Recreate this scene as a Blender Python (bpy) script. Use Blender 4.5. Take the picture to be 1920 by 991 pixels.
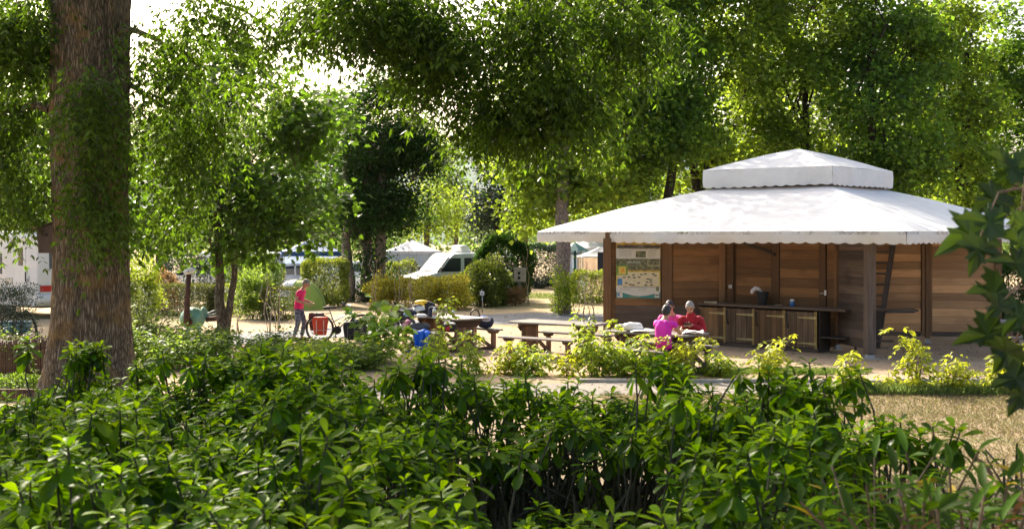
import bpy, bmesh, math, random
import numpy as np
from mathutils import Vector, Matrix, noise as mnoise
R = math.radians
scene = bpy.context.scene
for o in list(bpy.data.objects): bpy.data.objects.remove(o)
# ------------------------------------------------------------------ camera, sky, sun, exposure
F = 2240.0; HOR = 437.0; CH = 2.75            # focal length and horizon of the photograph in its pixels; eye height (m)
cam_d = bpy.data.cameras.new('camera'); cam = bpy.data.objects.new('camera', cam_d); scene.collection.objects.link(cam)
cam.location = (0, 0, CH); cam.rotation_euler = (R(90), 0, 0)
cam_d.sensor_width = 36; cam_d.lens = 36*F/1920; cam_d.shift_y = (HOR-495.5)/1920
cam_d.clip_start = 0.1; cam_d.clip_end = 4000
cam_d.dof.use_dof = True; cam_d.dof.focus_distance = 26; cam_d.dof.aperture_fstop = 8.5
scene.camera = cam
SUN_EL, SUN_AZ = R(36), R(-28)                 # azimuth from +Y towards +X
w = bpy.data.worlds.new('World'); scene.world = w; w.use_nodes = True
nt = w.node_tree; nt.nodes.clear()
sky = nt.nodes.new('ShaderNodeTexSky'); sky.sky_type = 'NISHITA'; sky.sun_disc = False
sky.sun_elevation = SUN_EL; sky.sun_rotation = SUN_AZ; sky.air_density = 1.0; sky.dust_density = 6.0; sky.ozone_density = 0.4
bg = nt.nodes.new('ShaderNodeBackground'); bg.inputs['Strength'].default_value = 0.15
wo = nt.nodes.new('ShaderNodeOutputWorld'); nt.links.new(sky.outputs[0], bg.inputs[0]); nt.links.new(bg.outputs[0], wo.inputs[0])
sd = bpy.data.lights.new('sun', 'SUN'); sd.energy = 5.0; sd.angle = R(0.6); sd.color = (1, .90, .74)
sun = bpy.data.objects.new('sun', sd); scene.collection.objects.link(sun)
sdir = Vector((math.sin(SUN_AZ)*math.cos(SUN_EL), math.cos(SUN_AZ)*math.cos(SUN_EL), math.sin(SUN_EL)))
sun.rotation_euler = sdir.to_track_quat('Z', 'Y').to_euler()
vs = scene.view_settings; scene.display_settings.display_device = 'sRGB'
vs.view_transform = 'Standard'; vs.look = 'None'; vs.exposure = 1.28; vs.gamma = 1.0
cy = scene.cycles; cy.max_bounces = 7; cy.diffuse_bounces = 4; cy.transmission_bounces = 4; cy.glossy_bounces = 3; cy.transparent_max_bounces = 8
cy.sample_clamp_indirect = 6; cy.use_denoising = True; cy.caustics_reflective = False; cy.caustics_refractive = False
# ------------------------------------------------------------------ helpers
def gx(px, Y): return (px-960)*Y/F            # a column of the photograph at depth Y -> X
def gz(py, Y): return CH-(py-HOR)*Y/F         # a row at depth Y -> Z
def gY(py): return F*CH/(py-HOR)              # a row on the ground -> depth
def link(o, parent=None):
    scene.collection.objects.link(o)
    if parent is not None: o.parent = parent
    return o
def tag(o, label=None, cat=None, group=None, kind=None):
    if label: o['label'] = label
    if cat: o['category'] = cat
    if group: o['group'] = group
    if kind: o['kind'] = kind
    return o
def thing(name, label, cat, loc=(0,0,0), rz=0, group=None):
    o = bpy.data.objects.new(name, None); o.empty_display_size = .2; link(o)
    o.location = loc; o.rotation_euler = (0, 0, rz); return tag(o, label, cat, group)
def fast_mesh(name, V, T):
    """vertices (n,3) and triangles (m,3) as numpy arrays"""
    me = bpy.data.meshes.new(name)
    V = np.ascontiguousarray(V, dtype=np.float32); T = np.ascontiguousarray(T, dtype=np.int32)
    me.vertices.add(len(V)); me.vertices.foreach_set('co', V.ravel())
    me.loops.add(T.size); me.loops.foreach_set('vertex_index', T.ravel())
    me.polygons.add(len(T)); me.polygons.foreach_set('loop_start', np.arange(0, T.size, 3, dtype=np.int32))
    me.update(calc_edges=True); return me
def mesh_obj(name, me, m, parent=None, kind=None):
    if m is not None: me.materials.append(m)
    o = bpy.data.objects.new(name, me); link(o, parent)
    if kind: o['kind'] = kind
    return o
def frame(d):
    d = Vector(d).normalized(); up = Vector((0,0,1)) if abs(d.z) < .95 else Vector((1,0,0))
    s = d.cross(up).normalized(); return d, s, s.cross(d)
class MB:
    def __init__(s): s.v = []; s.f = []; s.mi = []; s.m = 0
    def add(s, vs, fs):
        b = len(s.v); s.v += [tuple(p) for p in vs]; s.f += [tuple(i+b for i in f) for f in fs]; s.mi += [s.m]*len(fs); return s
    def box(s, c, size, rz=0, rot=None):
        M = rot if rot is not None else Matrix.Rotation(rz, 3, 'Z')
        c = Vector(c); h = Vector(size)/2
        vs = [c+M@Vector((x*h.x, y*h.y, z*h.z)) for x in (-1,1) for y in (-1,1) for z in (-1,1)]
        return s.add(vs, [(0,1,3,2),(4,6,7,5),(0,4,5,1),(2,3,7,6),(0,2,6,4),(1,5,7,3)])
    def beam(s, a, b, wd, ht):
        a, b = Vector(a), Vector(b); d, sd_, u = frame(b-a)
        vs = [p+sd_*(x*wd/2)+u*(y*ht/2) for p in (a, b) for x, y in ((-1,-1),(1,-1),(1,1),(-1,1))]
        return s.add(vs, [(0,3,2,1),(4,5,6,7),(0,1,5,4),(1,2,6,5),(2,3,7,6),(3,0,4,7)])
    def tube(s, pts, rad, n=8, cap=True):
        pts = [Vector(p) for p in pts]; k = len(pts)
        rad = [rad]*k if not hasattr(rad, '__len__') else rad
        vs = []; prev = None
        for i, p in enumerate(pts):
            d = (pts[min(i+1,k-1)]-pts[max(i-1,0)]).normalized()
            if prev is None: _, sd_, u = frame(d)
            else:
                u = (prev-d*prev.dot(d)); u = u.normalized() if u.length > 1e-6 else frame(d)[2]; sd_ = d.cross(u)
            prev = u
            vs += [p+(sd_*math.cos(2*math.pi*j/n)+u*math.sin(2*math.pi*j/n))*rad[i] for j in range(n)]
        fs = [(i*n+j, i*n+(j+1)%n, (i+1)*n+(j+1)%n, (i+1)*n+j) for i in range(k-1) for j in range(n)]
        if cap: fs += [tuple(reversed(range(n))), tuple(range((k-1)*n, k*n))]
        return s.add(vs, fs)
    def lathe(s, prof, n=16, c=(0,0,0), M=None):
        c = Vector(c); M = M or Matrix.Identity(3)
        vs = [c+M@Vector((r*math.cos(2*math.pi*j/n), r*math.sin(2*math.pi*j/n), z)) for r, z in prof for j in range(n)]
        k = len(prof)
        fs = [(i*n+j, i*n+(j+1)%n, (i+1)*n+(j+1)%n, (i+1)*n+j) for i in range(k-1) for j in range(n)]
        fs += [tuple(reversed(range(n))), tuple(range((k-1)*n, k*n))]
        return s.add(vs, fs)
    def prism(s, poly, y0, y1):
        n = len(poly)
        vs = [(x, y0, z) for x, z in poly]+[(x, y1, z) for x, z in poly]
        return s.add(vs, [tuple(range(n)), tuple(reversed(range(n, 2*n)))]+[(i, i+n, (i+1)%n+n, (i+1)%n) for i in range(n)])
    def ell(s, c, r, nu=12, nv=8, rot=None):
        c = Vector(c); M = rot or Matrix.Identity(3); r = (r,r,r) if not hasattr(r, '__len__') else r
        vs = []
        for i in range(nv+1):
            t = math.pi*i/nv
            for j in range(nu):
                p = 2*math.pi*j/nu
                vs.append(c+M@Vector((r[0]*math.sin(t)*math.cos(p), r[1]*math.sin(t)*math.sin(p), r[2]*math.cos(t))))
        return s.add(vs, [(i*nu+j, (i+1)*nu+j, (i+1)*nu+(j+1)%nu, i*nu+(j+1)%nu) for i in range(nv) for j in range(nu)])
    def mesh(s, name, mats, smooth=False, bevel=0, seg=1):
        me = bpy.data.meshes.new(name); me.from_pydata(s.v, [], s.f)
        mats = mats if isinstance(mats, (list, tuple)) else [mats]
        for m in mats: me.materials.append(m)
        if len(mats) > 1: me.polygons.foreach_set('material_index', s.mi)
        bm = bmesh.new(); bm.from_mesh(me)
        bmesh.ops.remove_doubles(bm, verts=bm.verts, dist=1e-5)
        if bevel:
            es = [e for e in bm.edges if len(e.link_faces) == 2 and e.calc_face_angle(0) > .35]
            bmesh.ops.bevel(bm, geom=es, offset=bevel, segments=seg, affect='EDGES', profile=.5, clamp_overlap=True)
        bmesh.ops.recalc_face_normals(bm, faces=bm.faces)
        bm.to_mesh(me); bm.free()
        if smooth:
            me.polygons.foreach_set('use_smooth', [True]*len(me.polygons))
            if bevel or smooth == 'auto': me.set_sharp_from_angle(angle=R(40))
        return me
    def build(s, name, mats, parent=None, smooth=False, bevel=0, loc=(0,0,0), rz=0, seg=1, kind=None):
        o = bpy.data.objects.new(name, s.mesh(name, mats, smooth, bevel, seg)); link(o, parent)
        o.location = loc; o.rotation_euler = (0,0,rz)
        if kind: o['kind'] = kind
        return o
def dup(root, loc, rz, label=None, group=None):
    r = root.copy(); scene.collection.objects.link(r); r.location = loc; r.rotation_euler = (0,0,rz)
    if label: r['label'] = label
    if group: r['group'] = group
    def rec(a, b):
        for ch in a.children:
            c = ch.copy(); scene.collection.objects.link(c); c.parent = b; rec(ch, c)
    rec(root, r); return r
# boards and other alike pieces share one mesh per size
_pc = {}
def piece(name, size, m, parent, loc, rot=(0,0,0), bevel=.006, label=None):
    key = (name, m.name)+tuple(round(x, 3) for x in size)
    if key not in _pc: _pc[key] = MB().box((0,0,0), size).mesh(name, m, bevel=min(bevel, min(size)*.3))
    o = bpy.data.objects.new(name, _pc[key]); link(o, parent); o.location = loc; o.rotation_euler = rot
    if label: o['label'] = label
    return o
# ------------------------------------------------------------------ materials
def mat(name, build):
    m = bpy.data.materials.new(name); m.use_nodes = True; t = m.node_tree; t.nodes.clear()
    out = t.nodes.new('ShaderNodeOutputMaterial')
    def N(tp, **kw):
        n = t.nodes.new(tp)
        for k, v in kw.items():
            if k in n.inputs.keys(): n.inputs[k].default_value = v
            else: setattr(n, k, v)
        return n
    L = t.links.new
    L(build(N, L), out.inputs['Surface']); return m
def rgba(c): return (c[0], c[1], c[2], 1)
def ramp(N, stops):
    r = N('ShaderNodeValToRGB'); e = r.color_ramp.elements
    while len(e) < len(stops): e.new(.5)
    for k, (p, c) in enumerate(stops): e[k].position = p; e[k].color = rgba(c)
    return r
def simple(name, c, rough=.6, metal=0, var=.12, scale=9, bump=0, spec=.5, trans=0):
    def b(N, L):
        p = N('ShaderNodeBsdfPrincipled', Roughness=rough, Metallic=metal)
        p.inputs['Specular IOR Level'].default_value = spec
        tc = N('ShaderNodeTexCoord'); no = N('ShaderNodeTexNoise', Scale=scale, Detail=4.0)
        L(tc.outputs['Object'], no.inputs['Vector'])
        rp = ramp(N, [(.3, [x*(1-var) for x in c]), (.7, [min(1, x*(1+var)) for x in c])])
        L(no.outputs['Fac'], rp.inputs[0]); L(rp.outputs[0], p.inputs['Base Color'])
        if bump:
            bp = N('ShaderNodeBump', Strength=bump, Distance=.02); L(no.outputs['Fac'], bp.inputs['Height']); L(bp.outputs[0], p.inputs['Normal'])
        if trans:
            tr = N('ShaderNodeBsdfTranslucent'); L(rp.outputs[0], tr.inputs['Color'])
            mx = N('ShaderNodeMixShader'); mx.inputs[0].default_value = trans; L(p.outputs[0], mx.inputs[1]); L(tr.outputs[0], mx.inputs[2]); return mx.outputs[0]
        return p.outputs[0]
    return mat(name, b)
def leaf_mat(name, cols, tcols, trans=.45, rough=.38, gloss=.5):
    """leaf colours per leaf (random per island); light also passes through the blade"""
    def b(N, L):
        g = N('ShaderNodeNewGeometry')
        r1 = ramp(N, cols); r2 = ramp(N, tcols)
        L(g.outputs['Random Per Island'], r1.inputs[0]); L(g.outputs['Random Per Island'], r2.inputs[0])
        p = N('ShaderNodeBsdfPrincipled', Roughness=rough); p.inputs['Specular IOR Level'].default_value = gloss
        L(r1.outputs[0], p.inputs['Base Color'])
        tr = N('ShaderNodeBsdfTranslucent'); L(r2.outputs[0], tr.inputs['Color'])
        mx = N('ShaderNodeMixShader'); mx.inputs[0].default_value = trans
        L(p.outputs[0], mx.inputs[1]); L(tr.outputs[0], mx.inputs[2]); return mx.outputs[0]
    return mat(name, b)
def leaf_obj_mat(name, cols, tcols, trans=.4, rough=.3, gloss=.02):
    """as leaf_mat, with a pale midrib and the random of island plus object (single leaves share mesh data)"""
    def b(N, L):
        g = N('ShaderNodeNewGeometry'); oi = N('ShaderNodeObjectInfo')
        ad = N('ShaderNodeMath', operation='ADD'); fr = N('ShaderNodeMath', operation='FRACT')
        L(g.outputs['Random Per Island'], ad.inputs[0]); L(oi.outputs['Random'], ad.inputs[1]); L(ad.outputs[0], fr.inputs[0])
        r1 = ramp(N, cols); r2 = ramp(N, tcols); L(fr.outputs[0], r1.inputs[0]); L(fr.outputs[0], r2.inputs[0])
        tc = N('ShaderNodeTexCoord'); no = N('ShaderNodeTexNoise', Scale=60.0, Detail=2.0); L(tc.outputs['Object'], no.inputs['Vector'])
        bp = N('ShaderNodeBump', Strength=.25, Distance=.004); L(no.outputs['Fac'], bp.inputs['Height'])
        di = N('ShaderNodeBsdfDiffuse'); L(r1.outputs[0], di.inputs['Color']); L(bp.outputs[0], di.inputs['Normal'])
        tr = N('ShaderNodeBsdfTranslucent'); L(r2.outputs[0], tr.inputs['Color'])
        mx = N('ShaderNodeMixShader'); mx.inputs[0].default_value = trans
        L(di.outputs[0], mx.inputs[1]); L(tr.outputs[0], mx.inputs[2])
        gl = N('ShaderNodeBsdfGlossy', Roughness=rough); gl.inputs['Color'].default_value = (1, 1, 1, 1); L(bp.outputs[0], gl.inputs['Normal'])
        m2 = N('ShaderNodeMixShader'); m2.inputs[0].default_value = gloss; L(mx.outputs[0], m2.inputs[1]); L(gl.outputs[0], m2.inputs[2]); return m2.outputs[0]
    return mat(name, b)
def wood(name, c1, c2, axis=0, rough=.75, c3=None, scale=5):
    """streaks run along the piece's own axis; each piece gets its own tone and its own grain"""
    def b(N, L):
        tc = N('ShaderNodeTexCoord'); oi = N('ShaderNodeObjectInfo')
        mu = N('ShaderNodeVectorMath', operation='SCALE'); mu.inputs[3].default_value = 37.0
        cb = N('ShaderNodeCombineXYZ')
        for k in range(3): L(oi.outputs['Random'], cb.inputs[k])
        L(cb.outputs[0], mu.inputs[0])
        ad = N('ShaderNodeVectorMath', operation='ADD'); L(tc.outputs['Object'], ad.inputs[0]); L(mu.outputs[0], ad.inputs[1])
        mp = N('ShaderNodeMapping'); sc = [scale*4]*3; sc[axis] = scale*.22; mp.inputs['Scale'].default_value = sc
        L(ad.outputs[0], mp.inputs[0])
        no = N('ShaderNodeTexNoise', Scale=1.0, Detail=5.0, Roughness=.62, Distortion=.6); L(mp.outputs[0], no.inputs['Vector'])
        n2 = N('ShaderNodeTexNoise', Scale=1.3, Detail=3.0); L(ad.outputs[0], n2.inputs['Vector'])
        rp = ramp(N, [(.3, c1), (.72, c2)]); L(no.outputs['Fac'], rp.inputs[0])
        mx = N('ShaderNodeMixRGB', blend_type='MULTIPLY'); mx.inputs[0].default_value = 1
        tn = ramp(N, [(0, (.52,.50,.48)), (.5, (.9,.88,.85)), (1, (1.28,1.22,1.12))]); L(oi.outputs['Random'], tn.inputs[0])
        L(rp.outputs[0], mx.inputs[1]); L(tn.outputs[0], mx.inputs[2])
        m2 = N('ShaderNodeMixRGB'); r3 = ramp(N, [(.52, (0,0,0)), (.7, (.75,.75,.75))]); L(n2.outputs['Fac'], r3.inputs[0]); L(r3.outputs[0], m2.inputs[0])
        L(mx.outputs[0], m2.inputs[1]); m2.inputs[2].default_value = rgba(c3 or [x*.55 for x in c1])
        p = N('ShaderNodeBsdfPrincipled', Roughness=rough); p.inputs['Specular IOR Level'].default_value = .3; L(m2.outputs[0], p.inputs['Base Color'])
        bp = N('ShaderNodeBump', Strength=.35, Distance=.006); L(no.outputs['Fac'], bp.inputs['Height']); L(bp.outputs[0], p.inputs['Normal'])
        return p.outputs[0]
    return mat(name, b)
def bark(name, c1, c2, moss=None, sc=5.0, stretch=.25, ridge=.05):
    def b(N, L):
        tc = N('ShaderNodeTexCoord'); mp = N('ShaderNodeMapping'); mp.inputs['Scale'].default_value = (sc, sc, sc*stretch); L(tc.outputs['Object'], mp.inputs[0])
        dn = N('ShaderNodeTexNoise', Scale=1.2, Detail=3.0); L(mp.outputs[0], dn.inputs['Vector'])
        dm = N('ShaderNodeVectorMath', operation='SCALE'); dm.inputs[3].default_value = .9; L(dn.outputs['Color'], dm.inputs[0])
        da = N('ShaderNodeVectorMath', operation='ADD'); L(mp.outputs[0], da.inputs[0]); L(dm.outputs[0], da.inputs[1])
        vo = N('ShaderNodeTexVoronoi', feature='DISTANCE_TO_EDGE', Scale=3.0); L(da.outputs[0], vo.inputs['Vector'])
        no = N('ShaderNodeTexNoise', Scale=4.0, Detail=6.0, Roughness=.7); L(mp.outputs[0], no.inputs['Vector'])
        rp = ramp(N, [(.0, [x*.4 for x in c1]), (.1, c1), (.38, c2)]); L(vo.outputs['Distance'], rp.inputs[0])
        mx = N('ShaderNodeMixRGB', blend_type='MULTIPLY'); mx.inputs[0].default_value = .8
        tn = ramp(N, [(.3, (.55,.53,.52)), (.7, (1.25,1.22,1.2))]); L(no.outputs['Fac'], tn.inputs[0]); L(rp.outputs[0], mx.inputs[1]); L(tn.outputs[0], mx.inputs[2])
        col = mx.outputs[0]
        if moss:
            n2 = N('ShaderNodeTexNoise', Scale=1.7, Detail=7.0, Roughness=.72); L(tc.outputs['Object'], n2.inputs['Vector'])
            r2 = ramp(N, [(.50, (0,0,0)), (.66, (.7,.7,.7))]); L(n2.outputs['Fac'], r2.inputs[0])
            m2 = N('ShaderNodeMixRGB'); L(r2.outputs[0], m2.inputs[0]); L(col, m2.inputs[1]); m2.inputs[2].default_value = rgba(moss); col = m2.outputs[0]
        p = N('ShaderNodeBsdfPrincipled', Roughness=.9); p.inputs['Specular IOR Level'].default_value = .2; L(col, p.inputs['Base Color'])
        hs = N('ShaderNodeMath', operation='MINIMUM'); hs.inputs[1].default_value = .3; L(vo.outputs['Distance'], hs.inputs[0])
        h2 = N('ShaderNodeMath', operation='MULTIPLY_ADD'); L(no.outputs['Fac'], h2.inputs[0]); h2.inputs[1].default_value = .25; L(hs.outputs[0], h2.inputs[2])
        bp = N('ShaderNodeBump', Strength=.9, Distance=ridge); L(h2.outputs[0], bp.inputs['Height']); L(bp.outputs[0], p.inputs['Normal'])
        return p.outputs[0]
    return mat(name, b)
# ------------------------------------------------------------------ leaves and plants (numpy)
def unit(a): return a/np.maximum(np.linalg.norm(a, axis=-1, keepdims=True), 1e-9)
KITE = ([0, .45, 1], [0, 1, 0])
BLADE = ([0, .3, .62, .88, 1], [.10, .62, 1, .62, 0])
LANCE = ([0, .25, .55, .85, 1], [.12, .85, 1, .45, 0])
def leaf_tris(P, D, N, L, W, shape=KITE, fold=.2, curl=0.0):
    """n leaves at P pointing along D, upper side N; kite = 2 triangles, others 4 per row"""
    n = len(P); D = unit(D); S = unit(np.cross(D, N)); N = np.cross(S, D)
    L = np.broadcast_to(np.asarray(L, float), (n,))[:, None]; W = np.broadcast_to(np.asarray(W, float), (n,))[:, None]
    if shape is KITE:
        a = P; m = P+D*L*.45; t = P+D*L-N*L*curl
        V = np.stack([a, m+S*W/2+N*W*fold, t, m-S*W/2+N*W*fold], 1).reshape(-1, 3)
        b = (np.arange(n)*4)[:, None]
        return V, np.concatenate([b+np.array([0,1,2]), b+np.array([0,2,3])], 0)
    ts, ws = shape; k = len(ts); rows = []
    for t, wv in zip(ts, ws):
        c = P+D*L*t-N*L*curl*t*t
        rows += [c+S*W*wv/2+N*W*fold*wv, c, c-S*W*wv/2+N*W*fold*wv]
    V = np.stack(rows, 1).reshape(-1, 3); b = (np.arange(n)*3*k)[:, None]; T = []
    for i in range(k-1):
        o = i*3
        T += [b+np.array([o,o+3,o+4]), b+np.array([o,o+4,o+1]), b+np.array([o+1,o+4,o+5]), b+np.array([o+1,o+5,o+2])]
    return V, np.concatenate(T, 0)
def join(parts):
    V, T, o = [], [], 0
    for v, t in parts:
        V.append(v); T.append(t+o); o += len(v)
    return np.concatenate(V), np.concatenate(T)
STAR = np.array([(0,0),(.42,.02),(.30,.22),(.55,.48),(.26,.52),(.22,.74),(0,1.0),(-.22,.74),(-.26,.52),(-.55,.48),(-.30,.22),(-.42,.02)])
def lobed_tris(P, D, N, L, fold=.12):
    """five-lobed leaves (maple, plane), 12 triangles"""
    n = len(P); D = unit(D); S = unit(np.cross(D, N)); N = np.cross(S, D)
    L = np.broadcast_to(np.asarray(L, float), (n,))[:, None]
    c = P+D*L*.35
    vs = [c]+[P+S*L*x+D*L*y+N*L*fold*(abs(x)-.2*y*y) for x, y in STAR]
    V = np.stack(vs, 1).reshape(-1, 3); k = len(STAR); b = (np.arange(n)*(k+1))[:, None]
    return V, np.concatenate([b+np.array([0, 1+i, 1+(i+1) % k]) for i in range(k)], 0)
def ell_points(rng, n, c, r, inner=.35):
    u = unit(rng.normal(size=(n, 3))); q = (inner+(1-inner)*rng.random((n, 1)))**.6
    return np.array(c)+u*q*np.array(r)
def spray(rng, C, per, cr, L, W, droop=.4, flat=.6, jit=.5, shape=KITE, lobed=False, sizevar=.35, curl=.0):
    """leaf clusters round the points C"""
    n = len(C)*per; C = np.repeat(C, per, 0)
    off = rng.normal(size=(n, 3))*np.array([cr, cr, cr*flat]); P = C+off
    D = unit(unit(off)*.7+rng.normal(size=(n, 3))*jit+np.array([0, 0, -droop]))
    N = unit(np.array([0, 0, 1.0])+rng.normal(size=(n, 3))*.55)
    k = 1+(rng.random(n)-.5)*2*sizevar
    if lobed: return lobed_tris(P, D, N, L*k)
    return leaf_tris(P, D, N, L*k, W*k, shape, curl=curl)
def compound(rng, P, D, pairs, L, W, rach, droop=.5):
    """ash-like compound leaves: leaflets in pairs along a drooping rachis"""
    n = len(P); D = unit(D); up = np.array([0, 0, 1.0]); S = unit(np.cross(D, up)+1e-6); out = []
    k = (1+(rng.random((n, 1))-.5)*.5)
    for i in range(pairs):
        t = .25+.75*i/max(1, pairs-1)
        base = P+D*rach*t*k+np.array([0, 0, -1])*rach*droop*t*t*k
        for sgn in (-1, 1):
            d = unit(D*.55+S*sgn*.8+np.array([0, 0, -droop])+rng.normal(size=(n, 3))*.22)
            out.append((base, d, L*k[:, 0]*(1-.15*abs(t-.5))))
    tip = P+D*rach*k+np.array([0, 0, -1])*rach*droop*k
    out.append((tip, unit(D+np.array([0, 0, -droop*1.6])), L*k[:, 0]*1.1))
    nn = unit(up+rng.normal(size=(n, 3))*.4)
    return join([leaf_tris(b, d, nn, l, l*W/L) for b, d, l in out])
def tubes(segs, n=5):
    m = MB()
    for pts, rad in segs: m.tube(pts, rad, n, cap=False)
    return m
def wander(a, b, k, amp, rng):
    a, b = np.array(a, float), np.array(b, float); t = np.linspace(0, 1, k)[:, None]; d = np.linalg.norm(b-a)
    p = a+(b-a)*t; p[1:-1] += rng.normal(size=(k-2, 3))*amp*d; return p
def tree(name, label, base, h_trunk, r, ells, n_cl, per, L, W, mats, seed, group=None, cr=.45, droop=.4, lobed=False, limbs=9, lean=(0,0), cat='tree', trunks=None, inner=.35, flat=.65, trunk_mesh=None, comp=None, flare=1.25, gap=.55):
    """ells: (cx, cy, cz, rx, ry, rz, weight) in metres, world; trunk and limbs, twigs, leaves"""
    rng = np.random.default_rng(seed)
    t = thing(name, label, cat, (base[0], base[1], 0), 0, group); O = np.array([base[0], base[1], 0])
    E = [np.array(e, float) for e in ells]; wts = np.array([e[6] for e in E]); wts = wts/wts.sum()
    segs = []; att = []; tseg = []
    for (bx, by, tx, ty, hh, rr) in (trunks or [(0, 0, lean[0], lean[1], h_trunk, r)]):
        p = wander((bx, by, -.05), (tx, ty, hh), 9, .006, rng); rad = rr*np.array([flare, 1.05]+list(np.linspace(1, .5, 7)))
        tseg.append((p, rad))
        for k in range(limbs):
            e = E[rng.choice(len(E), p=wts)]
            f = .45+.55*rng.random(); i = min(8, int(f*8)); st = p[i]
            tgt = e[:3]-O+unit(rng.normal(size=3))*e[3:6]*(.35+.35*rng.random())
            if tgt[2] < st[2]+.2 and rng.random() < .6: tgt[2] = st[2]+.4+rng.random()
            q = wander(st, tgt, 6, .04, rng); q[1:-1, 2] += .06*np.linalg.norm(tgt-st)
            rl = rr*(.42-.2*f); segs.append((q, np.linspace(rl, rl*.25, 6))); att += list(q[2:])
    if trunk_mesh is not None: mesh_obj('trunk', trunk_mesh, mats[0], t)
    else:
        tubes(tseg, 12).build('trunk', mats[0], t, smooth=True)
    own = [s_ for s_ in segs if len(s_[0]) == 6]
    if own: tubes(own, 7).build('limb', mats[0], t, smooth=True, kind='stuff')
    C = []
    cnt = rng.multinomial(n_cl, wts)
    for e, c in zip(E, cnt):
        q = ell_points(rng, int(c*1.7)+2, e[:3], e[3:6], inner); g_ = np.array([mnoise.noise((a[0]*gap, a[1]*gap, a[2]*gap*1.3+seed)) for a in q]); C.append(q[np.argsort(-g_)[:c]])
    C = np.concatenate(C)-O
    att = np.array(att); tw = []
    if len(att):
        for c in C[::2]:
            a = att[np.argmin(((att-c)**2).sum(1))]
            if np.linalg.norm(a-c) < 3.5: tw.append((wander(a, c, 4, .07, rng), np.linspace(.022, .006, 4)*max(.6, min(1.4, r*4))))
        if tw: tubes(tw, 3).build('twig', mats[0], t, kind='stuff')
    if comp:
        n = len(C)*per; cc = np.repeat(C, per, 0)+rng.normal(size=(n, 3))*np.array([cr, cr, cr*flat])
        D = unit(rng.normal(size=(n, 3))*np.array([1, 1, .4])+np.array([0, 0, -.25]))
        V, T = compound(rng, cc, D, comp[0], L, W, comp[1], droop)
    else: V, T = spray(rng, C, per, cr, L, W, droop, flat, lobed=lobed)
    mesh_obj('crown', fast_mesh('crown', V, T), mats[1], t, kind='stuff')
    return t
def bush(name, label, c, r, n, L, W, m, seed, group=None, cat='shrub', stem=None, power=2.6, nst=7, droop=.1, shell=.5, topflat=False, ragged=.12):
    """a rounded or clipped shrub standing on the ground; c = (x, y), r = (rx, ry, height); power > 6 gives a clipped block"""
    rng = np.random.default_rng(seed); t = thing(name, label, cat, (c[0], c[1], 0), 0, group)
    d = rng.normal(size=(n*2, 3)); d = d[:n]
    u = rng.uniform(-1, 1, (n, 3)); k = (np.abs(u)**power).sum(1)**(1/power)
    q = (shell+(1-shell)*rng.random(n)**.6)
    P = u/k[:, None]*q[:, None]
    lump = 1+ragged*(np.sin(P[:,0]*5.3+seed)+np.sin(P[:,1]*4.7+2*seed)+np.sin(P[:,2]*6.1+3*seed))/1.5
    P = P*lump[:, None]
    hz = r[2]/2
    W3 = P*np.array([r[0], r[1], hz])+np.array([0, 0, hz+.04]); W3[:, 2] = np.maximum(W3[:, 2], .03)
    D = unit(unit(P)*.8+rng.normal(size=(n, 3))*.6+np.array([0, 0, .35-droop])); N = unit(unit(P)*.4+np.array([0, 0, .8])+rng.normal(size=(n, 3))*.5)
    kk = 1+(rng.random(n)-.5)*.7
    V, T = leaf_tris(W3, D, N, L*kk, W*kk)
    mesh_obj('foliage', fast_mesh('foliage', V, T), m, t, kind='stuff')
    sg = []
    for i in range(nst):
        a = (rng.uniform(-.4, .4)*r[0], rng.uniform(-.4, .4)*r[1], 0); b = (a[0]*1.8, a[1]*1.8, r[2]*rng.uniform(.5, .85))
        sg.append((wander(a, b, 5, .05, rng), np.linspace(.018, .006, 5)))
    tubes(sg, 5).build('stem', stem or M_TWIG, t, kind='stuff')
    return t
def sapling(name, label, c, h, nst, n, L, W, m, seed, group=None, spread=.3, cat='sapling', droop=.7, comp=None, low=.15, stem=None, lobed=False):
    """thin upright stems with hanging leaves"""
    rng = np.random.default_rng(seed); t = thing(name, label, cat, (c[0], c[1], 0), 0, group); sg = []; A = []
    for i in range(nst):
        hh = h*(1 if i == 0 else rng.uniform(.5, .97)); a = (rng.uniform(-.1, .1)*spread*2, rng.uniform(-.1, .1)*spread*2, 0)
        b = (rng.normal()*spread*.75, rng.normal()*spread*.75, hh); p = wander(a, b, 7, .025, rng)
        sg.append((p, np.linspace(.012, .004, 7)*(.7+.3*h)))
        k = max(3, int(n/nst)); f = low+(1-low)*rng.random(k)**.8; i0 = np.minimum((f*6).astype(int), 5); fr = (f*6-i0)[:, None]
        A.append(p[i0]*(1-fr)+p[i0+1]*fr)
    A = np.concatenate(A); nn = len(A); ang = rng.uniform(0, 2*math.pi, nn)
    D = np.stack([np.cos(ang), np.sin(ang), rng.normal(size=nn)*.35+.15], 1)
    P = A+unit(D)*rng.uniform(.02, spread*.55, (nn, 1))
    if comp: V, T = compound(rng, P, D, comp[0], L, W, comp[1], droop)
    elif lobed: V, T = lobed_tris(P, unit(D+np.array([0,0,-droop])), unit(np.array([0,0,1.])+rng.normal(size=(nn,3))*.5), L*(1+(rng.random(nn)-.5)*.8))
    else:
        kk = 1+(rng.random(nn)-.5)*.8
        V, T = leaf_tris(P, unit(D+np.array([0, 0, -droop])), unit(np.array([0, 0, 1.])+rng.normal(size=(nn, 3))*.5), L*kk, W*kk)
    tubes(sg, 5).build('stem', stem or M_TWIG, t, kind='stuff')
    mesh_obj('foliage', fast_mesh('foliage', V, T), m, t, kind='stuff')
    return t
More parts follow.
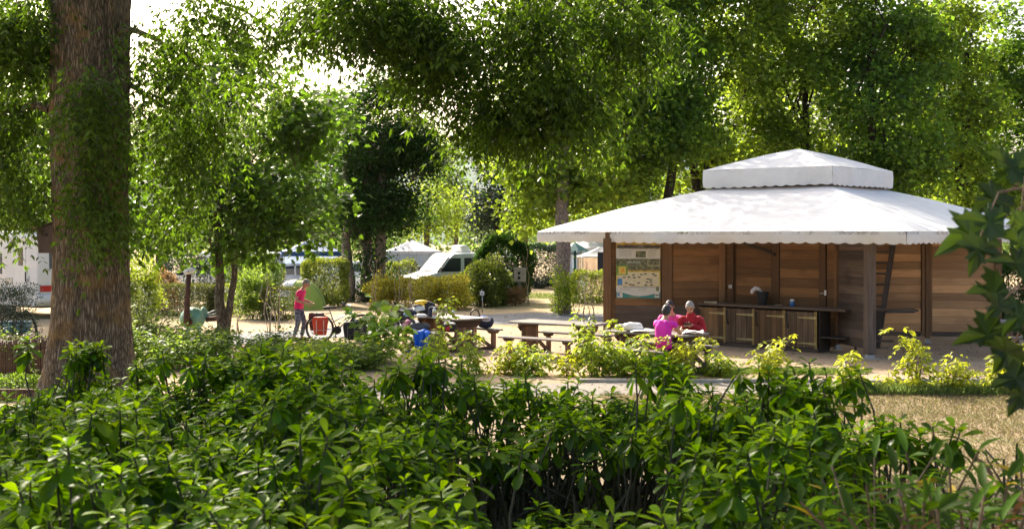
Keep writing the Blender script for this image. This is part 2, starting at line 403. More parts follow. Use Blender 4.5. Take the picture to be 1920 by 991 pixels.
# ------------------------------------------------------------------ materials of the place
M_TWIG = simple('twig_brown', (.12,.08,.05), .85)
M_TWIGP = simple('twig_pale', (.32,.25,.19), .85)
M_ASHBARK = bark('ash_bark', (.125,.098,.070), (.275,.232,.175), moss=(.23,.14,.04), sc=10.5, stretch=.13, ridge=.05)
M_BARK = bark('brown_bark', (.14,.11,.08), (.28,.22,.17), sc=7)
M_PLANE = bark('plane_bark', (.26,.21,.18), (.40,.33,.28), sc=6, stretch=.4, ridge=.01)
M_DARKBARK = bark('dark_bark', (.05,.04,.03), (.11,.085,.065), sc=7)
def LM(name, base, tr, trans=.42, rough=.42, spread=.45, gloss=.5, yel=0):
    b = np.array(base)*.64; t = np.array(tr)*.60; lo, hi = 1-spread, 1+spread
    bc = [(0, b*lo), (.5, b), (.85, b*hi)]; tc_ = [(0, t*lo), (.5, t), (.85, t*hi)]
    if yel: bc.append((1, (b*hi+np.array([.3,.22,.0])*yel))); tc_.append((1, (t*hi+np.array([.35,.25,.0])*yel)))
    return leaf_mat(name, [(p, tuple(c)) for p, c in bc], [(p, tuple(np.minimum(c, .95))) for p, c in tc_], trans, rough, gloss)
L_ASH = LM('ash_leaf', (.036,.080,.010), (.22,.40,.014), .47, .45, gloss=.35)
L_MAPLE = LM('maple_leaf', (.045,.105,.014), (.24,.46,.02), .44, .45, gloss=.35)
L_IVY = LM('ivy_leaf', (.028,.075,.014), (.10,.24,.015), .34, .45, gloss=.15)
L_PLANE = LM('plane_leaf', (.065,.145,.028), (.44,.74,.05), .48, .5, gloss=.35)
L_PLANE2 = LM('plane_leaf_pale', (.095,.18,.03), (.66,.90,.06), .52, .5, gloss=.35)
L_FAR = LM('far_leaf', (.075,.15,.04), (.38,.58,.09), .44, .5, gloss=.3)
L_DARK = LM('conifer_leaf', (.022,.055,.028), (.06,.13,.04), .25, .5)
L_HEDGE = LM('hedge_leaf', (.10,.16,.025), (.55,.66,.05), .4, .45)
L_HEDGE2 = LM('box_leaf', (.05,.075,.02), (.25,.28,.04), .35, .5)
L_PHOT = LM('photinia_leaf', (.30,.30,.06), (1.2,1.0,.10), .52, .45, yel=.5, gloss=.3)
L_LAUREL = LM('laurel_leaf', (.05,.10,.02), (.45,.55,.05), .42, .35)
L_WEED = LM('weed_leaf', (.14,.25,.04), (.5,.72,.08), .44, .5, gloss=.3)
L_WEED2 = LM('tall_weed_leaf', (.13,.20,.06), (.50,.60,.12), .42, .5)
L_ELDER = LM('box_elder_leaf', (.40,.46,.03), (.9,.95,.05), .44, .5, spread=.35, yel=.7, gloss=.3)
L_ELDERG = LM('box_elder_green_leaf', (.26,.38,.035), (.7,.9,.05), .44, .5, spread=.45, yel=.9, gloss=.3)
L_SYC = LM('sycamore_leaf', (.24,.42,.05), (.6,.9,.07), .44, .5, gloss=.3)
L_BRONZE = LM('bronze_leaf', (.25,.13,.05), (.5,.30,.10), .4, .5)
L_HERB = LM('herb_leaf', (.075,.16,.025), (.35,.55,.05), .42, .5, gloss=.3)
# ------------------------------------------------------------------ ground, path, kerb, lawn, hill
def sheet(name, pts, z, m, kind='structure'):
    me = bpy.data.meshes.new(name); me.from_pydata([(x, y, z) for x, y in pts], [], [tuple(range(len(pts)))]); me.update()
    return mesh_obj(name, me, m, kind=kind)
def ground_mat(name, stops, sc=1.0, bump=.5, speck=(.2,.16,.1), litter=None, green=None, gsc=.35, pebble=0):
    def b(N, L):
        tc = N('ShaderNodeTexCoord')
        n1 = N('ShaderNodeTexNoise', Scale=.45*sc, Detail=8.0, Roughness=.68); L(tc.outputs['Object'], n1.inputs['Vector'])
        n2 = N('ShaderNodeTexNoise', Scale=26*sc, Detail=5.0, Roughness=.7); L(tc.outputs['Object'], n2.inputs['Vector'])
        mx0 = N('ShaderNodeMath', operation='MULTIPLY_ADD'); L(n2.outputs['Fac'], mx0.inputs[0]); mx0.inputs[1].default_value = .55
        s2 = N('ShaderNodeMath', operation='MULTIPLY'); L(n1.outputs['Fac'], s2.inputs[0]); s2.inputs[1].default_value = .6; L(s2.outputs[0], mx0.inputs[2])
        rp = ramp(N, stops); L(mx0.outputs[0], rp.inputs[0]); col = rp.outputs[0]
        if green:
            n3 = N('ShaderNodeTexNoise', Scale=gsc, Detail=7.0, Roughness=.7); L(tc.outputs['Object'], n3.inputs['Vector'])
            r3 = ramp(N, [(.5, (0,0,0)), (.68, (.8,.8,.8))]); L(n3.outputs['Fac'], r3.inputs[0])
            m3 = N('ShaderNodeMixRGB'); L(r3.outputs[0], m3.inputs[0]); L(col, m3.inputs[1]); m3.inputs[2].default_value = rgba(green); col = m3.outputs[0]
        vo = N('ShaderNodeTexVoronoi', Scale=(38 if pebble else 14)*sc); L(tc.outputs['Object'], vo.inputs['Vector'])
        rv = ramp(N, [(.06, (.7,.7,.7)), (.16, (0,0,0))]); L(vo.outputs['Distance'], rv.inputs[0])
        m4 = N('ShaderNodeMixRGB'); L(rv.outputs[0], m4.inputs[0]); L(col, m4.inputs[1]); m4.inputs[2].default_value = rgba(speck); col = m4.outputs[0]
        p = N('ShaderNodeBsdfPrincipled', Roughness=.95); p.inputs['Specular IOR Level'].default_value = .15; L(col, p.inputs['Base Color'])
        bp = N('ShaderNodeBump', Strength=bump, Distance=.03); L(mx0.outputs[0], bp.inputs['Height']); L(bp.outputs[0], p.inputs['Normal'])
        return p.outputs[0]
    return mat(name, b)
G_DRY = ground_mat('dry_ground', [(.35,(.25,.175,.10)), (.55,(.38,.28,.17)), (.75,(.48,.38,.24))], green=(.13,.14,.05))
G_GRAVEL = ground_mat('yard_gravel', [(.35,(.22,.155,.10)), (.55,(.32,.235,.155)), (.75,(.40,.31,.215))], sc=1.4, speck=(.22,.15,.09), pebble=1)
G_LAWN = ground_mat('dry_lawn_soil', [(.35,(.16,.115,.07)), (.55,(.25,.19,.12)), (.75,(.32,.25,.16))], green=(.12,.13,.045), gsc=.8)
G_PATH = ground_mat('path_asphalt', [(.3,(.15,.15,.16)), (.6,(.21,.21,.22)), (.8,(.28,.27,.27))], sc=2, speck=(.12,.11,.11), bump=.2, pebble=1)
G_WALK = ground_mat('walk_gravel', [(.3,(.15,.135,.12)), (.6,(.23,.205,.18)), (.8,(.31,.28,.25))], sc=2, speck=(.2,.17,.15), bump=.5, pebble=1)
sheet('ground', [(-900,-60), (900,-60), (900,1500), (-900,1500)], 0, G_DRY)
sheet('yard', [(-6,22.2), (2,22.0), (14,21.6), (24,22), (24,34), (13,36), (3,33.5), (-6,29)], .004, G_GRAVEL)
def gp(px, py): Y = gY(py); return (gx(px, Y), Y)
sheet('path', [gp(150,668), gp(300,654), gp(560,640), gp(760,620), gp(900,607), gp(1130,612), gp(1170,602), gp(1130,588), gp(1000,586), gp(880,591), gp(700,606), gp(540,620), gp(300,634), gp(150,645)], .008, G_PATH)
sheet('walk', [gp(640,748), gp(1000,742), gp(1300,740), gp(1700,738), gp(2050,736), gp(2050,714), gp(1640,716), gp(1000,719), gp(640,724)], .008, G_WALK)
sheet('lawn', [(-8,6), (14,6), (14,20.2), (6.8,20.6), (4.6,20.7), (-3,20.2), (-8,19)], .004, G_LAWN)
# kerb of separate edging blocks along the walk
M_STONE = simple('edging_stone', (.40,.35,.29), .85, var=.25, scale=6, bump=.4)
kt = thing('kerb', 'long low pale stone edging along the gravel walk beneath the yellow saplings', 'kerb', (0,0,0))
rk = random.Random(5); xk = 1.2
while xk < 12.5:
    ln = rk.uniform(.85, 1.0); piece('edging_block', (round(ln, 1), .1, .12), M_STONE, kt, (xk+ln/2, 22.02+.02*math.sin(xk), .005+rk.uniform(-.01, .012)), (0, 0, rk.uniform(-.02, .02)), .015); xk += ln+.012
# grass on the lawn: straw and green blades
def grass(name, pts, n, h, cols, seed, poly):
    rng = np.random.default_rng(seed); x0, x1, y0, y1 = poly
    P = np.stack([rng.uniform(x0, x1, n), y0+(y1-y0)*rng.random(n)**.8, np.full(n, .002)], 1)
    D = unit(np.stack([rng.normal(size=n)*.75, rng.normal(size=n)*.75, np.ones(n)*.8], 1)); N = unit(rng.normal(size=(n, 3)))
    V, T = leaf_tris(P, D, N, h*(.5+rng.random(n)), .010+.006*rng.random(n), curl=.1)
    return tag(mesh_obj(name, fast_mesh(name, V, T), cols), 'short dry straw-coloured grass of the lawn beyond the big hedge', 'grass', kind='stuff')
L_STRAW = leaf_mat('straw_blade', [(0,(.15,.105,.06)), (.6,(.225,.17,.105)), (.8,(.19,.155,.08)), (.9,(.14,.18,.05)), (1,(.10,.16,.04))], [(0,(.3,.22,.1)), (1,(.3,.3,.1))], .3, .7, .2)
L_GRASS = leaf_mat('green_blade', [(0,(.10,.16,.04)), (1,(.22,.27,.09))], [(0,(.2,.3,.05)), (1,(.3,.4,.08))], .35, .6, .2)
grass('dry_grass', None, 60000, .055, L_STRAW, 3, (1.5, 11, 10.5, 20.4))
def verge(name, label, c, rx, ry, n, h, seed):
    rng = np.random.default_rng(seed); a = rng.uniform(0, 2*math.pi, n); q = np.sqrt(rng.random(n))
    P = np.stack([c[0]+rx*q*np.cos(a), c[1]+ry*q*np.sin(a), np.full(n, .002)], 1)
    D = unit(np.stack([rng.normal(size=n)*.45, rng.normal(size=n)*.45, np.ones(n)], 1))
    V, T = leaf_tris(P, D, unit(rng.normal(size=(n, 3))), h*(.4+rng.random(n)), .012, curl=.15)
    return tag(mesh_obj(name, fast_mesh(name, V, T), L_GRASS), label, 'grass', kind='stuff')
verge('green_grass', 'green grass tuft round the foot of the brightest yellow saplings by the walk', (7.4, 20.6), 1.9, .45, 5000, .16, 11)
verge('green_grass', 'low green grass patch beneath the bench of the picnic table with three sitters', (3.9, 23.6), 1.3, .5, 3500, .09, 12)
verge('green_grass', 'thin green strip of grass by the pavilion counter gravel', (5.9, 23.6), 1.2, .5, 3500, .08, 13)
verge('green_grass', 'strip of green grass at the edge of the campsite path by the plane trunk', (1.2, 52), 2.2, 2.2, 4000, .10, 14)
# far hill
def hill():
    xs = np.linspace(-420, 420, 57); ys = np.linspace(300, 620, 15); V = []; 
    for y in ys:
        for x in xs:
            s = max(0, math.sin(math.pi*min(1, (y-300)/320*.9)))
            V.append((x, y, -1+s*(34+9*math.sin(x*.013+1)+5*math.sin(x*.031)+6*mnoise.noise((x*.02, y*.02, 3)))))
    T = [];  w_ = len(xs)
    for j in range(len(ys)-1):
        for i in range(w_-1):
            a = j*w_+i; T += [(a, a+1, a+w_+1), (a, a+w_+1, a+w_)]
    me = fast_mesh('hill', np.array(V), np.array(T)); me.polygons.foreach_set('use_smooth', [True]*len(me.polygons))
    mesh_obj('hill', me, simple('wooded_hill_hazed', (.10,.15,.12), .95, var=.35, scale=.06), kind='structure')  # distance haze painted into the hill's bluish green
hill()
# ------------------------------------------------------------------ trees
def E(px, py, rpx, rpy, Y, wt=1, ry=None):
    k = Y/F; return (gx(px, Y), Y, gz(py, Y), rpx*k, (ry if ry else rpx*k), rpy*k, wt)
def big_trunk():
    """the old ash: flared foot, ridged bark"""
    nu, nv = 110, 120; V = []
    for j in range(nv+1):
        z = 10.5*j/nv
        cx = .0; r = .53+.12*math.exp(-z/.5)+.15*math.exp(-z/1.6)+.014*z*min(1, z/5)
        for i in range(nu):
            a = 2*math.pi*i/nu; butt = .12*math.exp(-z/.8)*max(0, math.cos(3*a+.6))
            q = (math.cos(a)*2.1, math.sin(a)*2.1, z*.55)
            n1 = mnoise.noise((q[0]*3.2+.4*math.sin(z*2), q[1]*3.2, z*.85)); n2 = mnoise.noise((q[0]*7, q[1]*7, z*2.4)); n3 = mnoise.noise((q[0], q[1], z*.5+5))
            rr = r+butt+.05*n3+.035*(1-abs(n1)*2.4)+.014*n2
            V.append((cx+rr*math.cos(a), rr*math.sin(a), z))
    T = []
    for j in range(nv):
        for i in range(nu):
            a, b, c, d = j*nu+i, j*nu+(i+1) % nu, (j+1)*nu+(i+1) % nu, (j+1)*nu+i; T += [(a, b, c), (a, c, d)]
    me = fast_mesh('trunk', np.array(V), np.array(T)); me.polygons.foreach_set('use_smooth', [True]*len(me.polygons)); return me
AX, AY = gx(169, 20), 20.0
# crown of the ash: hanging sprays in view (left of, over and beside the trunk, and the long limb across the top of the picture)
ash_e = [E(40, 60, 110, 120, 20, 1.2), E(30, 250, 100, 130, 20.5, 1.0), E(60, 370, 60, 60, 20, .25), E(190, 210, 70, 70, 18.7, .45), E(170, 330, 60, 60, 18.9, .28), E(210, 420, 50, 30, 18.8, .12),
         E(310, 130, 80, 110, 19.5, .55), E(330, 300, 90, 130, 20.5, .8), E(390, 190, 60, 60, 20, .22), E(500, 50, 70, 45, 19, .22), E(420, 30, 70, 40, 19, .2), E(570, 30, 50, 40, 19, .14), E(600, 15, 60, 25, 18.5, .2), E(470, 130, 60, 40, 20, .12),
         E(700, 20, 120, 60, 18, .9), E(860, 70, 150, 120, 18, 1.4), E(1020, 100, 150, 130, 18, 1.6), E(1150, 60, 110, 110, 18.5, .85), E(940, 220, 90, 60, 18, .55), E(1060, 230, 80, 45, 18, .5), E(800, 170, 40, 40, 18, .1),
         (AX, AY, 13.0, 6.5, 5.5, 3.6, 3.6), (AX+5.5, AY-1.5, 10.4, 5.5, 4.5, 2.6, 7), (AX+11.5, AY-1.0, 10.2, 4.2, 4.0, 2.6, 6), (AX+3, AY-7, 10.2, 6.5, 4, 2.2, 2.6), (AX-2, AY-3, 9.5, 4, 4, 2, 1)]  # unseen overhead crown, added and thickened to shade the hedge
ash = tree('ash_tree', 'massive old ash with thick ridged trunk, orange lichen and hanging leaflets', (AX, AY), 10, .5, ash_e, 3300, 9, .125, .042, (M_ASHBARK, L_ASH), 1, cr=.26, droop=.75, limbs=0, trunk_mesh=big_trunk(), comp=(3, .26), inner=.1, flat=.8, gap=.9)
rng0 = np.random.default_rng(77); sg = []
for tgt in [(9.2,-1.6,5.9), (8.2,-2,6.0), (6.2,-1.5,6.4), (4.9,-2,6.3), (2.0,-.6,5.4), (1.6,.4,4.6), (3.0,.2,6.2), (-2,.4,5.6), (-2.3,.6,4.2), (-1.6,0,6.3), (10.2,-1.5,6.6), (11.5,-1,9.8), (8,-1.5,10.2), (.3,-1.2,4.9), (-4,0,9), (3,2,11), (-1,-3,11)]:
    st = (-.45, -.1, min(9.3, 6.9+1.6*rng0.random()+max(0, tgt[2]-6))) if abs(tgt[0]) > 3 else (-.3+.3*np.sign(tgt[0]), -.2, min(9, tgt[2]+.6))
    q = wander(st, tgt, 8, .02, rng0); q[1:-1, 2] += np.sin(np.linspace(0, math.pi, 8))[1:-1]*.16*np.linalg.norm(np.array(tgt)-np.array(st)); rl = .05+.012*np.linalg.norm(np.array(tgt)-np.array(st))
    sg.append((q, np.linspace(rl, .015, 8)))
tubes(sg, 8).build('limb', M_ASHBARK, ash, smooth=True, kind='stuff')
# maple
MX, MY = gx(418, 30), 30.0
tree('maple_tree', 'young maple with a slim forked trunk and a broad bright crown', (MX, MY), 4.3, .115,
     [E(470, 230, 150, 100, 30, 1.5), E(400, 130, 95, 60, 30.3, .6), E(330, 340, 110, 100, 30, 1.1), E(540, 340, 120, 90, 30, 1.2), E(440, 420, 130, 55, 30, .7), E(590, 230, 90, 60, 30, .6), E(300, 430, 70, 40, 30, .3), E(520, 455, 90, 40, 30.3, .5), E(400, 470, 50, 30, 30, .15)],
     350, 36, .15, .13, (M_BARK, L_MAPLE), 2, cr=.34, droop=.35, lobed=True, limbs=7, trunks=[(0, 0, -.18, 0, 4.2, .125), (.03, .02, .62, .1, 4.4, .085)])
# ivy covered group of trunks
IX, IY = gx(685, 48), 48.0
tree('ivy_tree', 'dark upright tree of three trunks wrapped in ivy beyond the bicycle', (IX, IY), 7, .2,
     [E(720, 260, 95, 105, 48, 2), E(690, 370, 85, 80, 48, 1.2), E(765, 330, 60, 100, 48, 1), E(650, 400, 50, 60, 48, .4), E(690, 520, 16, 60, 47.9, .16, .25), E(735, 180, 45, 45, 48, .3)],
     1100, 40, .12, .10, (M_PLANE, L_IVY), 3, cr=.40, droop=.3, limbs=6, trunks=[(-.65, -.1, -.80, 0, 7, .2), (.0, .3, .1, 0, 7.5, .2), (.48, -.1, .80, -.1, 7, .23)])
# pale plane with the tall bare trunk, crown lit from behind
tree('plane_tree', 'sunlit plane tree with tall pale trunk rising beside the canopy corner', (gx(1055, 41), 41.0), 9, .25,
     [E(1050, 330, 80, 70, 42, .8), E(1110, 350, 70, 50, 42, .4), E(990, 300, 50, 50, 43, .3), E(1060, 140, 130, 130, 41, 1.2), E(1060, -60, 190, 120, 41, 1.2), E(1000, 400, 40, 40, 43, .2), E(1140, 240, 70, 70, 42, .5)],
     620, 28, .19, .17, (M_PLANE, L_PLANE2), 4, cr=.45, droop=.35, limbs=12, lobed=False)
# the wall of planes behind the pavilion
planes = [(1232, 44, 'plane tree with low forked trunk seen over the slope of the white canopy', [E(1230, 240, 110, 110, 44, 1.4), E(1200, 90, 120, 130, 44, 1.2), E(1190, 330, 80, 45, 44, .5), E(1230, -60, 150, 90, 44, 1)], L_PLANE, 1.0),
          (1345, 46, 'plane tree whose leaning limb crosses to the upper canopy of the pavilion', [E(1350, 180, 110, 120, 46, 1.4), E(1370, 40, 120, 100, 46, 1.2), E(1300, 300, 70, 70, 46, .6), E(1380, -80, 140, 80, 46, 1)], L_PLANE2, -1.8),
          (1500, 47, 'broad plane tree rising straight behind the peak of the canopy', [E(1490, 170, 120, 110, 47, 1.4), E(1520, 40, 130, 90, 47, 1.2), E(1460, 300, 110, 60, 47, .7), E(1500, -60, 120, 60, 48, .6)], L_PLANE2, .3),
          (1650, 45, 'dark leafy plane tree between the canopy peak and the pavilion end', [E(1660, 240, 110, 130, 45, 1.6), E(1680, 90, 100, 100, 46, 1.2), E(1700, 340, 90, 60, 45, .6)], L_PLANE, -.4),
          (1790, 48, 'plane tree with bright yellowish tips over the far end of the canopy', [E(1790, 260, 100, 110, 48, 1.4), E(1770, 110, 90, 90, 48, .9), E(1830, 350, 90, 60, 48, .6), E(1760, 30, 70, 40, 48, .3)], L_PLANE2, .5),
          (1925, 50, 'plane tree thinning towards bright sky, farthest along the row past the pavilion', [E(1920, 260, 90, 120, 50, 1.3), E(1900, 130, 80, 60, 50, .5), E(1940, 380, 90, 60, 50, .6), E(1880, 40, 40, 40, 50, .1)], L_PLANE, .2)]
for i, (px, Y, lab, es, lm, ln) in enumerate(planes):
    es = es+[E(px+10, -150, 110, 100, Y, .7)]  # unseen taller tops, added to keep sun off the lawn and yard
    tree('plane_tree', lab, (gx(px, Y), Y), 10, .2, es, 780 if i == 0 else 500, 44, .18, .16, (M_DARKBARK, lm), 20+i, 'plane trees behind the pavilion', cr=.40, flat=.5, droop=.4, limbs=12, lean=(ln, 0))
# a second row behind so that few holes open
for i, (px, Y, top, lab) in enumerate([(1160, 60, 60, 'tall hazy tree glimpsed between the bare plane trunk and the forked plane'), (1420, 62, -20, 'tall tree filling in behind the broad plane over the canopy'), (1580, 64, 0, 'tall pale tree behind the gap of the canopy peak'), (1740, 63, 40, 'tall tree behind the yellow-tipped plane')]):
    m_ = (top+420)/2; tree('background_tree', lab, (gx(px, Y), Y), 9, .22, [E(px, m_, 120, (420-top)/2, Y, 1.6), E(px, 400, 110, 60, Y, .6)], 300, 34, .24, .2, (M_DARKBARK, L_FAR), 40+i, 'background trees', cr=.6, droop=.3, limbs=9)
# trees further back on the camping ground
far = [(28, 40, [E(30, 150, 110, 160, 40, 2), E(40, 330, 90, 60, 40, .5)], L_PLANE, M_DARKBARK, 420, .17, 'leafy tree behind the big ash and over the motorhome'),
       (300, 62, [E(290, 300, 110, 100, 62, 1.5), E(310, 430, 100, 40, 62, .6)], L_FAR, M_DARKBARK, 460, .2, 'soft green tree seen through the maple crown towards the white van'),
       (500, 66, [E(500, 300, 100, 110, 66, 1.4), E(520, 420, 90, 45, 66, .6), E(560, 250, 60, 50, 66, .4)], L_FAR, M_BARK, 560, .2, 'pale tree behind the maple, over the blue gazebo'),
       (625, 64, [E(625, 250, 55, 90, 64, 1.2), E(615, 390, 60, 70, 64, .9)], L_FAR, M_BARK, 430, .18, 'narrow light tree pressed against the ivy tree and rising to bare sky'),
       (800, 66, [E(810, 380, 55, 70, 66, 1.2), E(820, 300, 30, 50, 66, .3)], L_PLANE2, M_BARK, 190, .17, 'small yellow-green tree over the white marquee'),
       (855, 80, [E(850, 330, 40, 70, 80, 1), E(860, 420, 45, 25, 80, .3)], L_FAR, M_BARK, 130, .2, 'feathery pale tree behind the roof of the white camper van'),
       (930, 72, [E(930, 380, 50, 75, 72, 1.3), E(915, 290, 40, 50, 72, .5)], L_DARK, M_DARKBARK, 300, .2, 'dark bluish pine standing over the big dark shrub'),
       (985, 78, [E(985, 330, 40, 80, 78, 1), E(1000, 410, 50, 40, 78, .6)], L_FAR, M_BARK, 150, .2, 'pale young tree between the pine and the plane trunk'),
       (1110, 80, [E(1110, 400, 60, 40, 80, 1), E(1090, 430, 60, 30, 80, .5)], L_PLANE2, M_BARK, 150, .22, 'sunlit tree over the white tent under the canopy corner'),
       (430, 85, [E(430, 430, 90, 40, 85, 1), E(440, 360, 60, 50, 85, .6)], L_FAR, M_BARK, 170, .22, 'far low tree framed by the fork of the maple'),
       (70, 75, [E(70, 400, 80, 40, 75, 1), E(20, 410, 60, 40, 75, .6)], L_FAR, M_BARK, 170, .22, 'far low tree over the roof of the motorhome')]
for i, (px, Y, es, lm, bm_, ncl, L_, lab) in enumerate(far):
    tree('camping_tree', lab, (gx(px if px > 60 else px-130, Y), Y), max(2.5, es[0][2]), .17, es, ncl, 24, L_, L_*.8, (bm_, lm), 60+i, 'trees on the camping ground', cr=.5, droop=.3, limbs=8)
def woods():
    rng = np.random.default_rng(9); C = []
    for k in range(95):
        x = rng.uniform(-80, 95); y = rng.uniform(95, 140); h = rng.uniform(3.4, 6.0); C.append(ell_points(rng, 60, (x, y, h*.55), (3.4, 3, h*.5), .3))
    V, T = spray(rng, np.concatenate(C), 9, .7, .42, .36, .2)
    tag(mesh_obj('woods', fast_mesh('woods', V, T), L_FAR), 'far line of green woods closing the camping ground', 'woods', kind='stuff')
woods()
# ------------------------------------------------------------------ hedges and shrubs on the camping ground
def BX(px, Y): return gx(px, Y)
bush('box_hedge', 'low clipped hedge between the ash trunk and the bird sculpture', (BX(330,40), 40), (1.35, .55, 1.0), 15000, .05, .035, L_HEDGE2, 101, power=9, cat='hedge', shell=.75, ragged=.03)
bush('box_hedge', 'low clipped hedge with yellow sprays close to the maple trunk', (BX(432,40.5), 40.5), (.75, .5, .98), 7000, .05, .035, L_HEDGE, 102, power=9, cat='hedge', shell=.75, ragged=.05)
bush('box_hedge', 'low brownish clipped hedge at the back of the standing woman', (BX(528,38), 38), (.62, .5, 1.0), 9000, .045, .03, L_HEDGE2, 103, power=9, cat='hedge', shell=.75, ragged=.03)
bush('clipped_hedge', 'tall squarish sunlit hedge by the ivy trunks', (BX(608,45), 45), (.85, .7, 1.75), 14000, .07, .05, L_HEDGE, 104, power=7, cat='hedge', shell=.7, ragged=.05)
bush('variegated_shrub', 'pale greyish variegated shrub between the ivy trunks and the golden shrub', (BX(735,44), 44), (.85, .8, 1.2), 4200, .10, .06, L_PHOT, 105, shell=.3, power=2, ragged=.34)
bush('golden_shrub', 'golden-tipped rounded shrub in front of the white camper van', (BX(832,43.5), 43.5), (1.05, .9, 1.15), 5200, .11, .065, L_PHOT, 106, shell=.3, power=2.0, ragged=.3)
bush('laurel_shrub', 'loose sunlit laurel shrub at the tail of the white camper van', (BX(918,45), 45), (.78, .7, 1.75), 9000, .10, .055, L_LAUREL, 107, shell=.5, ragged=.2)
bush('laurel_shrub', 'small pale laurel shoot next to the camper van door', (BX(868,46.5), 46.5), (.4, .4, 1.1), 2500, .10, .05, L_WEED, 108, shell=.4, ragged=.2)
bush('dark_shrub', 'big dark rounded shrub behind the electricity box', (BX(945,47.5), 47.5), (1.15, .9, 2.75), 15000, .10, .08, L_IVY, 109, shell=.7)
bush('conifer_hedge', 'dark conifer hedge beside the pale plane trunk', (BX(1020,60), 60), (.95, .7, 2.1), 12000, .09, .05, L_DARK, 110, power=6, cat='hedge', shell=.7, ragged=.06)
bush('privet_hedge', 'rough privet hedge under the white tents by the pavilion post', (BX(1108,47), 47), (.85, .6, 1.25), 10000, .06, .04, L_HEDGE, 111, power=5, cat='hedge', shell=.65, ragged=.1)
bush('dry_shrub', 'dry brownish twiggy shrub in front of the electricity box', (BX(960,45.5), 45.5), (.6, .5, .65), 2600, .06, .03, L_BRONZE, 112, shell=.4)
bush('side_shrub', 'dark green shrub past the end wall of the pavilion', (BX(1895,36), 36), (1.1, .9, 2.0), 9000, .09, .06, L_IVY, 113, shell=.6)
bush('elder_shrub', 'tall yellow-green shrub hugging the ash trunk', (BX(262,36), 36), (.7, .6, 1.75), 7500, .08, .05, L_ELDERG, 114, shell=.35, ragged=.25)
bush('bronze_shrub', 'bronze-leaved shrub over the clipped hedge near the bird head', (BX(312,41.5), 41.5), (.42, .4, 1.5), 2600, .07, .05, L_BRONZE, 115, shell=.3, ragged=.2)
bush('grey_shrub', 'grey-green shrub behind the clipped hedge and the bird head', (BX(345,46), 46), (1.3, .8, 1.9), 9000, .08, .04, L_DARK, 116, shell=.5)
bush('olive_shrub', 'fine-leaved dark green shrub in front of the motorhome side', (BX(22,30), 30), (.62, .5, 1.55), 6500, .06, .02, L_DARK, 117, shell=.3, ragged=.2)
bush('green_shrub', 'soft green shrub between the maple trunk and the brownish hedge', (BX(478,38.5), 38.5), (.62, .5, 1.55), 5200, .09, .05, L_WEED, 118, shell=.3, ragged=.25)
bush('marquee_shrub', 'bluish-green shrub below the white marquee', (BX(752,52), 52), (.75, .6, 1.6), 4500, .1, .05, L_LAUREL, 119, shell=.4, ragged=.2)
# plants of the bed between the ash and the path
bed = [('tall_weed', 'tall pale feathery weed next to the ash trunk', 262, 27, 1.75, 5, 700, .11, .022, L_WEED2, .35),
       ('tall_weed', 'light green weed clump rising below the clipped hedge', 292, 27, 1.15, 7, 900, .10, .03, L_WEED, .45),
       ('leafy_weed', 'broad light weeds between the bird sculpture and the glossy hedge', 310, 24.5, .8, 12, 900, .085, .04, L_WEED, .6),
       ('leafy_weed', 'fresh green weeds in front of the ash side of the maple', 380, 24.2, .7, 12, 800, .085, .04, L_WEED, .55),
       ('leafy_weed', 'low yellow-green weeds between bicycle and glossy hedge', 590, 23.6, .6, 12, 800, .08, .04, L_ELDERG, .6),
       ('leafy_weed', 'mixed weeds at the foot of the sycamore sapling', 680, 24.0, .6, 12, 800, .08, .04, L_WEED, .5),
       ('leafy_weed', 'green weeds between maple trunk and the woman, close to the hedge', 520, 23.8, .55, 12, 800, .08, .04, L_HERB, .6),
       ('leafy_weed', 'loose leafy weeds under the bird sculpture', 345, 26.5, .62, 8, 1000, .085, .035, L_WEED, .5),
       ('leafy_weed', 'dark leafy weeds in front of the maple foot', 400, 25.5, .75, 8, 900, .085, .04, L_HERB, .5),
       ('leafy_weed', 'yellowish weeds below the feet of the standing woman', 560, 26.5, .42, 8, 800, .075, .035, L_ELDERG, .45),
       ('leafy_weed', 'thin yellow-green weeds in front of the red pannier', 600, 25.5, .42, 7, 700, .07, .03, L_WEED, .45),
       ('leafy_weed', 'low mixed weeds in front of the bicycle wheels', 645, 25.0, .48, 8, 900, .075, .035, L_HERB, .5),
       ('leafy_weed', 'low weeds between the maple trunk and the path', 485, 25.5, .7, 8, 900, .08, .035, L_HERB, .5),
       ('leafy_weed', 'pale weeds at the foot of the ash beside the clipped hedge', 240, 24.5, .9, 7, 800, .09, .035, L_WEED, .4)]
for i, (nm, lab, px, Y, h, ns, n, L_, W_, m_, sp) in enumerate(bed):
    sapling(nm, lab, (gx(px, Y), Y), h, ns+3, int(n*1.9), L_*1.1, W_*1.25, m_, 200+i, 'weeds of the planting bed', sp, 'weed', .2, low=.05)
sapling('sycamore_sapling', 'bushy sycamore sapling with big lobed leaves in front of the bicycle', (gx(718, 25.5), 25.5), 1.3, 6, 280, .2, .2, L_SYC, 230, None, .42, 'sapling', .45, low=.1, lobed=True)
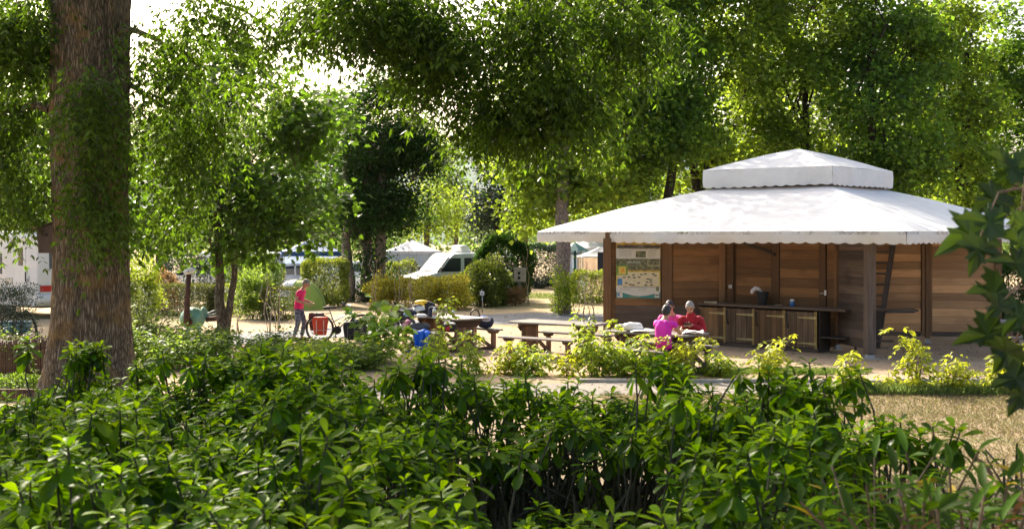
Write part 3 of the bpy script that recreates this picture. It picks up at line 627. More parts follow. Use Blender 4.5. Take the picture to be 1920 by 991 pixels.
el = [(820, 24.2, 1.45, 2, 85, .22, L_ELDERG, 'tall thin box elder sapling in front of the loaded picnic table'),
      (795, 23.6, .75, 4, 90, .3, L_ELDERG, 'low box elder sapling beneath the blue jacket'),
      (882, 23.4, .85, 4, 110, .26, L_ELDERG, 'box elder sapling at the end panel of the loaded picnic table'),
      (945, 23.3, .7, 5, 110, .3, L_ELDER, 'low yellow box elder sapling between the two left tables'),
      (1000, 23.2, .62, 6, 170, .36, L_ELDERG, 'wide green box elder sapling in front of the empty picnic table'),
      (1062, 23.0, .55, 3, 60, .2, L_ELDER, 'small yellow box elder sapling at the foot of the empty table panel'),
      (1112, 23.0, 1.15, 5, 230, .32, L_ELDERG, 'tall box elder sapling with orange tinted tips between the empty table and the sitters'),
      (1165, 23.0, .75, 5, 150, .36, L_ELDERG, 'dense green box elder sapling under the table with the white bag'),
      (1215, 22.8, .75, 6, 190, .36, L_ELDERG, 'mixed green and yellow box elder sapling below the magenta shirt'),
      (1268, 22.7, .88, 5, 150, .34, L_ELDER, 'bright yellow-green box elder sapling before the near table panel'),
      (1355, 22.9, .5, 5, 120, .3, L_ELDERG, 'low box elder sapling by the empty bench end'),
      (1440, 22.8, .78, 7, 140, .27, L_ELDER, 'golden box elder sapling in front of the cupboard doors'),
      (1592, 20.9, .68, 4, 80, .2, L_ELDER, 'thin yellow sapling before the foot of the big pavilion post'),
      (1665, 20.9, .34, 2, 30, .14, L_ELDER, 'tiny reddish yellow sapling beside the kerb stones'),
      (1722, 20.7, 1.12, 5, 120, .24, L_ELDER, 'tallest bright yellow sapling standing on the green grass tuft'),
      (1780, 20.6, .75, 6, 110, .27, L_ELDER, 'bushy yellow-green sapling on the green grass tuft'),
      (1862, 20.7, .95, 5, 105, .25, L_ELDER, 'yellow sapling under the maple leaves by the walk'),
      (1920, 20.9, .95, 4, 85, .32, L_ELDER, 'yellow sapling in front of the farthest picnic table')]
for i, (px, Y, h, ns, n, sp, m_, lab) in enumerate(el):
    sapling('box_elder_sapling', lab, (gx(px, Y), Y), h, ns, int(n*1.15), .105, .05, m_, 240+i, 'box elder saplings along the walk', sp, 'sapling', .6, comp=(2, .12), low=.04)
thin = [(506, 33, 1.9, 'bare thin sapling rising in front of the brownish hedge'), (520, 33.5, 2.3, 'tall bare sapling with few leaves near the standing woman'), (447, 31, 1.4, 'dark leaning stem beside the maple trunk'), (1092, 37, 2.0, 'thin bare sapling at the pale plane foot'), (1112, 37.5, 1.9, 'thin bare sapling with small leaves near the pavilion post'), (745, 42.5, 2.1, 'pale bare sapling in front of the variegated shrub'), (770, 42.3, 2.3, 'pale bare sapling in front of the golden shrub'), (992, 46, 2.4, 'thin leaning pole by the electricity box'), (702, 42.5, 2.0, 'pale bare sapling by the ivy trunk')]
for i, (px, Y, h, lab) in enumerate(thin):
    sapling('thin_sapling', lab, (gx(px, Y), Y), h, 3, 26, .06, .04, L_ELDERG, 270+i, 'thin bare saplings', .28, 'sapling', .2, stem=M_TWIGP)
bush('sucker_shoots', 'leafy suckers sprouting round the foot of the pale plane trunk', (gx(1058, 40), 40), (.5, .4, 1.5), 1500, .10, .05, L_ELDERG, 280, shell=.2, ragged=.3, power=2)
bush('lilac_shrub', 'loose grey-green lilac shrub hiding the side of the pale awning', (BX(470,45), 45), (1.1, .8, 2.1), 8000, .10, .06, L_HERB, 281, shell=.4, ragged=.25)
def litter(n, box, seed):
    rng = np.random.default_rng(seed); x0, x1, y0, y1 = box; P = np.stack([rng.uniform(x0, x1, n), rng.uniform(y0, y1, n), np.full(n, .014)], 1); a = rng.uniform(0, 6.28, n)
    V, T = leaf_tris(P, np.stack([np.cos(a), np.sin(a), rng.normal(size=n)*.12], 1), unit(np.array([0, 0, 1.])+rng.normal(size=(n, 3))*.25), .04+.05*rng.random(n), .03+.03*rng.random(n), fold=.25); return V, T
V_, T_ = join([litter(1500, (-7, 15, 21, 30), 1), litter(500, (2, 11, 11, 21), 2), litter(900, (-12, 8, 30, 46), 3)])
tag(mesh_obj('fallen_leaves', fast_mesh('fallen_leaves', V_, T_), leaf_mat('dry_leaf', [(0,(.16,.09,.045)), (.6,(.26,.17,.08)), (1,(.36,.28,.10))], [(0,(.2,.1,.04)), (1,(.3,.2,.06))], .2, .8, .2)), 'scattered dry fallen leaves over the yard and lawn', 'leaves', kind='stuff')
# ------------------------------------------------------------------ the big glossy hedge close by: rosettes of leaves on stems
M_TWIGD = simple('green_brown_twig', (.035,.035,.016), .8)
OBOV = ([0, .28, .6, .85, .96, 1], [.08, .45, .95, .88, .45, 0])
def LO(name, base, tr, **k):
    b = np.array(base); t = np.array(tr)
    return leaf_obj_mat(name, [(0, tuple(b*.55)), (.5, tuple(b)), (.9, tuple(b*1.35)), (.985, tuple(b*1.7)), (.99, tuple(b*1.2+np.array([.10,.05,.005])))], [(0, tuple(t*.6)), (.5, tuple(t)), (1, tuple(t*1.4))], **k)
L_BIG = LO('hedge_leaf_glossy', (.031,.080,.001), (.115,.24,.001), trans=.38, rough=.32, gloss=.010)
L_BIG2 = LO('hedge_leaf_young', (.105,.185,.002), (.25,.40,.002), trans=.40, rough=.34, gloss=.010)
L_DROOP = LO('drooping_leaf', (.034,.078,.006), (.12,.22,.006), trans=.36, rough=.5, gloss=.006)
L_YEL = LO('withered_leaf', (.36,.25,.015), (.45,.32,.02), trans=.4, rough=.5)
L_BRN = LO('dead_leaf', (.16,.09,.05), (.2,.1,.04), trans=.2, rough=.8)
# ------ outline of the hedge top in the photograph, as column -> row
TOPX = [-60, 0, 60, 100, 180, 260, 340, 430, 540, 640, 740, 850, 950, 1080, 1180, 1260, 1360, 1480, 1560, 1640, 1720, 1800]
TOPY = [742, 738, 742, 730, 690, 685, 690, 668, 670, 695, 712, 690, 702, 716, 716, 704, 716, 702, 748, 775, 792, 815]
def hedge_z(X, Y):
    px = 960+F*X/Y
    zf = CH-(np.interp(px, TOPX, TOPY)+14-HOR)*6.0/F
    hollow = np.exp(-((px-1040)/230)**2)
    yn = 985+330*hollow
    zn = CH-(yn-HOR)*2.7/F
    t = np.clip((6.0-Y)/3.3, 0, 1); th = t**1.0
    lump = .07*np.sin(X*5.1+Y*2.3)+.06*np.sin(X*8.3-Y*5.1+1)+.05*np.sin(X*3.1+Y*7.7)+.04*np.sin(X*13+Y*9+2)
    return zf*(1-th)+zn*th+lump*np.clip((6.6-Y)/1.2, .3, 1)-.06
def make_hedge():
    rng = np.random.default_rng(41); tips = []
    n = 6800; X = rng.uniform(-3.1, 2.3, n); Y = 2.35+3.9*rng.random(n)**.85
    px = 960+F*X/Y
    right = np.interp(Y, [2.3, 2.9, 3.3, 4.2, 5, 6.2], [1480, 1500, 1560, 1660, 1610, 1560])
    ok = (px > -90) & (px < right)
    X, Y = X[ok], Y[ok]
    Z = hedge_z(X, Y); dep = rng.exponential(.085, len(X)); dep[rng.random(len(X)) < .3] *= .2
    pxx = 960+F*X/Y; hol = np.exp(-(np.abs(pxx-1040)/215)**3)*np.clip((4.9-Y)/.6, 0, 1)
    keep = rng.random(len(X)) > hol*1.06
    pts = np.stack([X, Y], 1); got = []; cell = {}
    for q in np.argsort(dep):
        if not keep[q]: continue
        rr = .048+.013*rng.random(); cx_, cy_ = int(X[q]//.06), int(Y[q]//.06); ok_ = True
        for u_ in (-1, 0, 1):
            for v_ in (-1, 0, 1):
                for h_ in cell.get((cx_+u_, cy_+v_), ()):
                    if (pts[h_]-pts[q])@(pts[h_]-pts[q]) < rr*rr: ok_ = False
        if ok_: cell.setdefault((cx_, cy_), []).append(q); got.append(q)
    keep = np.array(got)
    tips = np.stack([X, Y, Z-dep], 1)[keep]; deep = dep[keep]
    # lower rosettes on the flanks and inside
    m = 1300; X = rng.uniform(-3.0, 2.0, m); Y = rng.uniform(2.6, 6.2, m); px = 960+F*X/Y; ok = (px > -150) & (px < np.interp(Y, [2.3, 3.3, 4.2, 5, 6.2], [1400, 1500, 1600, 1580, 1540]))
    X, Y = X[ok], Y[ok]; low = np.stack([X, Y, hedge_z(X, Y)-.18-rng.random(len(X))*1.1], 1); lpx = 960+F*X/Y; lh = (np.abs(lpx-1040) < 260) & (Y < 4.9); low = low[~(lh & (rng.random(len(low)) < .8))]; low[:, 2] = np.maximum(low[:, 2], .25)
    bw = np.stack([rng.uniform(-2.6, 1.9, 800), rng.uniform(5.2, 6.3, 800), .12+1.4*rng.random(800)], 1); low = np.concatenate([low, bw])
    # shoots that stand out of the top: column, row of the tip, depth, how many rosettes
    sp = []
    for px, py, Yd, k, s in [(140, 632, 6.0, 9, .10), (175, 650, 6.0, 6, .09), (165, 690, 6.0, 6, .10), (440, 640, 6.0, 16, .16), (470, 655, 6.1, 12, .15), (515, 655, 6.0, 15, .16), (565, 658, 6.1, 12, .15), (390, 668, 6.0, 10, .13), (620, 680, 6.1, 8, .12), (250, 672, 6.1, 8, .13), (290, 680, 6.1, 7, .12), (800, 665, 5.6, 13, .14), (850, 668, 5.6, 10, .13), (770, 690, 5.6, 4, .08), (1235, 672, 5.2, 7, .07), (1265, 690, 5.2, 4, .06), (1430, 696, 4.6, 12, .13), (1500, 684, 4.6, 15, .13), (1550, 704, 4.6, 9, .10), (1655, 790, 4.1, 5, .06), (1690, 800, 4.1, 4, .05), (1757, 795, 3.9, 6, .06), (1030, 700, 5.9, 5, .1), (660, 700, 5.9, 5, .1), (320, 700, 6.0, 5, .1),
                          (560, 735, 4.6, 4, .07), (255, 770, 4.4, 4, .08), (610, 790, 3.6, 4, .06), (235, 850, 3.2, 4, .06), (200, 960, 2.75, 3, .05), (450, 948, 2.7, 3, .05), (1130, 945, 2.7, 4, .06), (760, 955, 2.7, 3, .05), (850, 975, 2.7, 3, .05), (900, 880, 3.1, 3, .05), (930, 830, 3.4, 3, .06), (1350, 870, 3.1, 5, .08), (1400, 830, 3.3, 4, .07), (1460, 800, 3.6, 4, .08), (660, 900, 2.9, 3, .05), (1000, 975, 2.65, 3, .04)]:
        c = np.array([gx(px, Yd), Yd, gz(py, Yd)])
        for q in range(k):
            d = rng.normal(size=3)*np.array([s, s, s*.5]); d[2] = -abs(d[2])*1.4 if q else 0
            sp.append(c+d)
    sp = np.array(sp)
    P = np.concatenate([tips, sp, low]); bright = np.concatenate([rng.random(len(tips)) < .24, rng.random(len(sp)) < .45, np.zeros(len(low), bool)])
    vis = np.concatenate([np.ones(len(tips)), np.full(len(sp), 2), np.zeros(len(low))])
    dk = np.concatenate([deep, np.zeros(len(sp)), np.full(len(low), 1.)])
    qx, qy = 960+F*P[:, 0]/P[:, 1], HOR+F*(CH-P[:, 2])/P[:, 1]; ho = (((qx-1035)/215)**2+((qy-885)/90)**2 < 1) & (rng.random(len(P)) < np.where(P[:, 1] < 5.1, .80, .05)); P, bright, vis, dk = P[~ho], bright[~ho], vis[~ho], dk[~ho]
    # which shrub a rosette belongs to: the hedge is a row of separate plants
    cen = np.array([(-2.0, 5.9), (-1.45, 3.5), (.0, 4.3), (.25, 3.0), (1.35, 4.4), (-.85, 5.8), (.55, 5.8)])
    labs = ['glossy hedge shrub at the foot of the massive ash, one tall shoot against the bark',
            'brightest broad hedge shrub with big pale rosettes, nearest below the ash',
            'hedge shrub in the middle of the glossy hedge, above the dark hollow',
            'low hedge shrub at the bottom of the dark hollow with a few bright rosettes',
            'hedge shrub at the lawn end of the glossy hedge with a tall dark crest',
            'glossy hedge shrub with drooping shoots below the maple trunk',
            'low flat-topped hedge shrub in front of the seated group']
    size = np.clip(rng.normal(1.0, .16, len(P)), .65, 1.4)
    own = np.argmin(((P[:, None, :2]-cen)**2).sum(2), 1)
    shapes = []
    for k in range(6):
        v, t = leaf_tris(np.zeros((1, 3)), np.array([[1., 0, 0]]), np.array([[0, 0, 1.]]), .063, [.027, .030, .028, .026, .031, .029][k], OBOV, .16, [.10, .22, .30, .16, .26, .05][k]); shapes.append((v, t))
    me_s = [[None]*6, [None]*6]
    for g, m_ in enumerate((L_BIG, L_BIG2)):
        for k in range(6):
            me_s[g][k] = fast_mesh('leaf', *shapes[k]); me_s[g][k].materials.append(m_)
            me_s[g][k].polygons.foreach_set('use_smooth', [True]*len(me_s[g][k].polygons))
    for s_ in range(len(cen)):
        c = cen[s_]; root = thing('hedge_shrub', labs[s_], 'shrub', (c[0], c[1], 0), 0, 'shrubs of the glossy hedge'); org = np.array([c[0], c[1], 0])
        idx = np.where(own == s_)[0]; A = {0: [], 1: []}
        for i in idx:
            k = int(rng.integers(13, 19)) if dk[i] < .5 else int(rng.integers(7, 11)); a = rng.uniform(0, 6.28)+np.arange(k)*2.399
            age = np.linspace(1, 0, k)                                    # 1 = oldest, outermost, hanging; 0 = youngest, in the middle
            el = .85-1.75*age**.9+rng.normal(size=k)*.16; tilt = rng.normal(size=3)*np.array([.22, .22, .05])
            D = np.stack([np.cos(a)*np.cos(el), np.sin(a)*np.cos(el), np.sin(el)], 1)+tilt
            N = unit(np.stack([-np.cos(a)*np.sin(el), -np.sin(a)*np.sin(el), np.cos(el)], 1)+rng.normal(size=(k, 3))*.16)
            Ls = (.62+.62*age**.6)*rng.uniform(.85, 1.15, k)*size[i]
            B = P[i]+np.stack([np.zeros(k), np.zeros(k), -.055*age], 1)*size[i]
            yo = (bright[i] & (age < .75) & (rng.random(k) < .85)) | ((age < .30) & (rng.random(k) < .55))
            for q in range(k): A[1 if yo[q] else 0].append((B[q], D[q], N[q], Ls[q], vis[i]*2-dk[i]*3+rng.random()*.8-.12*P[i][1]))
        flat_ = [(g,)+x for g in (0, 1) for x in A[g]]
        order = sorted(range(len(flat_)), key=lambda j: -flat_[j][5]); single = set(order[:290])
        for j in order[:290]:
            g, b, d, n_, l, _ = flat_[j]
            d = Vector(d).normalized(); sx = Vector(n_).cross(d).normalized(); nz = d.cross(sx)
            o = bpy.data.objects.new('leaf', me_s[g][int(rng.integers(6))]); link(o, root)
            M = Matrix((d, sx, nz)).transposed().to_4x4(); M = Matrix.Translation(Vector(b)-Vector(org))@M@Matrix.Scale(l, 4); o.matrix_local = M
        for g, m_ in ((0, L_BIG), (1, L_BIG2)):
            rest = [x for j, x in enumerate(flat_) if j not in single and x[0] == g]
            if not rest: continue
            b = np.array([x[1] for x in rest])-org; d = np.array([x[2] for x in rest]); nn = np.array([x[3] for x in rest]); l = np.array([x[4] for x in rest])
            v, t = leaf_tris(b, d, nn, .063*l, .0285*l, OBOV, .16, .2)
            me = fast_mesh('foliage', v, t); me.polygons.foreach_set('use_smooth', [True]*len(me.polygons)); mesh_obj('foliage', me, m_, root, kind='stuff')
        sg = []
        for i in idx:
            b = P[i]-org; a = b+np.array([rng.normal()*.06, rng.normal()*.06, -min(.35, b[2]*.4)]); sg.append((wander(a, b, 3, .05, rng), [.0045, .004, .003]))
        for q in range(520):  # dark twig tangle added so the hollow reads as deep shade
            b = np.array([(rng.uniform(-.6, 1.25) if q > 200 else c[0]+rng.normal()*.6), rng.uniform(4.9, 6.3), rng.uniform(.3, 1.72)])-org; a = b+np.array([rng.normal()*.16, rng.normal()*.12, -rng.uniform(.15, .5)]); sg.append(([tuple(np.maximum(a, [-9, -9, .02])), tuple(b)], [.010, .006]))
        for q in range(14):
            b = np.array([rng.normal()*.5, rng.normal()*.4, rng.uniform(1.2, 1.7)]); sg.append((wander((b[0]*.3, b[1]*.3, 0), b, 5, .06, rng), np.linspace(.02, .008, 5)))
        tubes(sg, 4).build('stem', M_TWIGD, root, kind='stuff')
make_hedge()
sheet('soil_shade_bed', [(-5,1.0), (2.6,1.0), (3.2,4.5), (2.2,6.8), (-5,7.0)], .010, ground_mat('humus_shade', [(.35,(.03,.022,.014)), (.6,(.05,.037,.024)), (.8,(.075,.055,.035))], speck=(.05,.035,.02)))  # dark soil sheet; the hedge's deep shade is put into its colour
# ------ narrow-leaved drooping plant with yellow and dead leaves
def make_buddleia():
    rng = np.random.default_rng(52); X = []; root = thing('drooping_shrub', 'narrow-leaved drooping shrub with yellow and dead brown leaves at the lawn end of the hedge', 'shrub', (1.25, 2.95, 0)); org = np.array([1.25, 2.95, 0])
    me = {}
    for g, m_ in ((0, L_DROOP), (1, L_YEL), (2, L_BRN)):
        v, t = leaf_tris(np.zeros((1, 3)), np.array([[1., 0, 0]]), np.array([[0, 0, 1.]]), .085, .019, LANCE, .22, .32)
        me[g] = fast_mesh('leaf', v, t); me[g].materials.append(m_); me[g].polygons.foreach_set('use_smooth', [True]*len(me[g].polygons))
    sg = []; cnt = 0; rest = {0: [], 1: [], 2: []}
    tipspec = [(1510+rng.uniform(0, 440), 905+rng.uniform(0, 90), rng.uniform(2.4, 3.0)) for _ in range(26)]+[(1560, 865, 2.9), (1625, 900, 2.7), (1500, 930, 2.6), (1680, 880, 2.9), (1740, 905, 2.7), (1700, 840, 3.1), (1850, 850, 3.0), (1835, 838, 3.05), (1890, 890, 2.8), (1915, 870, 2.9), (1780, 870, 3.0), (1960, 900, 2.8), (1590, 960, 2.5), (1700, 960, 2.5), (1800, 950, 2.55), (1880, 965, 2.5), (1540, 890, 3.2), (1640, 850, 3.3), (1930, 930, 2.6), (1470, 975, 2.5), (1660, 930, 2.6), (1830, 905, 2.7), (1750, 850, 3.2)]
    for px, py, Y in tipspec:
        tip = np.array([gx(px, Y), Y, gz(py, Y)])
        st = np.array([1.25+rng.normal()*.15, 2.95+rng.normal()*.15, .3]); st = tip*.5+st*.5; st[2] = max(.5, tip[2]-1.1)
        p = wander(st, tip, 9, .03, rng); p[-1, 2] -= .01; sg.append((p-org, np.linspace(.008, .003, 9)))
        for k in range(46):
            f = .25+.75*k/45; i = min(7, int(f*8)); b = p[i]+(p[i+1]-p[i])*(f*8-i)
            a = k*2.4+rng.normal()*.4; d = np.array([math.cos(a), math.sin(a), .35-.55*(1-f)*2+rng.normal()*.2+(.5 if k > 42 else 0)])
            u_ = rng.random(); g = 0 if u_ < .92 else (1 if u_ < .955 else 2)
            if g == 2: d[2] -= 1.2
            rest[g].append((b-org, d, unit(np.array([0, 0, 1.])+rng.normal(size=3)*.3), rng.uniform(.6, 1.25)))
    for g in rest:
        rng.shuffle(rest[g])
        for j, (b, d, n_, l) in enumerate(rest[g]):
            if (g == 0 and j < 200) or g:
                d = Vector(d).normalized(); sx = Vector(n_).cross(d).normalized(); nz = d.cross(sx)
                o = bpy.data.objects.new('leaf', me[g]); link(o, root)
                o.matrix_local = Matrix.Translation(Vector(b))@Matrix((d, sx, nz)).transposed().to_4x4()@Matrix.Scale(l, 4)
                if g == 1: o['label'] = 'yellow withered leaf'
                if g == 2: o['label'] = 'brown dead leaf'
        if g == 0:
            r_ = rest[0][200:]; v, t = leaf_tris(np.array([x[0] for x in r_]), np.array([x[1] for x in r_]), np.array([x[2] for x in r_]), np.array([x[3] for x in r_])*.085, np.array([x[3] for x in r_])*.019, LANCE, .22, .32)
            m2 = fast_mesh('foliage', v, t); m2.polygons.foreach_set('use_smooth', [True]*len(m2.polygons)); mesh_obj('foliage', m2, L_DROOP, root, kind='stuff')
    tubes(sg, 5).build('stem', M_TWIG, root, kind='stuff')
make_buddleia()
# ------ big maple leaves hanging into view at the picture's side: a sapling that stands just outside
MAPLE_OUT = [(0,0),(.10,.02),(.34,-.06),(.30,.05),(.52,.10),(.42,.18),(.64,.36),(.46,.36),(.44,.46),(.24,.40),(.22,.56),(.30,.70),(.17,.70),(.13,.84),(.0,1.06)]
MAPLE_OUT = MAPLE_OUT+[(-x, y) for x, y in reversed(MAPLE_OUT[1:-1])]
L_MAP2 = LO('maple_leaf_big', (.020,.046,.007), (.07,.12,.008), trans=.26, rough=.42)
def make_sprig():
    rng = np.random.default_rng(61); bx, by = 1.42, 2.55
    root = thing('maple_sapling', 'dark maple sapling whose big lobed leaves hang in front of the pavilion end', 'sapling', (bx, by, 0))
    mes = []
    for v in range(3):
        bm = bmesh.new(); ring = [bm.verts.new((y*.13, x*.13, .010*math.sin(9*y+v)+.022*abs(x)-.05*(.3+.5*v)*y*y*.6)) for x, y in MAPLE_OUT]
        c = bm.verts.new((.045, 0, -.004)); nr = len(ring)
        for i in range(nr): bm.faces.new((c, ring[i], ring[(i+1) % nr]))
        m_ = bpy.data.meshes.new('leaf'); bm.to_mesh(m_); bm.free(); m_.materials.append(L_MAP2); mes.append(m_)
    sg = [(wander((0, 0, 0), (.05, .05, 3.4), 9, .012, rng), np.linspace(.02, .008, 9))]
    # leaf base (column, row), depth, direction of the tip in the picture (right, up), scale, tilt towards the eye
    specs = [(1846, 430, 2.45, (-1, -.25), 1.08, .5), (1838, 445, 2.4, (-.35, -1), .72, .55), (1880, 425, 2.4, (-1, .35), .85, .4), (1885, 362, 2.5, (-1, -.45), .8, .6), (1900, 345, 2.5, (-.2, .9), .75, .4), (1925, 330, 2.5, (-.9, .6), .9, .5), (1915, 395, 2.4, (.1, -1), .8, .4),
             (1893, 548, 2.45, (-1, .05), 1.0, .45), (1885, 560, 2.4, (-.7, -.7), .55, .5), (1880, 625, 2.45, (-1, -.05), .98, .5), (1900, 640, 2.4, (-.5, -.9), .7, .5), (1925, 500, 2.4, (-1, .4), .8, .5), (1925, 580, 2.4, (-.8, -.5), .75, .4), (1930, 700, 2.4, (-1, -.25), .85, .5), (1925, 720, 2.4, (-.6, -.9), .7, .4), (1932, 470, 2.45, (-.8, .6), .8, .5), (1940, 620, 2.4, (-1, .3), .7, .5), (1935, 420, 2.5, (-.5, -.9), .8, .3)]
    for px, py, Y, d2, s, tl in specs:
        b = Vector((gx(px, Y)-bx, Y-by, gz(py, Y))); d = Vector((d2[0], -.25+rng.normal()*.2, d2[1])).normalized()
        n_ = Vector((rng.normal()*.25, -tl-.35, .75)); sx = n_.cross(d).normalized(); nz = d.cross(sx)
        o = bpy.data.objects.new('leaf', mes[int(rng.integers(3))]); link(o, root)
        o.matrix_local = Matrix.Translation(b)@Matrix((d, sx, nz)).transposed().to_4x4()@Matrix.Scale(s*.8, 4)
        e = b-d*.07+Vector((.03, .01, .03)); sg.append(([tuple(b), tuple(b-d*.03+Vector((.01,0,.012))), tuple(e)], .0017))
        tz = e.z+.10; sg.append((wander(tuple(e), (.02+.01*tz/3, .02, tz), 5, .05, rng), np.linspace(.0025, .005, 5)))
    tubes(sg, 6).build('stem', M_TWIG, root, smooth=True, kind='stuff')
    C = ell_points(rng, 50, (.75, .1, 2.8), (.5, .5, .9), .3)
    V, T = spray(rng, C, 2, .12, .13, .12, .4, lobed=True); mesh_obj('foliage', fast_mesh('foliage', V, T), L_MAP2, root, kind='stuff')
make_sprig()
# ------------------------------------------------------------------ timber pavilion with a white canopy
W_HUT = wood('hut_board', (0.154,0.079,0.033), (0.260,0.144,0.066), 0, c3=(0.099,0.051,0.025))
W_HUTLIT = wood('hut_board_lit', (0.485,0.259,0.124), (0.703,0.424,0.216), 0, c3=(0.363,0.201,0.102))  # lit copy of the hut boards; warm bounced light painted into the colour
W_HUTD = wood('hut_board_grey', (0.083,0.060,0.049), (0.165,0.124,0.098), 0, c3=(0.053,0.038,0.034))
W_POST = wood('hut_post', (0.140,0.075,0.036), (0.235,0.136,0.069), 2, c3=(0.103,0.057,0.033))
W_POSTD = wood('hut_post_grey', (0.072,0.052,0.044), (0.152,0.120,0.104), 2, c3=(0.048,0.036,0.032))
W_DOOR = wood('door_plank', (0.102,0.066,0.039), (0.210,0.142,0.089), 2, c3=(0.058,0.037,0.023))
W_DOORB = wood('door_plank_brown', (0.148,0.084,0.039), (0.240,0.146,0.073), 2, c3=(0.093,0.052,0.026))
W_DARK = wood('counter_wood', (.07,.05,.04), (.13,.10,.08), 0)
M_YEL = simple('yellow_strip', (.42,.28,.09), .6, var=.25, scale=20)
M_IRON = simple('black_iron', (.02,.018,.017), .5, .3)
M_HINGE = simple('tarnished_hinge', (.40,.34,.16), .5, .5, var=.3)
M_CONC = simple('concrete', (.38,.37,.36), .9, var=.15, scale=15)
M_STEEL = simple('galvanised_steel', (.42,.44,.46), .4, .8)
M_WHITE = simple('white_plastic', (.78,.78,.76), .4, var=.04)
M_BLACK = simple('black_cloth', (.018,.018,.021), .8, var=.3)
def canopy_mat():
    def b(N, L):
        tc = N('ShaderNodeTexCoord'); sp = N('ShaderNodeSeparateXYZ'); L(tc.outputs['Object'], sp.inputs[0])
        no = N('ShaderNodeTexNoise', Scale=1.6, Detail=7.0, Roughness=.7); L(tc.outputs['Object'], no.inputs['Vector'])
        n2 = N('ShaderNodeTexNoise', Scale=14.0, Detail=5.0, Roughness=.75); L(tc.outputs['Object'], n2.inputs['Vector'])
        # mildew that has grown along the hem
        d = N('ShaderNodeMath', operation='SUBTRACT'); L(sp.outputs[2], d.inputs[0]); d.inputs[1].default_value = 2.765
        a = N('ShaderNodeMath', operation='ABSOLUTE'); L(d.outputs[0], a.inputs[0])
        m = N('ShaderNodeMapRange'); L(a.outputs[0], m.inputs[0]); m.inputs[1].default_value = .0; m.inputs[2].default_value = .07; m.inputs[3].default_value = 1; m.inputs[4].default_value = 0
        r1 = ramp(N, [(.46, (0,0,0)), (.56, (1,1,1))]); L(no.outputs['Fac'], r1.inputs[0])
        r2 = ramp(N, [(.42, (0,0,0)), (.58, (1,1,1))]); L(n2.outputs['Fac'], r2.inputs[0])
        q = N('ShaderNodeMath', operation='MULTIPLY'); L(m.outputs[0], q.inputs[0]); L(r1.outputs[0], q.inputs[1])
        q2 = N('ShaderNodeMath', operation='MULTIPLY'); L(q.outputs[0], q2.inputs[0]); L(r2.outputs[0], q2.inputs[1])
        tone = ramp(N, [(.3, (.70,.70,.70)), (.7, (.80,.80,.80))]); L(no.outputs['Fac'], tone.inputs[0])
        mx = N('ShaderNodeMixRGB'); L(q2.outputs[0], mx.inputs[0]); L(tone.outputs[0], mx.inputs[1]); mx.inputs[2].default_value = rgba((.10,.09,.085))
        p = N('ShaderNodeBsdfPrincipled', Roughness=.45); p.inputs['Specular IOR Level'].default_value = .35; L(mx.outputs[0], p.inputs['Base Color'])
        n3 = N('ShaderNodeTexNoise', Scale=2.2, Detail=3.0); L(tc.outputs['Object'], n3.inputs['Vector'])
        bp = N('ShaderNodeBump', Strength=.6, Distance=.08); L(n3.outputs['Fac'], bp.inputs['Height']); L(bp.outputs[0], p.inputs['Normal'])
        tr = N('ShaderNodeBsdfTranslucent'); L(mx.outputs[0], tr.inputs['Color']); sh = N('ShaderNodeMixShader'); sh.inputs[0].default_value = .12
        L(p.outputs[0], sh.inputs[1]); L(tr.outputs[0], sh.inputs[2]); return sh.outputs[0]
    return mat('canopy_fabric', b)
M_CANOPY = canopy_mat()
hut = thing('pavilion', 'open timber pavilion of boarded wall panels under a two-tier white canopy', 'pavilion', (0, 0, 0))
def V2(a): return Vector((a[0], a[1], 0))
def online(A, B, px):
    k = (px-960)/F; t = (k*A[1]-A[0])/((B[0]-A[0])-k*(B[1]-A[1])); return (A[0]+t*(B[0]-A[0]), A[1]+t*(B[1]-A[1]))
rb = random.Random(8)
def boards(A, B, z0, z1, n, m, th=.03, low=None, nlow=0):
    a, b = V2(A), V2(B); d = b-a; ln = d.length; ang = math.atan2(d.y, d.x); h = (z1-z0)/n; c = (a+b)/2; nrm = Vector((d.y, -d.x, 0)).normalized()
    for k in range(n):
        off = nrm*rb.uniform(-.003, .004)
        piece('board', (round(ln, 2), th, round(h-.002, 3)), (low if low and k < nlow else m), hut, (c.x+off.x, c.y+off.y, z0+(k+.5)*h), (rb.uniform(-.012, .012), 0, ang), .005)
def post(p, wx, wy, ang, m, z0=0, z1=2.62, foot=False):
    o = piece('post', (wx, wy, round(z1-z0, 2)), m, hut, (p[0], p[1], (z0+z1)/2), (0, 0, ang), .008)
    if foot: f = MB().box((0, 0, 0), (wx*.7, wy*.8, .10)).box((0, 0, -.045), (wx*1.6, wy*1.6, .03)).build('post_foot', M_CONC, o, loc=(0, 0, -(z1-z0)/2-.06))
    return o
P0, P1, P2, P3 = (2.42, 30.3), (5.25, 29.85), (7.56, 27.75), (7.86, 26.25)
R0, R1, R2 = (9.12, 29.95), (10.32, 29.75), (12.02, 29.5)
aA = math.atan2(P1[1]-P0[1], P1[0]-P0[0]); aB = math.atan2(P2[1]-P1[1], P2[0]-P1[0]); aP = math.atan2(P3[1]-P2[1], P3[0]-P2[0]); aR = math.atan2(R2[1]-R0[1], R2[0]-R0[0])
q = [online(P0, P1, x) for x in (1147, 1240, 1262, 1356)]
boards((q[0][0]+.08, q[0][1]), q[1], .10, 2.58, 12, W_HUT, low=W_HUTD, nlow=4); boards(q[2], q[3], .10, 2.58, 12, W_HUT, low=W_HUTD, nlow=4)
post(P0, .20, .20, aA, W_POST, .0, 2.62); post(online(P0, P1, 1251), .27, .07, aA, W_POST); post(P1, .16, .16, aA, W_POST)
w_ = [online(P1, P2, x) for x in (1374, 1381, 1447, 1455, 1463, 1536, 1543, 1551, 1572)]
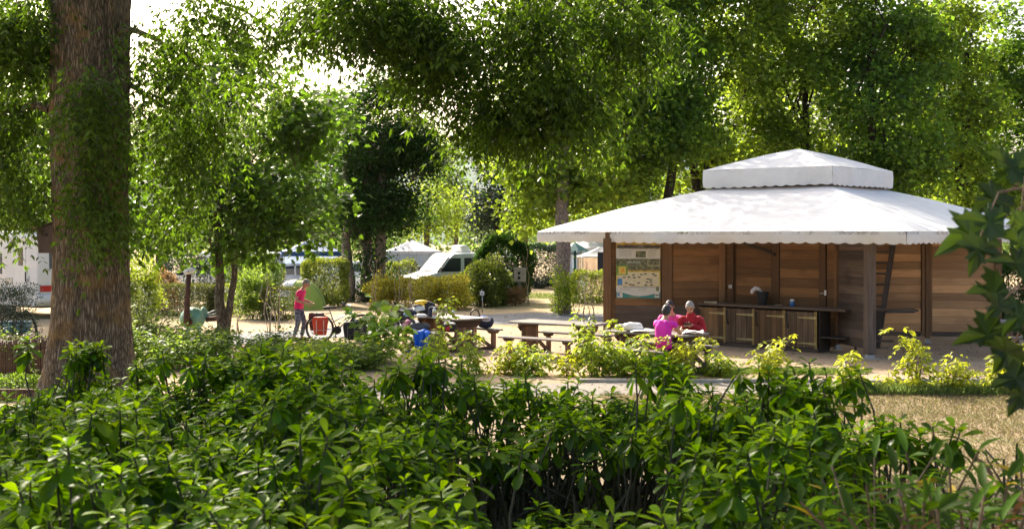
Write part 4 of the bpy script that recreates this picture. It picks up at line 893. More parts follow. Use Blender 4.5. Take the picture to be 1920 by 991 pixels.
boards(w_[1], w_[2], .10, 2.58, 11, W_HUT); boards(w_[4], w_[5], .10, 2.58, 11, W_HUT); boards(w_[7], w_[8], .10, 2.58, 11, W_HUT)
post(w_[0], .09, .12, aB, W_POST); post(w_[3], .20, .08, aB, W_POST); post(w_[6], .17, .08, aB, W_POST)
post(P2, .12, .12, aP, W_POST, .18, 2.62, True)
d_ = (Vector(P3)-Vector(P2)).normalized()
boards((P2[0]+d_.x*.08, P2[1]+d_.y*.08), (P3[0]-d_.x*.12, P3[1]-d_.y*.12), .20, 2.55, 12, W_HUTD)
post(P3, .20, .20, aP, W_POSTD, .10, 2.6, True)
boards((R0[0], R0[1]), (R1[0]-.14, R1[1]), .30, 2.62, 12, W_HUTLIT); boards((R1[0]+.13, R1[1]), (R2[0]-.1, R2[1]), .30, 2.62, 12, W_HUTLIT)
for a, b in ((R0, (R1[0]-.14, R1[1])), ((R1[0]+.13, R1[1]), R2)):
    c = ((a[0]+b[0])/2, (a[1]+b[1])/2); piece('sill_board', (round(b[0]-a[0], 2), .06, .10), W_HUTD, hut, (c[0], c[1]-.02, .24), (0, 0, aR))
post((R1[0]-.09, R1[1]-.02), .07, .10, aR, W_POST, .19, 2.62); post((R1[0]+.01, R1[1]-.03), .10, .12, aR, W_POST, .14, 2.62, True); post((R1[0]+.10, R1[1]-.02), .06, .09, aR, W_POST, .19, 2.62)
post((R2[0]-.03, R2[1]-.02), .16, .14, aR, W_POST, .1, 2.62)
for x in (9.75, 9.95, 11.35, 11.75): piece('stump', (.12, .12, .19), W_POSTD, hut, (x, 29.72, .095), (0, 0, .1))
for a, b, k in ((P0, P1, .035), (P1, P2, .035), (R0, R2, .035), (P2, P3, .03)):
    c = (V2(a)+V2(b))/2; d = V2(b)-V2(a); n_ = Vector((-d.y, d.x, 0)).normalized()*k; piece('gap_backing', (round(d.length, 2), .016, 2.3), W_HUT, hut, (c.x+n_.x, c.y+n_.y, 1.44), (0, 0, math.atan2(d.y, d.x)))  # backing added to keep daylight from showing between the boards
# roof timbers
for a, b in ((P0, P1), (P1, P2), (P2, P3), (R0, R2)):
    c = (Vector(a)+Vector(b))/2; ln = (Vector(b)-Vector(a)).length; piece('top_beam', (round(ln+.1, 2), .10, .14), W_POST, hut, (c.x, c.y, 2.70), (0, 0, math.atan2(b[1]-a[1], b[0]-a[0])))
MB().beam(( *online(P1,P2,1396), 2.52), (online(P1,P2,1456)[0]-.05, online(P1,P2,1456)[1]-.06, 2.24), .035, .05).build('roof_stay', M_IRON, hut)
CX, CY = 7.76, 32.35; U = Vector((.763, -.647, 0)); Vv = Vector((.647, .763, 0)); S0 = 10.05
def corner(s, i): sx, sy = ((-1,-1),(1,-1),(1,1),(-1,1))[i]; return Vector((CX, CY, 0))+U*(sx*s/2)+Vv*(sy*s/2)
def shell(s0, z0, s1, z1, nu, nv, sag, fold=0, seed=0):
    m = MB()
    for i in range(4):
        a0, b0, a1, b1 = corner(s0, i), corner(s0, (i+1) % 4), corner(s1, i), corner(s1, (i+1) % 4); vs = []
        for j in range(nv+1):
            v = j/nv
            for k in range(nu+1):
                u = k/nu; p = (a0.lerp(b0, u)).lerp(a1.lerp(b1, u), v)
                z = z0+(z1-z0)*(v+.06*math.sin(math.pi*v)) - sag*math.sin(math.pi*u)*math.sin(math.pi*v) + .02*mnoise.noise((p.x*.9+seed, p.y*.9, 2))*math.sin(math.pi*v)
                if fold: z += fold*abs(math.sin(math.pi*u*6))**.6*math.sin(math.pi*min(1, v*1.1+.02))*(.15 if i == 0 else 1)
                vs.append((p.x, p.y, z))
        m.add(vs, [(j*(nu+1)+k, j*(nu+1)+k+1, (j+1)*(nu+1)+k+1, (j+1)*(nu+1)+k) for j in range(nv) for k in range(nu)])
    return m
def valance(s, zt, zb, amp, per, seed):
    m = MB()
    for i in range(4):
        a, b = corner(s, i), corner(s, (i+1) % 4); n = int((b-a).length/.05); o = Vector((b.y-a.y, -(b.x-a.x), 0)).normalized(); vs = []
        for k in range(n+1):
            u = k/n; p = a.lerp(b, u); x = u*(b-a).length; e = min(1, min(u, 1-u)*14)
            wv = abs(math.sin(math.pi*x/per))**.7
            for j in range(5):
                t = j/4; bulge = o*((.03*math.sin(x*1.7+seed)+.018*math.sin(x*5.3))*t*e+.012*math.sin(math.pi*t))
                z = zt+(zb-amp*wv*1.0-zt)*t+.012*math.sin(x*.9+seed)*e; vs.append((p.x+bulge.x, p.y+bulge.y, z))
        m.add(vs, [(k*5+j, k*5+j+1, (k+1)*5+j+1, (k+1)*5+j) for k in range(n) for j in range(4)])
    return m
can = shell(S0, 2.79, 3.3, 3.95, 36, 12, .10, .035).build('canopy', M_CANOPY, hut, smooth='auto')
valance(S0, 2.788, 2.55, .045, .31, 1).build('valance', M_CANOPY, can, smooth=True)
cap = shell(3.72, 4.43, .06, 5.03, 16, 6, .05).build('canopy_cap', M_CANOPY, hut, smooth='auto')
valance(3.72, 4.428, 4.0, .045, .31, 4).build('cap_valance', M_CANOPY, cap, smooth=True)
fr = MB()
for i in range(4):
    fr.beam(corner(3.3, i)+Vector((0,0,3.94)), corner(3.3, (i+1) % 4)+Vector((0,0,3.94)), .10, .10)
    fr.beam(corner(9.95, i)+Vector((0,0,2.72)), corner(3.3, i)+Vector((0,0,3.9)), .06, .10)
    fr.beam(corner(3.3, i)+Vector((0,0,3.99)), corner(3.3, i)+Vector((0,0,4.38)), .08, .08)
    fr.beam(corner(3.3, i)+Vector((0,0,4.38)), Vector((CX, CY, 4.93)), .06, .06)
fr.build('roof_frame', W_POSTD, hut)
bk = MB()
for s_ in ((-2.2, 4.2), (0, 4.4), (2.6, 4.0)):
    p = Vector((CX, CY, 0))+U*s_[0]+Vv*s_[1]; bk.box((p.x, p.y, 1.38), (.18, .18, 2.76))
bk.build('rear_post', W_POSTD, hut)
# ---- counter with cupboard doors
dB = Vector((.7594, -.6507, 0)); nB = Vector((-.6507, -.7594, 0)); C0 = Vector((4.62, 29.62, 0)); LC = 3.95
ct = thing('counter', 'long wooden counter with four plank cupboard doors and brass-coloured strap hinges', 'counter', (C0.x, C0.y, 0), aB)
piece('counter_top', (LC, .62, .055), W_DARK, ct, (LC/2, .27, 1.0), bevel=.01)
dx = [0.02, .80, 1.60, 2.42, 3.24]
for k in range(4):
    x0, x1 = dx[k], dx[k+1]-.07
    dr = thing('cupboard_door', None, None); dr.parent = ct; dr.location = (x0, -.02, 0)
    nP = 5; wp = (x1-x0)/nP
    for j in range(nP): piece('plank', (round(wp-.006, 3), .024, .82), (W_DOORB if k in (0, 2) else W_DOOR), dr, ((j+.5)*wp, rb.uniform(-.004, .004), .52), (0, 0, 0), .004)
    for z in (.80, .21):
        MB().prism([(x1-x0+.05, z-.035), (x1-x0+.05, z+.035), (x1-x0-.02, z+.028), (x1-x0-.42, z+.008), (x1-x0-.42, z-.008), (x1-x0-.02, z-.028)], -.026, -.015).build('hinge', M_HINGE, dr)
    MB().tube([(.05, -.014, .88), (.055, -.05, .84), (.065, -.055, .70), (.085, -.05, .58), (.085, -.014, .55)], .016, 6).build('handle', M_IRON, dr, smooth=True)
    piece('yellow_batten', (.022, .03, .86), M_YEL, ct, (x1+.018, -.022, .52)); piece('yellow_batten', (.022, .03, .86), M_YEL, ct, (x1+.055, -.024, .52))
MB().box((.0, .28, .5), (.03, .5, .92)).box((3.27, .28, .5), (.03, .5, .92)).box((LC-.02, .5, .5), (.03, .06, .92)).box((1.63, .53, .5), (3.2, .02, .9)).box((1.63, .26, .07), (3.2, .5, .03)).build('carcass', W_DARK, ct)
piece('shelf', (.66, .5, .035), W_DARK, ct, (3.6, .27, .36)); piece('skirting', (3.27, .03, .10), W_DARK, ct, (1.63, .0, .05))
def on_counter(x, y, z=1.0275): return C0+dB*x-nB*y+Vector((0,0,z))
bu = thing('bucket', 'black builder bucket with a white striped cloth hanging over its rim on the counter', 'bucket', on_counter(1.62, .28))
MB().lathe([(.10,.0),(.155,.30),(.165,.30),(.165,.32),(.148,.32),(.095,.02)], 18).build('tub', M_BLACK, bu, smooth='auto')
MB().tube([(-.02,0,.3),(-.10,0,.38),(-.17,-.02,.40),(-.25,-.03,.34),(-.27,-.03,.27)], [.035,.045,.05,.045,.03], 8).build('cloth', simple('white_cloth', (.65,.62,.66), .8, var=.25, scale=30), bu, smooth=True)
po = thing('jar', 'small blue jar with a pale lid on the counter', 'jar', on_counter(2.42, .25))
MB().lathe([(.05,0),(.058,.02),(.058,.10),(.05,.12)], 14).build('body', simple('blue_glaze', (.04,.16,.45), .3), po, smooth='auto'); MB().lathe([(.052,.122),(.052,.15),(.03,.17)], 14).build('lid', M_WHITE, po, smooth='auto')
tag(MB().lathe([(.05,0),(.09,.012),(.095,.02),(.05,.012)], 16).build('plate', simple('pale_plate', (.5,.45,.38), .4), loc=on_counter(2.08, .2)), 'small pale plate lying on the dark counter', 'plate')
tag(MB().box((0,0,.018), (.34,.03,.036), .1).box((.12,0,.022), (.1,.05,.044), .1).build('wooden_stick', simple('pale_wood', (.55,.45,.28), .7), loc=on_counter(.28, .12), rz=aB), 'pale wooden stick lying on the counter behind the red jumper', 'stick')
so = thing('socket', 'white square electric socket fixed to the pavilion post over the counter', 'socket', (w_[0][0]-.062, w_[0][1]-.05, 1.43), aB)
MB().box((0,-.02,0), (.085,.03,.085)).build('plate', M_WHITE, so, bevel=.008); MB().lathe([(.028,-.0),(.028,.006),(.0,.006)], 12, M=Matrix.Rotation(R(90), 3, 'X'), c=(0,-.035,0)).build('outlet', simple('outlet_grey', (.3,.3,.3), .5), so)
lv = thing('door_latch', 'white metal latch with a side bar on the pavilion post at the back wall', 'latch', (w_[6][0]+.02, w_[6][1]-.07, 1.36), aB)
MB().box((.02,0,0), (.05,.02,.12)).build('latch_plate', M_WHITE, lv, bevel=.004); MB().beam((-.12,-.01,-.02), (.02,-.02,-.01), .015, .015).build('latch_bar', M_STEEL, lv)
# ladder and rough table in the pavilion's open end
la = thing('ladder', 'rough wooden ladder leaning on the boarded wall of the pavilion', 'ladder', (9.0, 29.55, 0))
tp, bt = Vector((gx(1676,29.75)-9.0, .22, gz(452,29.75))), Vector((gx(1645,29.3)-9.0, -.3, .05)); sh_ = Vector((-.47, 0, 0))
for o_ in (Vector((0,0,0)), sh_): MB().beam(bt+o_, tp+o_, .05, .125).build('rail', W_POSTD, la)
for k in range(8):
    t = .14+k*.108; p = bt.lerp(tp, t); MB().tube([p, p+sh_], .024, 7).build('rung', W_DARK, la)
rt = thing('rough_table', 'rough slab table on a dark upright at the foot of the ladder', 'table', (gx(1668,28.7), 28.7, 0))
MB().box((.12,0,.905), (1.02,.42,.055), -.03).build('slab', W_HUTD, rt, bevel=.012); MB().box((.2,-.12,.86), (.7,.14,.03), .12).build('under_board', W_HUTD, rt)
MB().box((-.33,0,.44), (.13,.3,.87)).build('upright', W_DARK, rt, bevel=.01); MB().box((-.2,-.02,.17), (.5,.30,.04), -.05).build('lower_board', W_HUTD, rt, bevel=.008)
# information poster on the boarded wall
pA = online(P0, P1, 1155.5); pB = online(P0, P1, 1238); PW = math.hypot(pB[0]-pA[0], pB[1]-pA[1]); PZ = gz(559, 30.1); PHt = gz(449, 30.1)-PZ
ps = thing('poster', 'tall printed information poster with map and photos on the boarded wall', 'poster', (pA[0]+.03*math.sin(aA), pA[1]-.036, PZ), aA)
def pm(n, c, var=.35, scale=14): return simple('print_'+n, c, .45, var=var, scale=scale)
def pr(name, x0, y0, x1, y1, m, lift=1): return MB().box(((x0+x1)/2*PW, -.004-.003*lift, (1-(y0+y1)/2)*PHt), ((x1-x0)*PW, .006, (y1-y0)*PHt)).build(name, m, ps)
c_paper = pm('paper', (.62,.60,.53), .06); c_cream = pm('cream', (.62,.55,.36), .10); c_och = pm('ochre', (.42,.28,.05), .5, 9); c_img = pm('photo', (.14,.14,.07), .8, 16); c_dark = pm('dark', (.06,.05,.05), .5); c_teal = pm('teal', (.03,.20,.18), .15); c_grn = pm('green', (.16,.27,.04), .3); c_org = pm('orange', (.65,.28,.02), .4, 25); c_yel = pm('yellow', (.62,.48,.10), .1); c_blue = pm('blue', (.06,.19,.42), .3); c_hill = pm('picture_hill', (.13,.13,.15), .4)
MB().box((PW/2, 0, PHt/2), (PW, .012, PHt)).build('panel', c_paper, ps)
pr('header_picture', .0, .0, 1, .145, c_och); pr('header_ground', .02, .095, .99, .145, c_dark, 2)
MB().prism([(.42*PW,.865*PHt),(.5*PW,.895*PHt),(.6*PW,.905*PHt),(.68*PW,.865*PHt)], -.014, -.009).build('picture_hill', c_hill, ps)
pr('inset_picture', .445, .195, .675, .305, c_img, 1); pr('wide_picture', .0, .325, 1, .53, c_img, 1); pr('wide_picture_water', .25, .375, .55, .40, pm('water', (.30,.34,.33), .2), 2)
pr('inset_border', .715, .325, .99, .45, pm('border', (.5,.47,.25), .1), 2); pr('inset_picture', .73, .328, .98, .437, c_img, 3)
pr('yellow_band', .25, .515, 1, .545, c_och, 2); pr('map_frame', .0, .545, 1, .79, c_yel, 1); pr('map', .03, .555, .97, .78, c_cream, 2)
pr('emblem_border', .0, .435, .26, .605, c_grn, 4); pr('emblem_ground', .055, .46, .225, .59, c_yel, 5)
MB().prism([(.10*PW,.52*PHt),(.12*PW,.475*PHt),(.10*PW,.455*PHt),(.135*PW,.44*PHt),(.16*PW,.43*PHt),(.175*PW,.455*PHt),(.19*PW,.49*PHt),(.16*PW,.515*PHt),(.14*PW,.50*PHt)], -.026, -.0215).build('emblem', c_org, ps)
pr('sea', .03, .665, .14, .775, c_blue, 3)
for x, y in [(.36,.59),(.54,.585),(.63,.575),(.81,.575),(.86,.60),(.15,.635),(.26,.63),(.38,.635),(.49,.63),(.69,.66),(.75,.675),(.67,.715),(.76,.715),(.20,.73),(.29,.755),(.48,.725),(.64,.765),(.77,.76),(.35,.765)]:
    pr('map_picture', x, y, x+.065, y+.02, c_dark, 3)
pr('portrait_picture', .905, .80, .97, .875, c_img, 2)
MB().prism([(0,.0),(PW,0),(PW,.10*PHt),(.85*PW,.075*PHt),(.68*PW,.045*PHt),(.52*PW,.036*PHt),(.36*PW,.048*PHt),(.2*PW,.085*PHt),(.1*PW,.105*PHt),(0,.105*PHt)], -.012, -.007).build('teal_band', c_teal, ps)
pr('logo_ground', .02, .905, .145, .985, c_paper, 3); pr('logo_mark', .03, .915, .08, .965, c_blue, 4); pr('logo_ground', .875, .905, .975, .985, c_paper, 3); pr('logo_mark', .885, .935, .965, .955, c_dark, 4)
def text(s, x, y, size, m, par, loc_y=-.0145, name='lettering', align='LEFT', rotx=90):
    c = bpy.data.curves.new(name, 'FONT'); c.body = s; c.size = size; c.align_x = align; c.resolution_u = 2; c.extrude = .0006
    to = bpy.data.objects.new('tmp', c); scene.collection.objects.link(to); bpy.context.view_layer.update()
    me = bpy.data.meshes.new_from_object(to.evaluated_get(bpy.context.evaluated_depsgraph_get())); bpy.data.objects.remove(to); me.materials.clear(); me.materials.append(m)
    o = bpy.data.objects.new(name, me); link(o, par); o.location = (x, loc_y, y); o.rotation_euler = (R(rotx), 0, 0); return o
M_INK = simple('ink', (.05,.045,.04), .6); M_INKG = simple('grey_ink', (.25,.24,.22), .6)
text("Profitez d'un équipement complet dans notre région", .05*PW, .838*PHt, .048, M_INK, ps); text("Espace complet équipement et vos vacances", .16*PW, .185*PHt, .046, M_INK, ps)
for k in range(5):
    text("accueil camping et nature", .07*PW, (.805-.024*k)*PHt, .032, M_INKG, ps); text("balade et loisirs", .73*PW, (.805-.024*k)*PHt, .03, M_INKG, ps)
for k in range(2): text("informations et tarifs", .08*PW, (.16-.025*k)*PHt, .032, M_INKG, ps); text("ouvert en saison", .5*PW, (.158-.028*k)*PHt, .032, M_INKG, ps)
text("camping nature", .3*PW, .018*PHt, .04, c_yel, ps)
# ------------------------------------------------------------------ picnic tables
W_TOP = wood('table_top_board', (0.175,0.152,0.145), (0.315,0.295,0.290), 0, c3=(0.131,0.111,0.107), rough=.4)
W_LEG = wood('table_slat', (0.204,0.120,0.078), (0.359,0.233,0.161), 2, c3=(0.239,0.191,0.168))
W_LEGX = wood('table_brace', (0.088,0.056,0.040), (0.152,0.104,0.076), 0)
def picnic(label, c, ang, ln=1.95, wd=.9):
    t = thing('picnic_table', label, 'picnic table', (c[0], c[1], 0), ang, 'picnic tables')
    for k in range(5): piece('top_board', (ln, .176, .045), W_TOP, t, (rb.uniform(-.008, .008), (k-2)*.181, .755+rb.uniform(-.002, .002)), bevel=.008)
    for sx in (-1, 1):
        x = sx*(ln/2-.30)
        for k in range(6): piece('leg_slat', (.055, .098, .66), W_LEG, t, (x+rb.uniform(-.003,.003), (k-2.5)*.104, .33), bevel=.006)
        pn = MB().add([(x-.05, sy*w, z) for sy, w, z in ()], []); 
        MB().beam((x, -.42, .71), (x, .42, .71), .07, .075).build('bearer', W_LEGX, t)
        MB().prism([(-.42,.672),(.42,.672),(.30,.56),(-.30,.56)], -.02, .02).build('bracket', W_LEGX, t, loc=(x+.045*sx, 0, 0), rz=R(90))
        for sy in (-1, 1):
            yb = sy*.80
            piece('bench_post', (.085, .105, .40), W_LEG, t, (x+sx*.02, yb, .20), bevel=.008)
            MB().prism([(-.16,.44),(.16,.44),(.10,.375),(-.10,.375)], -.055, .055).build('bench_cap', W_LEGX, t, loc=(x+sx*.02, yb, 0), rz=R(90))
            MB().beam((x+sx*.015, yb-sy*.05, .05), (x+sx*.01, sy*.30, .34), .05, .075).build('brace', W_LEGX, t)
            MB().beam((x+sx*.07, yb, .045), (x+sx*.07, sy*.26, .045), .04, .07).build('ground_rail', W_LEGX, t)
    for sy in (-1, 1):
        for k in (0, 1): piece('bench_board', (ln-.16, .145, .042), W_TOP, t, (0, sy*(.725+.15*k), .463), bevel=.008)
    return t
T1, T2, T3, T4 = (-1.50, 28.45), (1.02, 26.6), (2.90, 24.05), (11.75, 26.6)
A1, A2, A3, A4 = R(-52), R(-35), R(-42), R(-38)
picnic('picnic table heaped with bags and helmets beside the bicycle', T1, A1); picnic('empty picnic table standing between the loaded one and the sitters', T2, A2, 2.1)
picnic('picnic table with three people seated and a white bag on top', T3, A3); picnic('picnic table half hidden by maple leaves past the pavilion end', T4, A4)
def loc(T, A, x, y, z): return Vector((T[0]+x*math.cos(A)-y*math.sin(A), T[1]+x*math.sin(A)+y*math.cos(A), z))
TZ = .780; BZ = .487
def soft(name, label, cat, T, A, x, y, z, r, m, seed, rz=0, amp=.12, flatb=True, parts=None, sq=2.6):
    """a soft lumpy bag or cloth standing on z"""
    rng = np.random.default_rng(seed); p = loc(T, A, x, y, z); t = thing(name, label, cat, p, A+rz)
    vs = []; nu, nv = 22, 14
    for i in range(nv+1):
        th = math.pi*i/nv
        for j in range(nu):
            ph = 2*math.pi*j/nu; d = Vector((math.sin(th)*math.cos(ph), math.sin(th)*math.sin(ph), math.cos(th)))
            k = (abs(d.x)**sq+abs(d.y)**sq+abs(d.z)**sq)**(-1/sq)
            f = k*(1+amp*mnoise.noise((d.x*1.6+seed, d.y*1.6, d.z*1.6))+amp*.5*mnoise.noise((d.x*4+seed, d.y*4, d.z*4)))
            vs.append((d.x*r[0]*f, d.y*r[1]*f, max(0, r[2]+d.z*r[2]*f)))
    m_ = MB().add(vs, [(i*nu+j, (i+1)*nu+j, (i+1)*nu+(j+1) % nu, i*nu+(j+1) % nu) for i in range(nv) for j in range(nu)])
    m_.build('bag' if 'bag' in cat or 'pack' in cat else 'body', m, t, smooth=True)
    if parts: parts(t)
    return t
M_YBAG = simple('yellow_fabric', (.75,.48,.02), .55, var=.15); M_WCLOTH = simple('white_fabric', (.75,.74,.72), .7, var=.08); M_BLUEJ = simple('blue_jacket', (.015,.16,.75), .6, var=.25, scale=14, bump=.6)
M_GREYB = simple('grey_fabric', (.10,.105,.12), .8, var=.2); M_PINKC = simple('pink_fabric', (.72,.40,.55), .7, var=.15); M_NAVY = simple('navy_fabric', (.02,.025,.06), .7); M_BROWN = simple('brown_leather', (.09,.05,.035), .5); M_LIME = simple('lime_fabric', (.38,.60,.06), .6); M_SILV = simple('silver_fabric', (.48,.48,.52), .45, var=.3, scale=12); M_RED = simple('red_fabric', (.45,.03,.05), .6)
# things heaped on the loaded table
def at_px(px, Y, z): return Vector((gx(px, Y), Y, z))
def softp(name, label, cat, px, Y, z, *a, **k): return soft(name, label, cat, (gx(px, Y), Y), 0, 0, 0, z, *a, **k)
def hl(t):
    MB().box((.0,-.005,.37), (.36,.18,.05)).build('flap', M_BLACK, t, bevel=.02); MB().tube([(-.1,-.1,.36),(-.1,-.14,.2),(-.1,-.13,.05)], .012, 6).build('strap', M_BLACK, t)
softp('rucksack', 'black and yellow rucksack at the back of the heap on the loaded table', 'rucksack', 800, 28.75, TZ, (.21,.13,.17), M_BLACK, 1, parts=lambda t: (MB().ell((-.12,-.04,.31), (.17,.11,.06)).build('lid', M_YBAG, t, smooth=True), MB().ell((-.10,-.13,.22), (.07,.04,.08)).build('pocket', M_YBAG, t, smooth=True)))
def helmet(label, p, rz, m1, m2):
    t = thing('bicycle_helmet', label, 'helmet', p, rz)
    vs = []; nu, nv = 20, 8
    for i in range(nv+1):
        th = math.pi*.54*i/nv
        for j in range(nu):
            ph = 2*math.pi*j/nu; vs.append((.145*math.sin(th)*math.cos(ph)*(1.08 if math.cos(ph) < 0 else 1), .105*math.sin(th)*math.sin(ph), .055+.115*math.cos(th)-.02*math.cos(ph)*math.sin(th)))
    MB().add(vs, [(i*nu+j, (i+1)*nu+j, (i+1)*nu+(j+1) % nu, i*nu+(j+1) % nu) for i in range(nv) for j in range(nu)]).build('helmet_shell', m1, t, smooth=True)
    for k in range(-2, 3):
        MB().tube([(.12*math.cos(a), k*.037*math.sin(max(.25, a))*1.0, .058+.118*math.sin(a)) for a in (.5, .9, 1.3, 1.7, 2.1, 2.5)], [.006,.011,.013,.013,.011,.006], 6).build('vent', m2, t, smooth=True)
    MB().tube([(.02,-.1,.05),(.0,-.06,-.0),(.02,.02,-.02),(.0,.09,.04)], .006, 5).build('strap', M_BLACK, t)
    return t
helmet('white bicycle helmet with dark vents on top of the heap', at_px(785, 28.3, TZ+.10), R(200), M_WHITE, M_BLACK)
helmet('dark bicycle helmet lying under the white helmet', at_px(771, 28.25, TZ-.01), R(150), M_NAVY, M_GREYB)
softp('white_pouch', 'white pouch with a dark opening at the front of the heap', 'pouch', 790, 27.9, TZ, (.13,.08,.045), M_WCLOTH, 4, parts=lambda t: MB().lathe([(.0,0),(.03,.004),(.034,.012),(.028,.012),(.0,.006)], 12, c=(-.12,-.03,.05), M=Matrix.Rotation(R(-80), 3, 'Y')).build('opening', M_BLACK, t))
softp('blue_pouch', 'small light blue pouch at the edge of the loaded table', 'pouch', 764, 28.25, TZ, (.09,.06,.055), simple('light_blue_fabric', (.20,.36,.52), .6), 5, parts=lambda t: MB().tube([(-.06,0,.1),(-.02,-.02,.14),(.05,0,.1)], .007, 6).build('strap', M_BLACK, t))
softp('pannier_bag', 'black pannier bag standing behind the white bottle', 'bag', 811, 28.15, TZ, (.11,.10,.125), M_NAVY, 6, parts=lambda t: MB().tube([(-.06,-.09,.22),(0,-.11,.27),(.06,-.09,.22)], .01, 6).build('handle', M_BLACK, t))
def bottle(label, p, r, h, m, mc):
    t = thing('bottle', label, 'bottle', p); MB().lathe([(r*.9,0),(r,.01),(r,h*.68),(r*.75,h*.8),(r*.42,h*.86)], 16).build('body', m, t, smooth='auto'); MB().lathe([(r*.45,h*.862),(r*.48,h*.98),(r*.3,h)], 12).build('cap', mc, t, smooth='auto')
    MB().lathe([(r*1.01,h*.28),(r*1.015,h*.30),(r*1.015,h*.5),(r*1.01,h*.52)], 16).build('label_band', simple('bottle_band', (.55,.30,.18), .6), t, smooth='auto'); return t
bottle('tall white bottle with a coloured band in front of the heap', at_px(814.5, 27.75, TZ), .045, .26, M_WHITE, simple('grey_cap', (.45,.5,.5), .5)); bottle('plain white bottle standing alone on the loaded table', at_px(850, 27.9, TZ), .037, .20, M_WHITE, M_WHITE)
# on its benches
fb = lambda x, y=-.80: (x, y)
def sack(name, label, cat, x, y, r, m, seed, **k): return soft(name, label, cat, T1, A1, x, y, BZ, r, m, seed, **k)
softp('grey_rucksack', 'dark grey bag lying along the bench of the loaded table', 'bag', 787, 27.95, BZ, (.24,.12,.085), M_GREYB, 11, parts=lambda t: MB().tube([(-.1,-.1,.14),(0,-.13,.19),(.1,-.1,.14)], .01, 6).build('handle', M_BLACK, t))
softp('black_bag', 'black bag with a red pocket on the bench of the loaded table', 'bag', 843, 27.35, BZ, (.17,.12,.11), M_BLACK, 12, parts=lambda t: (MB().ell((-.03,-.10,.10), (.07,.03,.06)).build('pocket', M_RED, t, smooth=True), MB().ell((.05,-.05,.2), (.09,.07,.03)).build('white_cloth', M_WCLOTH, t, smooth=True)))
softp('lime_cloth', 'lime green cloth behind the black bag under the loaded table top', 'cloth', 858, 28.1, BZ, (.16,.1,.06), M_LIME, 13, amp=.3)
softp('sports_bag', 'blue and silver bag on the far bench of the loaded table', 'bag', 911, 28.55, BZ, (.19,.13,.14), M_NAVY, 14, parts=lambda t: (MB().ell((.02,-.05,.19), (.15,.09,.08)).build('silver_panel', M_SILV, t, smooth=True), MB().ell((-.06,-.04,.24), (.09,.06,.05)).build('blue_panel', M_BLUEJ, t, smooth=True)))
bb = softp('brown_bag', 'brown strap bag hung behind the far end of the loaded table', 'bag', 890, 28.8, BZ, (.10,.09,.12), M_BROWN, 15, parts=lambda t: MB().tube([(-.09,0,.22),(-.10,0,.34),(-.02,0,.43),(.08,0,.40),(.12,0,.30),(.1,0,.22)], .02, 8).build('strap', M_BROWN, t, smooth=True))
def jacket():
    p = at_px(789, 27.45, 0); t = thing('jacket', 'bright blue jacket hanging off the bench of the loaded table', 'jacket', p); vs = []; nu, nv = 16, 14
    for j in range(nv+1):
        v = j/nv
        for i in range(nu+1):
            u = i/nu-.5; wv = .40*(1-.42*v)+.06*math.sin(v*5); x = u*wv+.03*math.sin(v*3.1)-.05*v
            if v < .22: y, z = .16-.75*v, .52+.05*math.sin(u*9)*.5
            else: y, z = -.035-.05*math.sin(u*13+v*2)*(.5+v)-.02*v, .52-(v-.22)*.56+.02*math.sin(u*11)
            vs.append((x, y, z))
    m = MB().add(vs, [(j*(nu+1)+i, j*(nu+1)+i+1, (j+1)*(nu+1)+i+1, (j+1)*(nu+1)+i) for j in range(nv) for i in range(nu)])
    o = m.build('jacket_body', M_BLUEJ, t, smooth=True); md = o.modifiers.new('solid', 'SOLIDIFY'); md.thickness = .014
    MB().tube([(.12,-.03,.50),(.17,-.07,.38),(.16,-.09,.22),(.14,-.08,.14)], [.05,.048,.045,.04], 9).build('sleeve', M_BLUEJ, t, smooth=True)
jacket()
cp = thing('cup', 'pink spotted cup on the bench next to the blue jacket', 'cup', at_px(760, 28.0, BZ)); MB().lathe([(.055,0),(.065,.02),(.072,.16),(.066,.16),(.058,.02)], 16).build('cup_body', M_PINKC, cp, smooth='auto'); MB().ell((.06,0,.2), (.07,.06,.045)).build('napkin', simple('rose_paper', (.75,.25,.42), .7), cp, smooth=True)
for k, (px, Y, rz) in enumerate(((768, 27.0, .3), (764, 26.7, .1))):
    sh = thing('shoe', ('dark shoe with pale sole under the blue jacket', 'second shoe with pale sole nearer to the saplings by the blue jacket')[k], 'shoe', at_px(px, Y, 0), rz)
    MB().ell((0,0,.045), (.14,.05,.02)).build('sole', M_WHITE, sh, smooth=True); MB().ell((-.03,0,.08), (.10,.045,.05)).ell((.06,0,.065), (.07,.045,.03)).build('upper', M_NAVY, sh, smooth=True)
# on the sitters' table
def wb(t): 
    MB().tube([(-.13,-.02,.09),(-.25,-.04,.13),(-.34,-.05,.10),(-.33,-.05,.04),(-.22,-.04,.03),(-.14,-.03,.05)], [.03,.022,.018,.018,.022,.03], 8).build('handle', M_WCLOTH, t, smooth=True)
softp('white_bag', 'white carrier bag with loop handle on the table of the sitters', 'bag', 1186, 24.1, TZ, (.20,.13,.085), M_WCLOTH, 21, amp=.22, parts=wb)
def paper(name, label, px, Y, rx, ry, seed, m, h=.04):
    rng = np.random.default_rng(seed); n = 12; vs = []
    for j in range(n+1):
        for i in range(n+1):
            x, y = (i/n-.5)*2*rx, (j/n-.5)*2*ry; vs.append((x*(1+.08*rng.normal()), y*(1+.08*rng.normal()), .006+h*(.5+.5*mnoise.noise((x*9+seed, y*9, seed)))*min(1, 4*min(i, n-i)/n+.2)))
    o = MB().add(vs, [(j*(n+1)+i, j*(n+1)+i+1, (j+1)*(n+1)+i+1, (j+1)*(n+1)+i) for j in range(n) for i in range(n)]).build(name, m, smooth=True, loc=at_px(px, Y, TZ)); tag(o, label, 'paper')
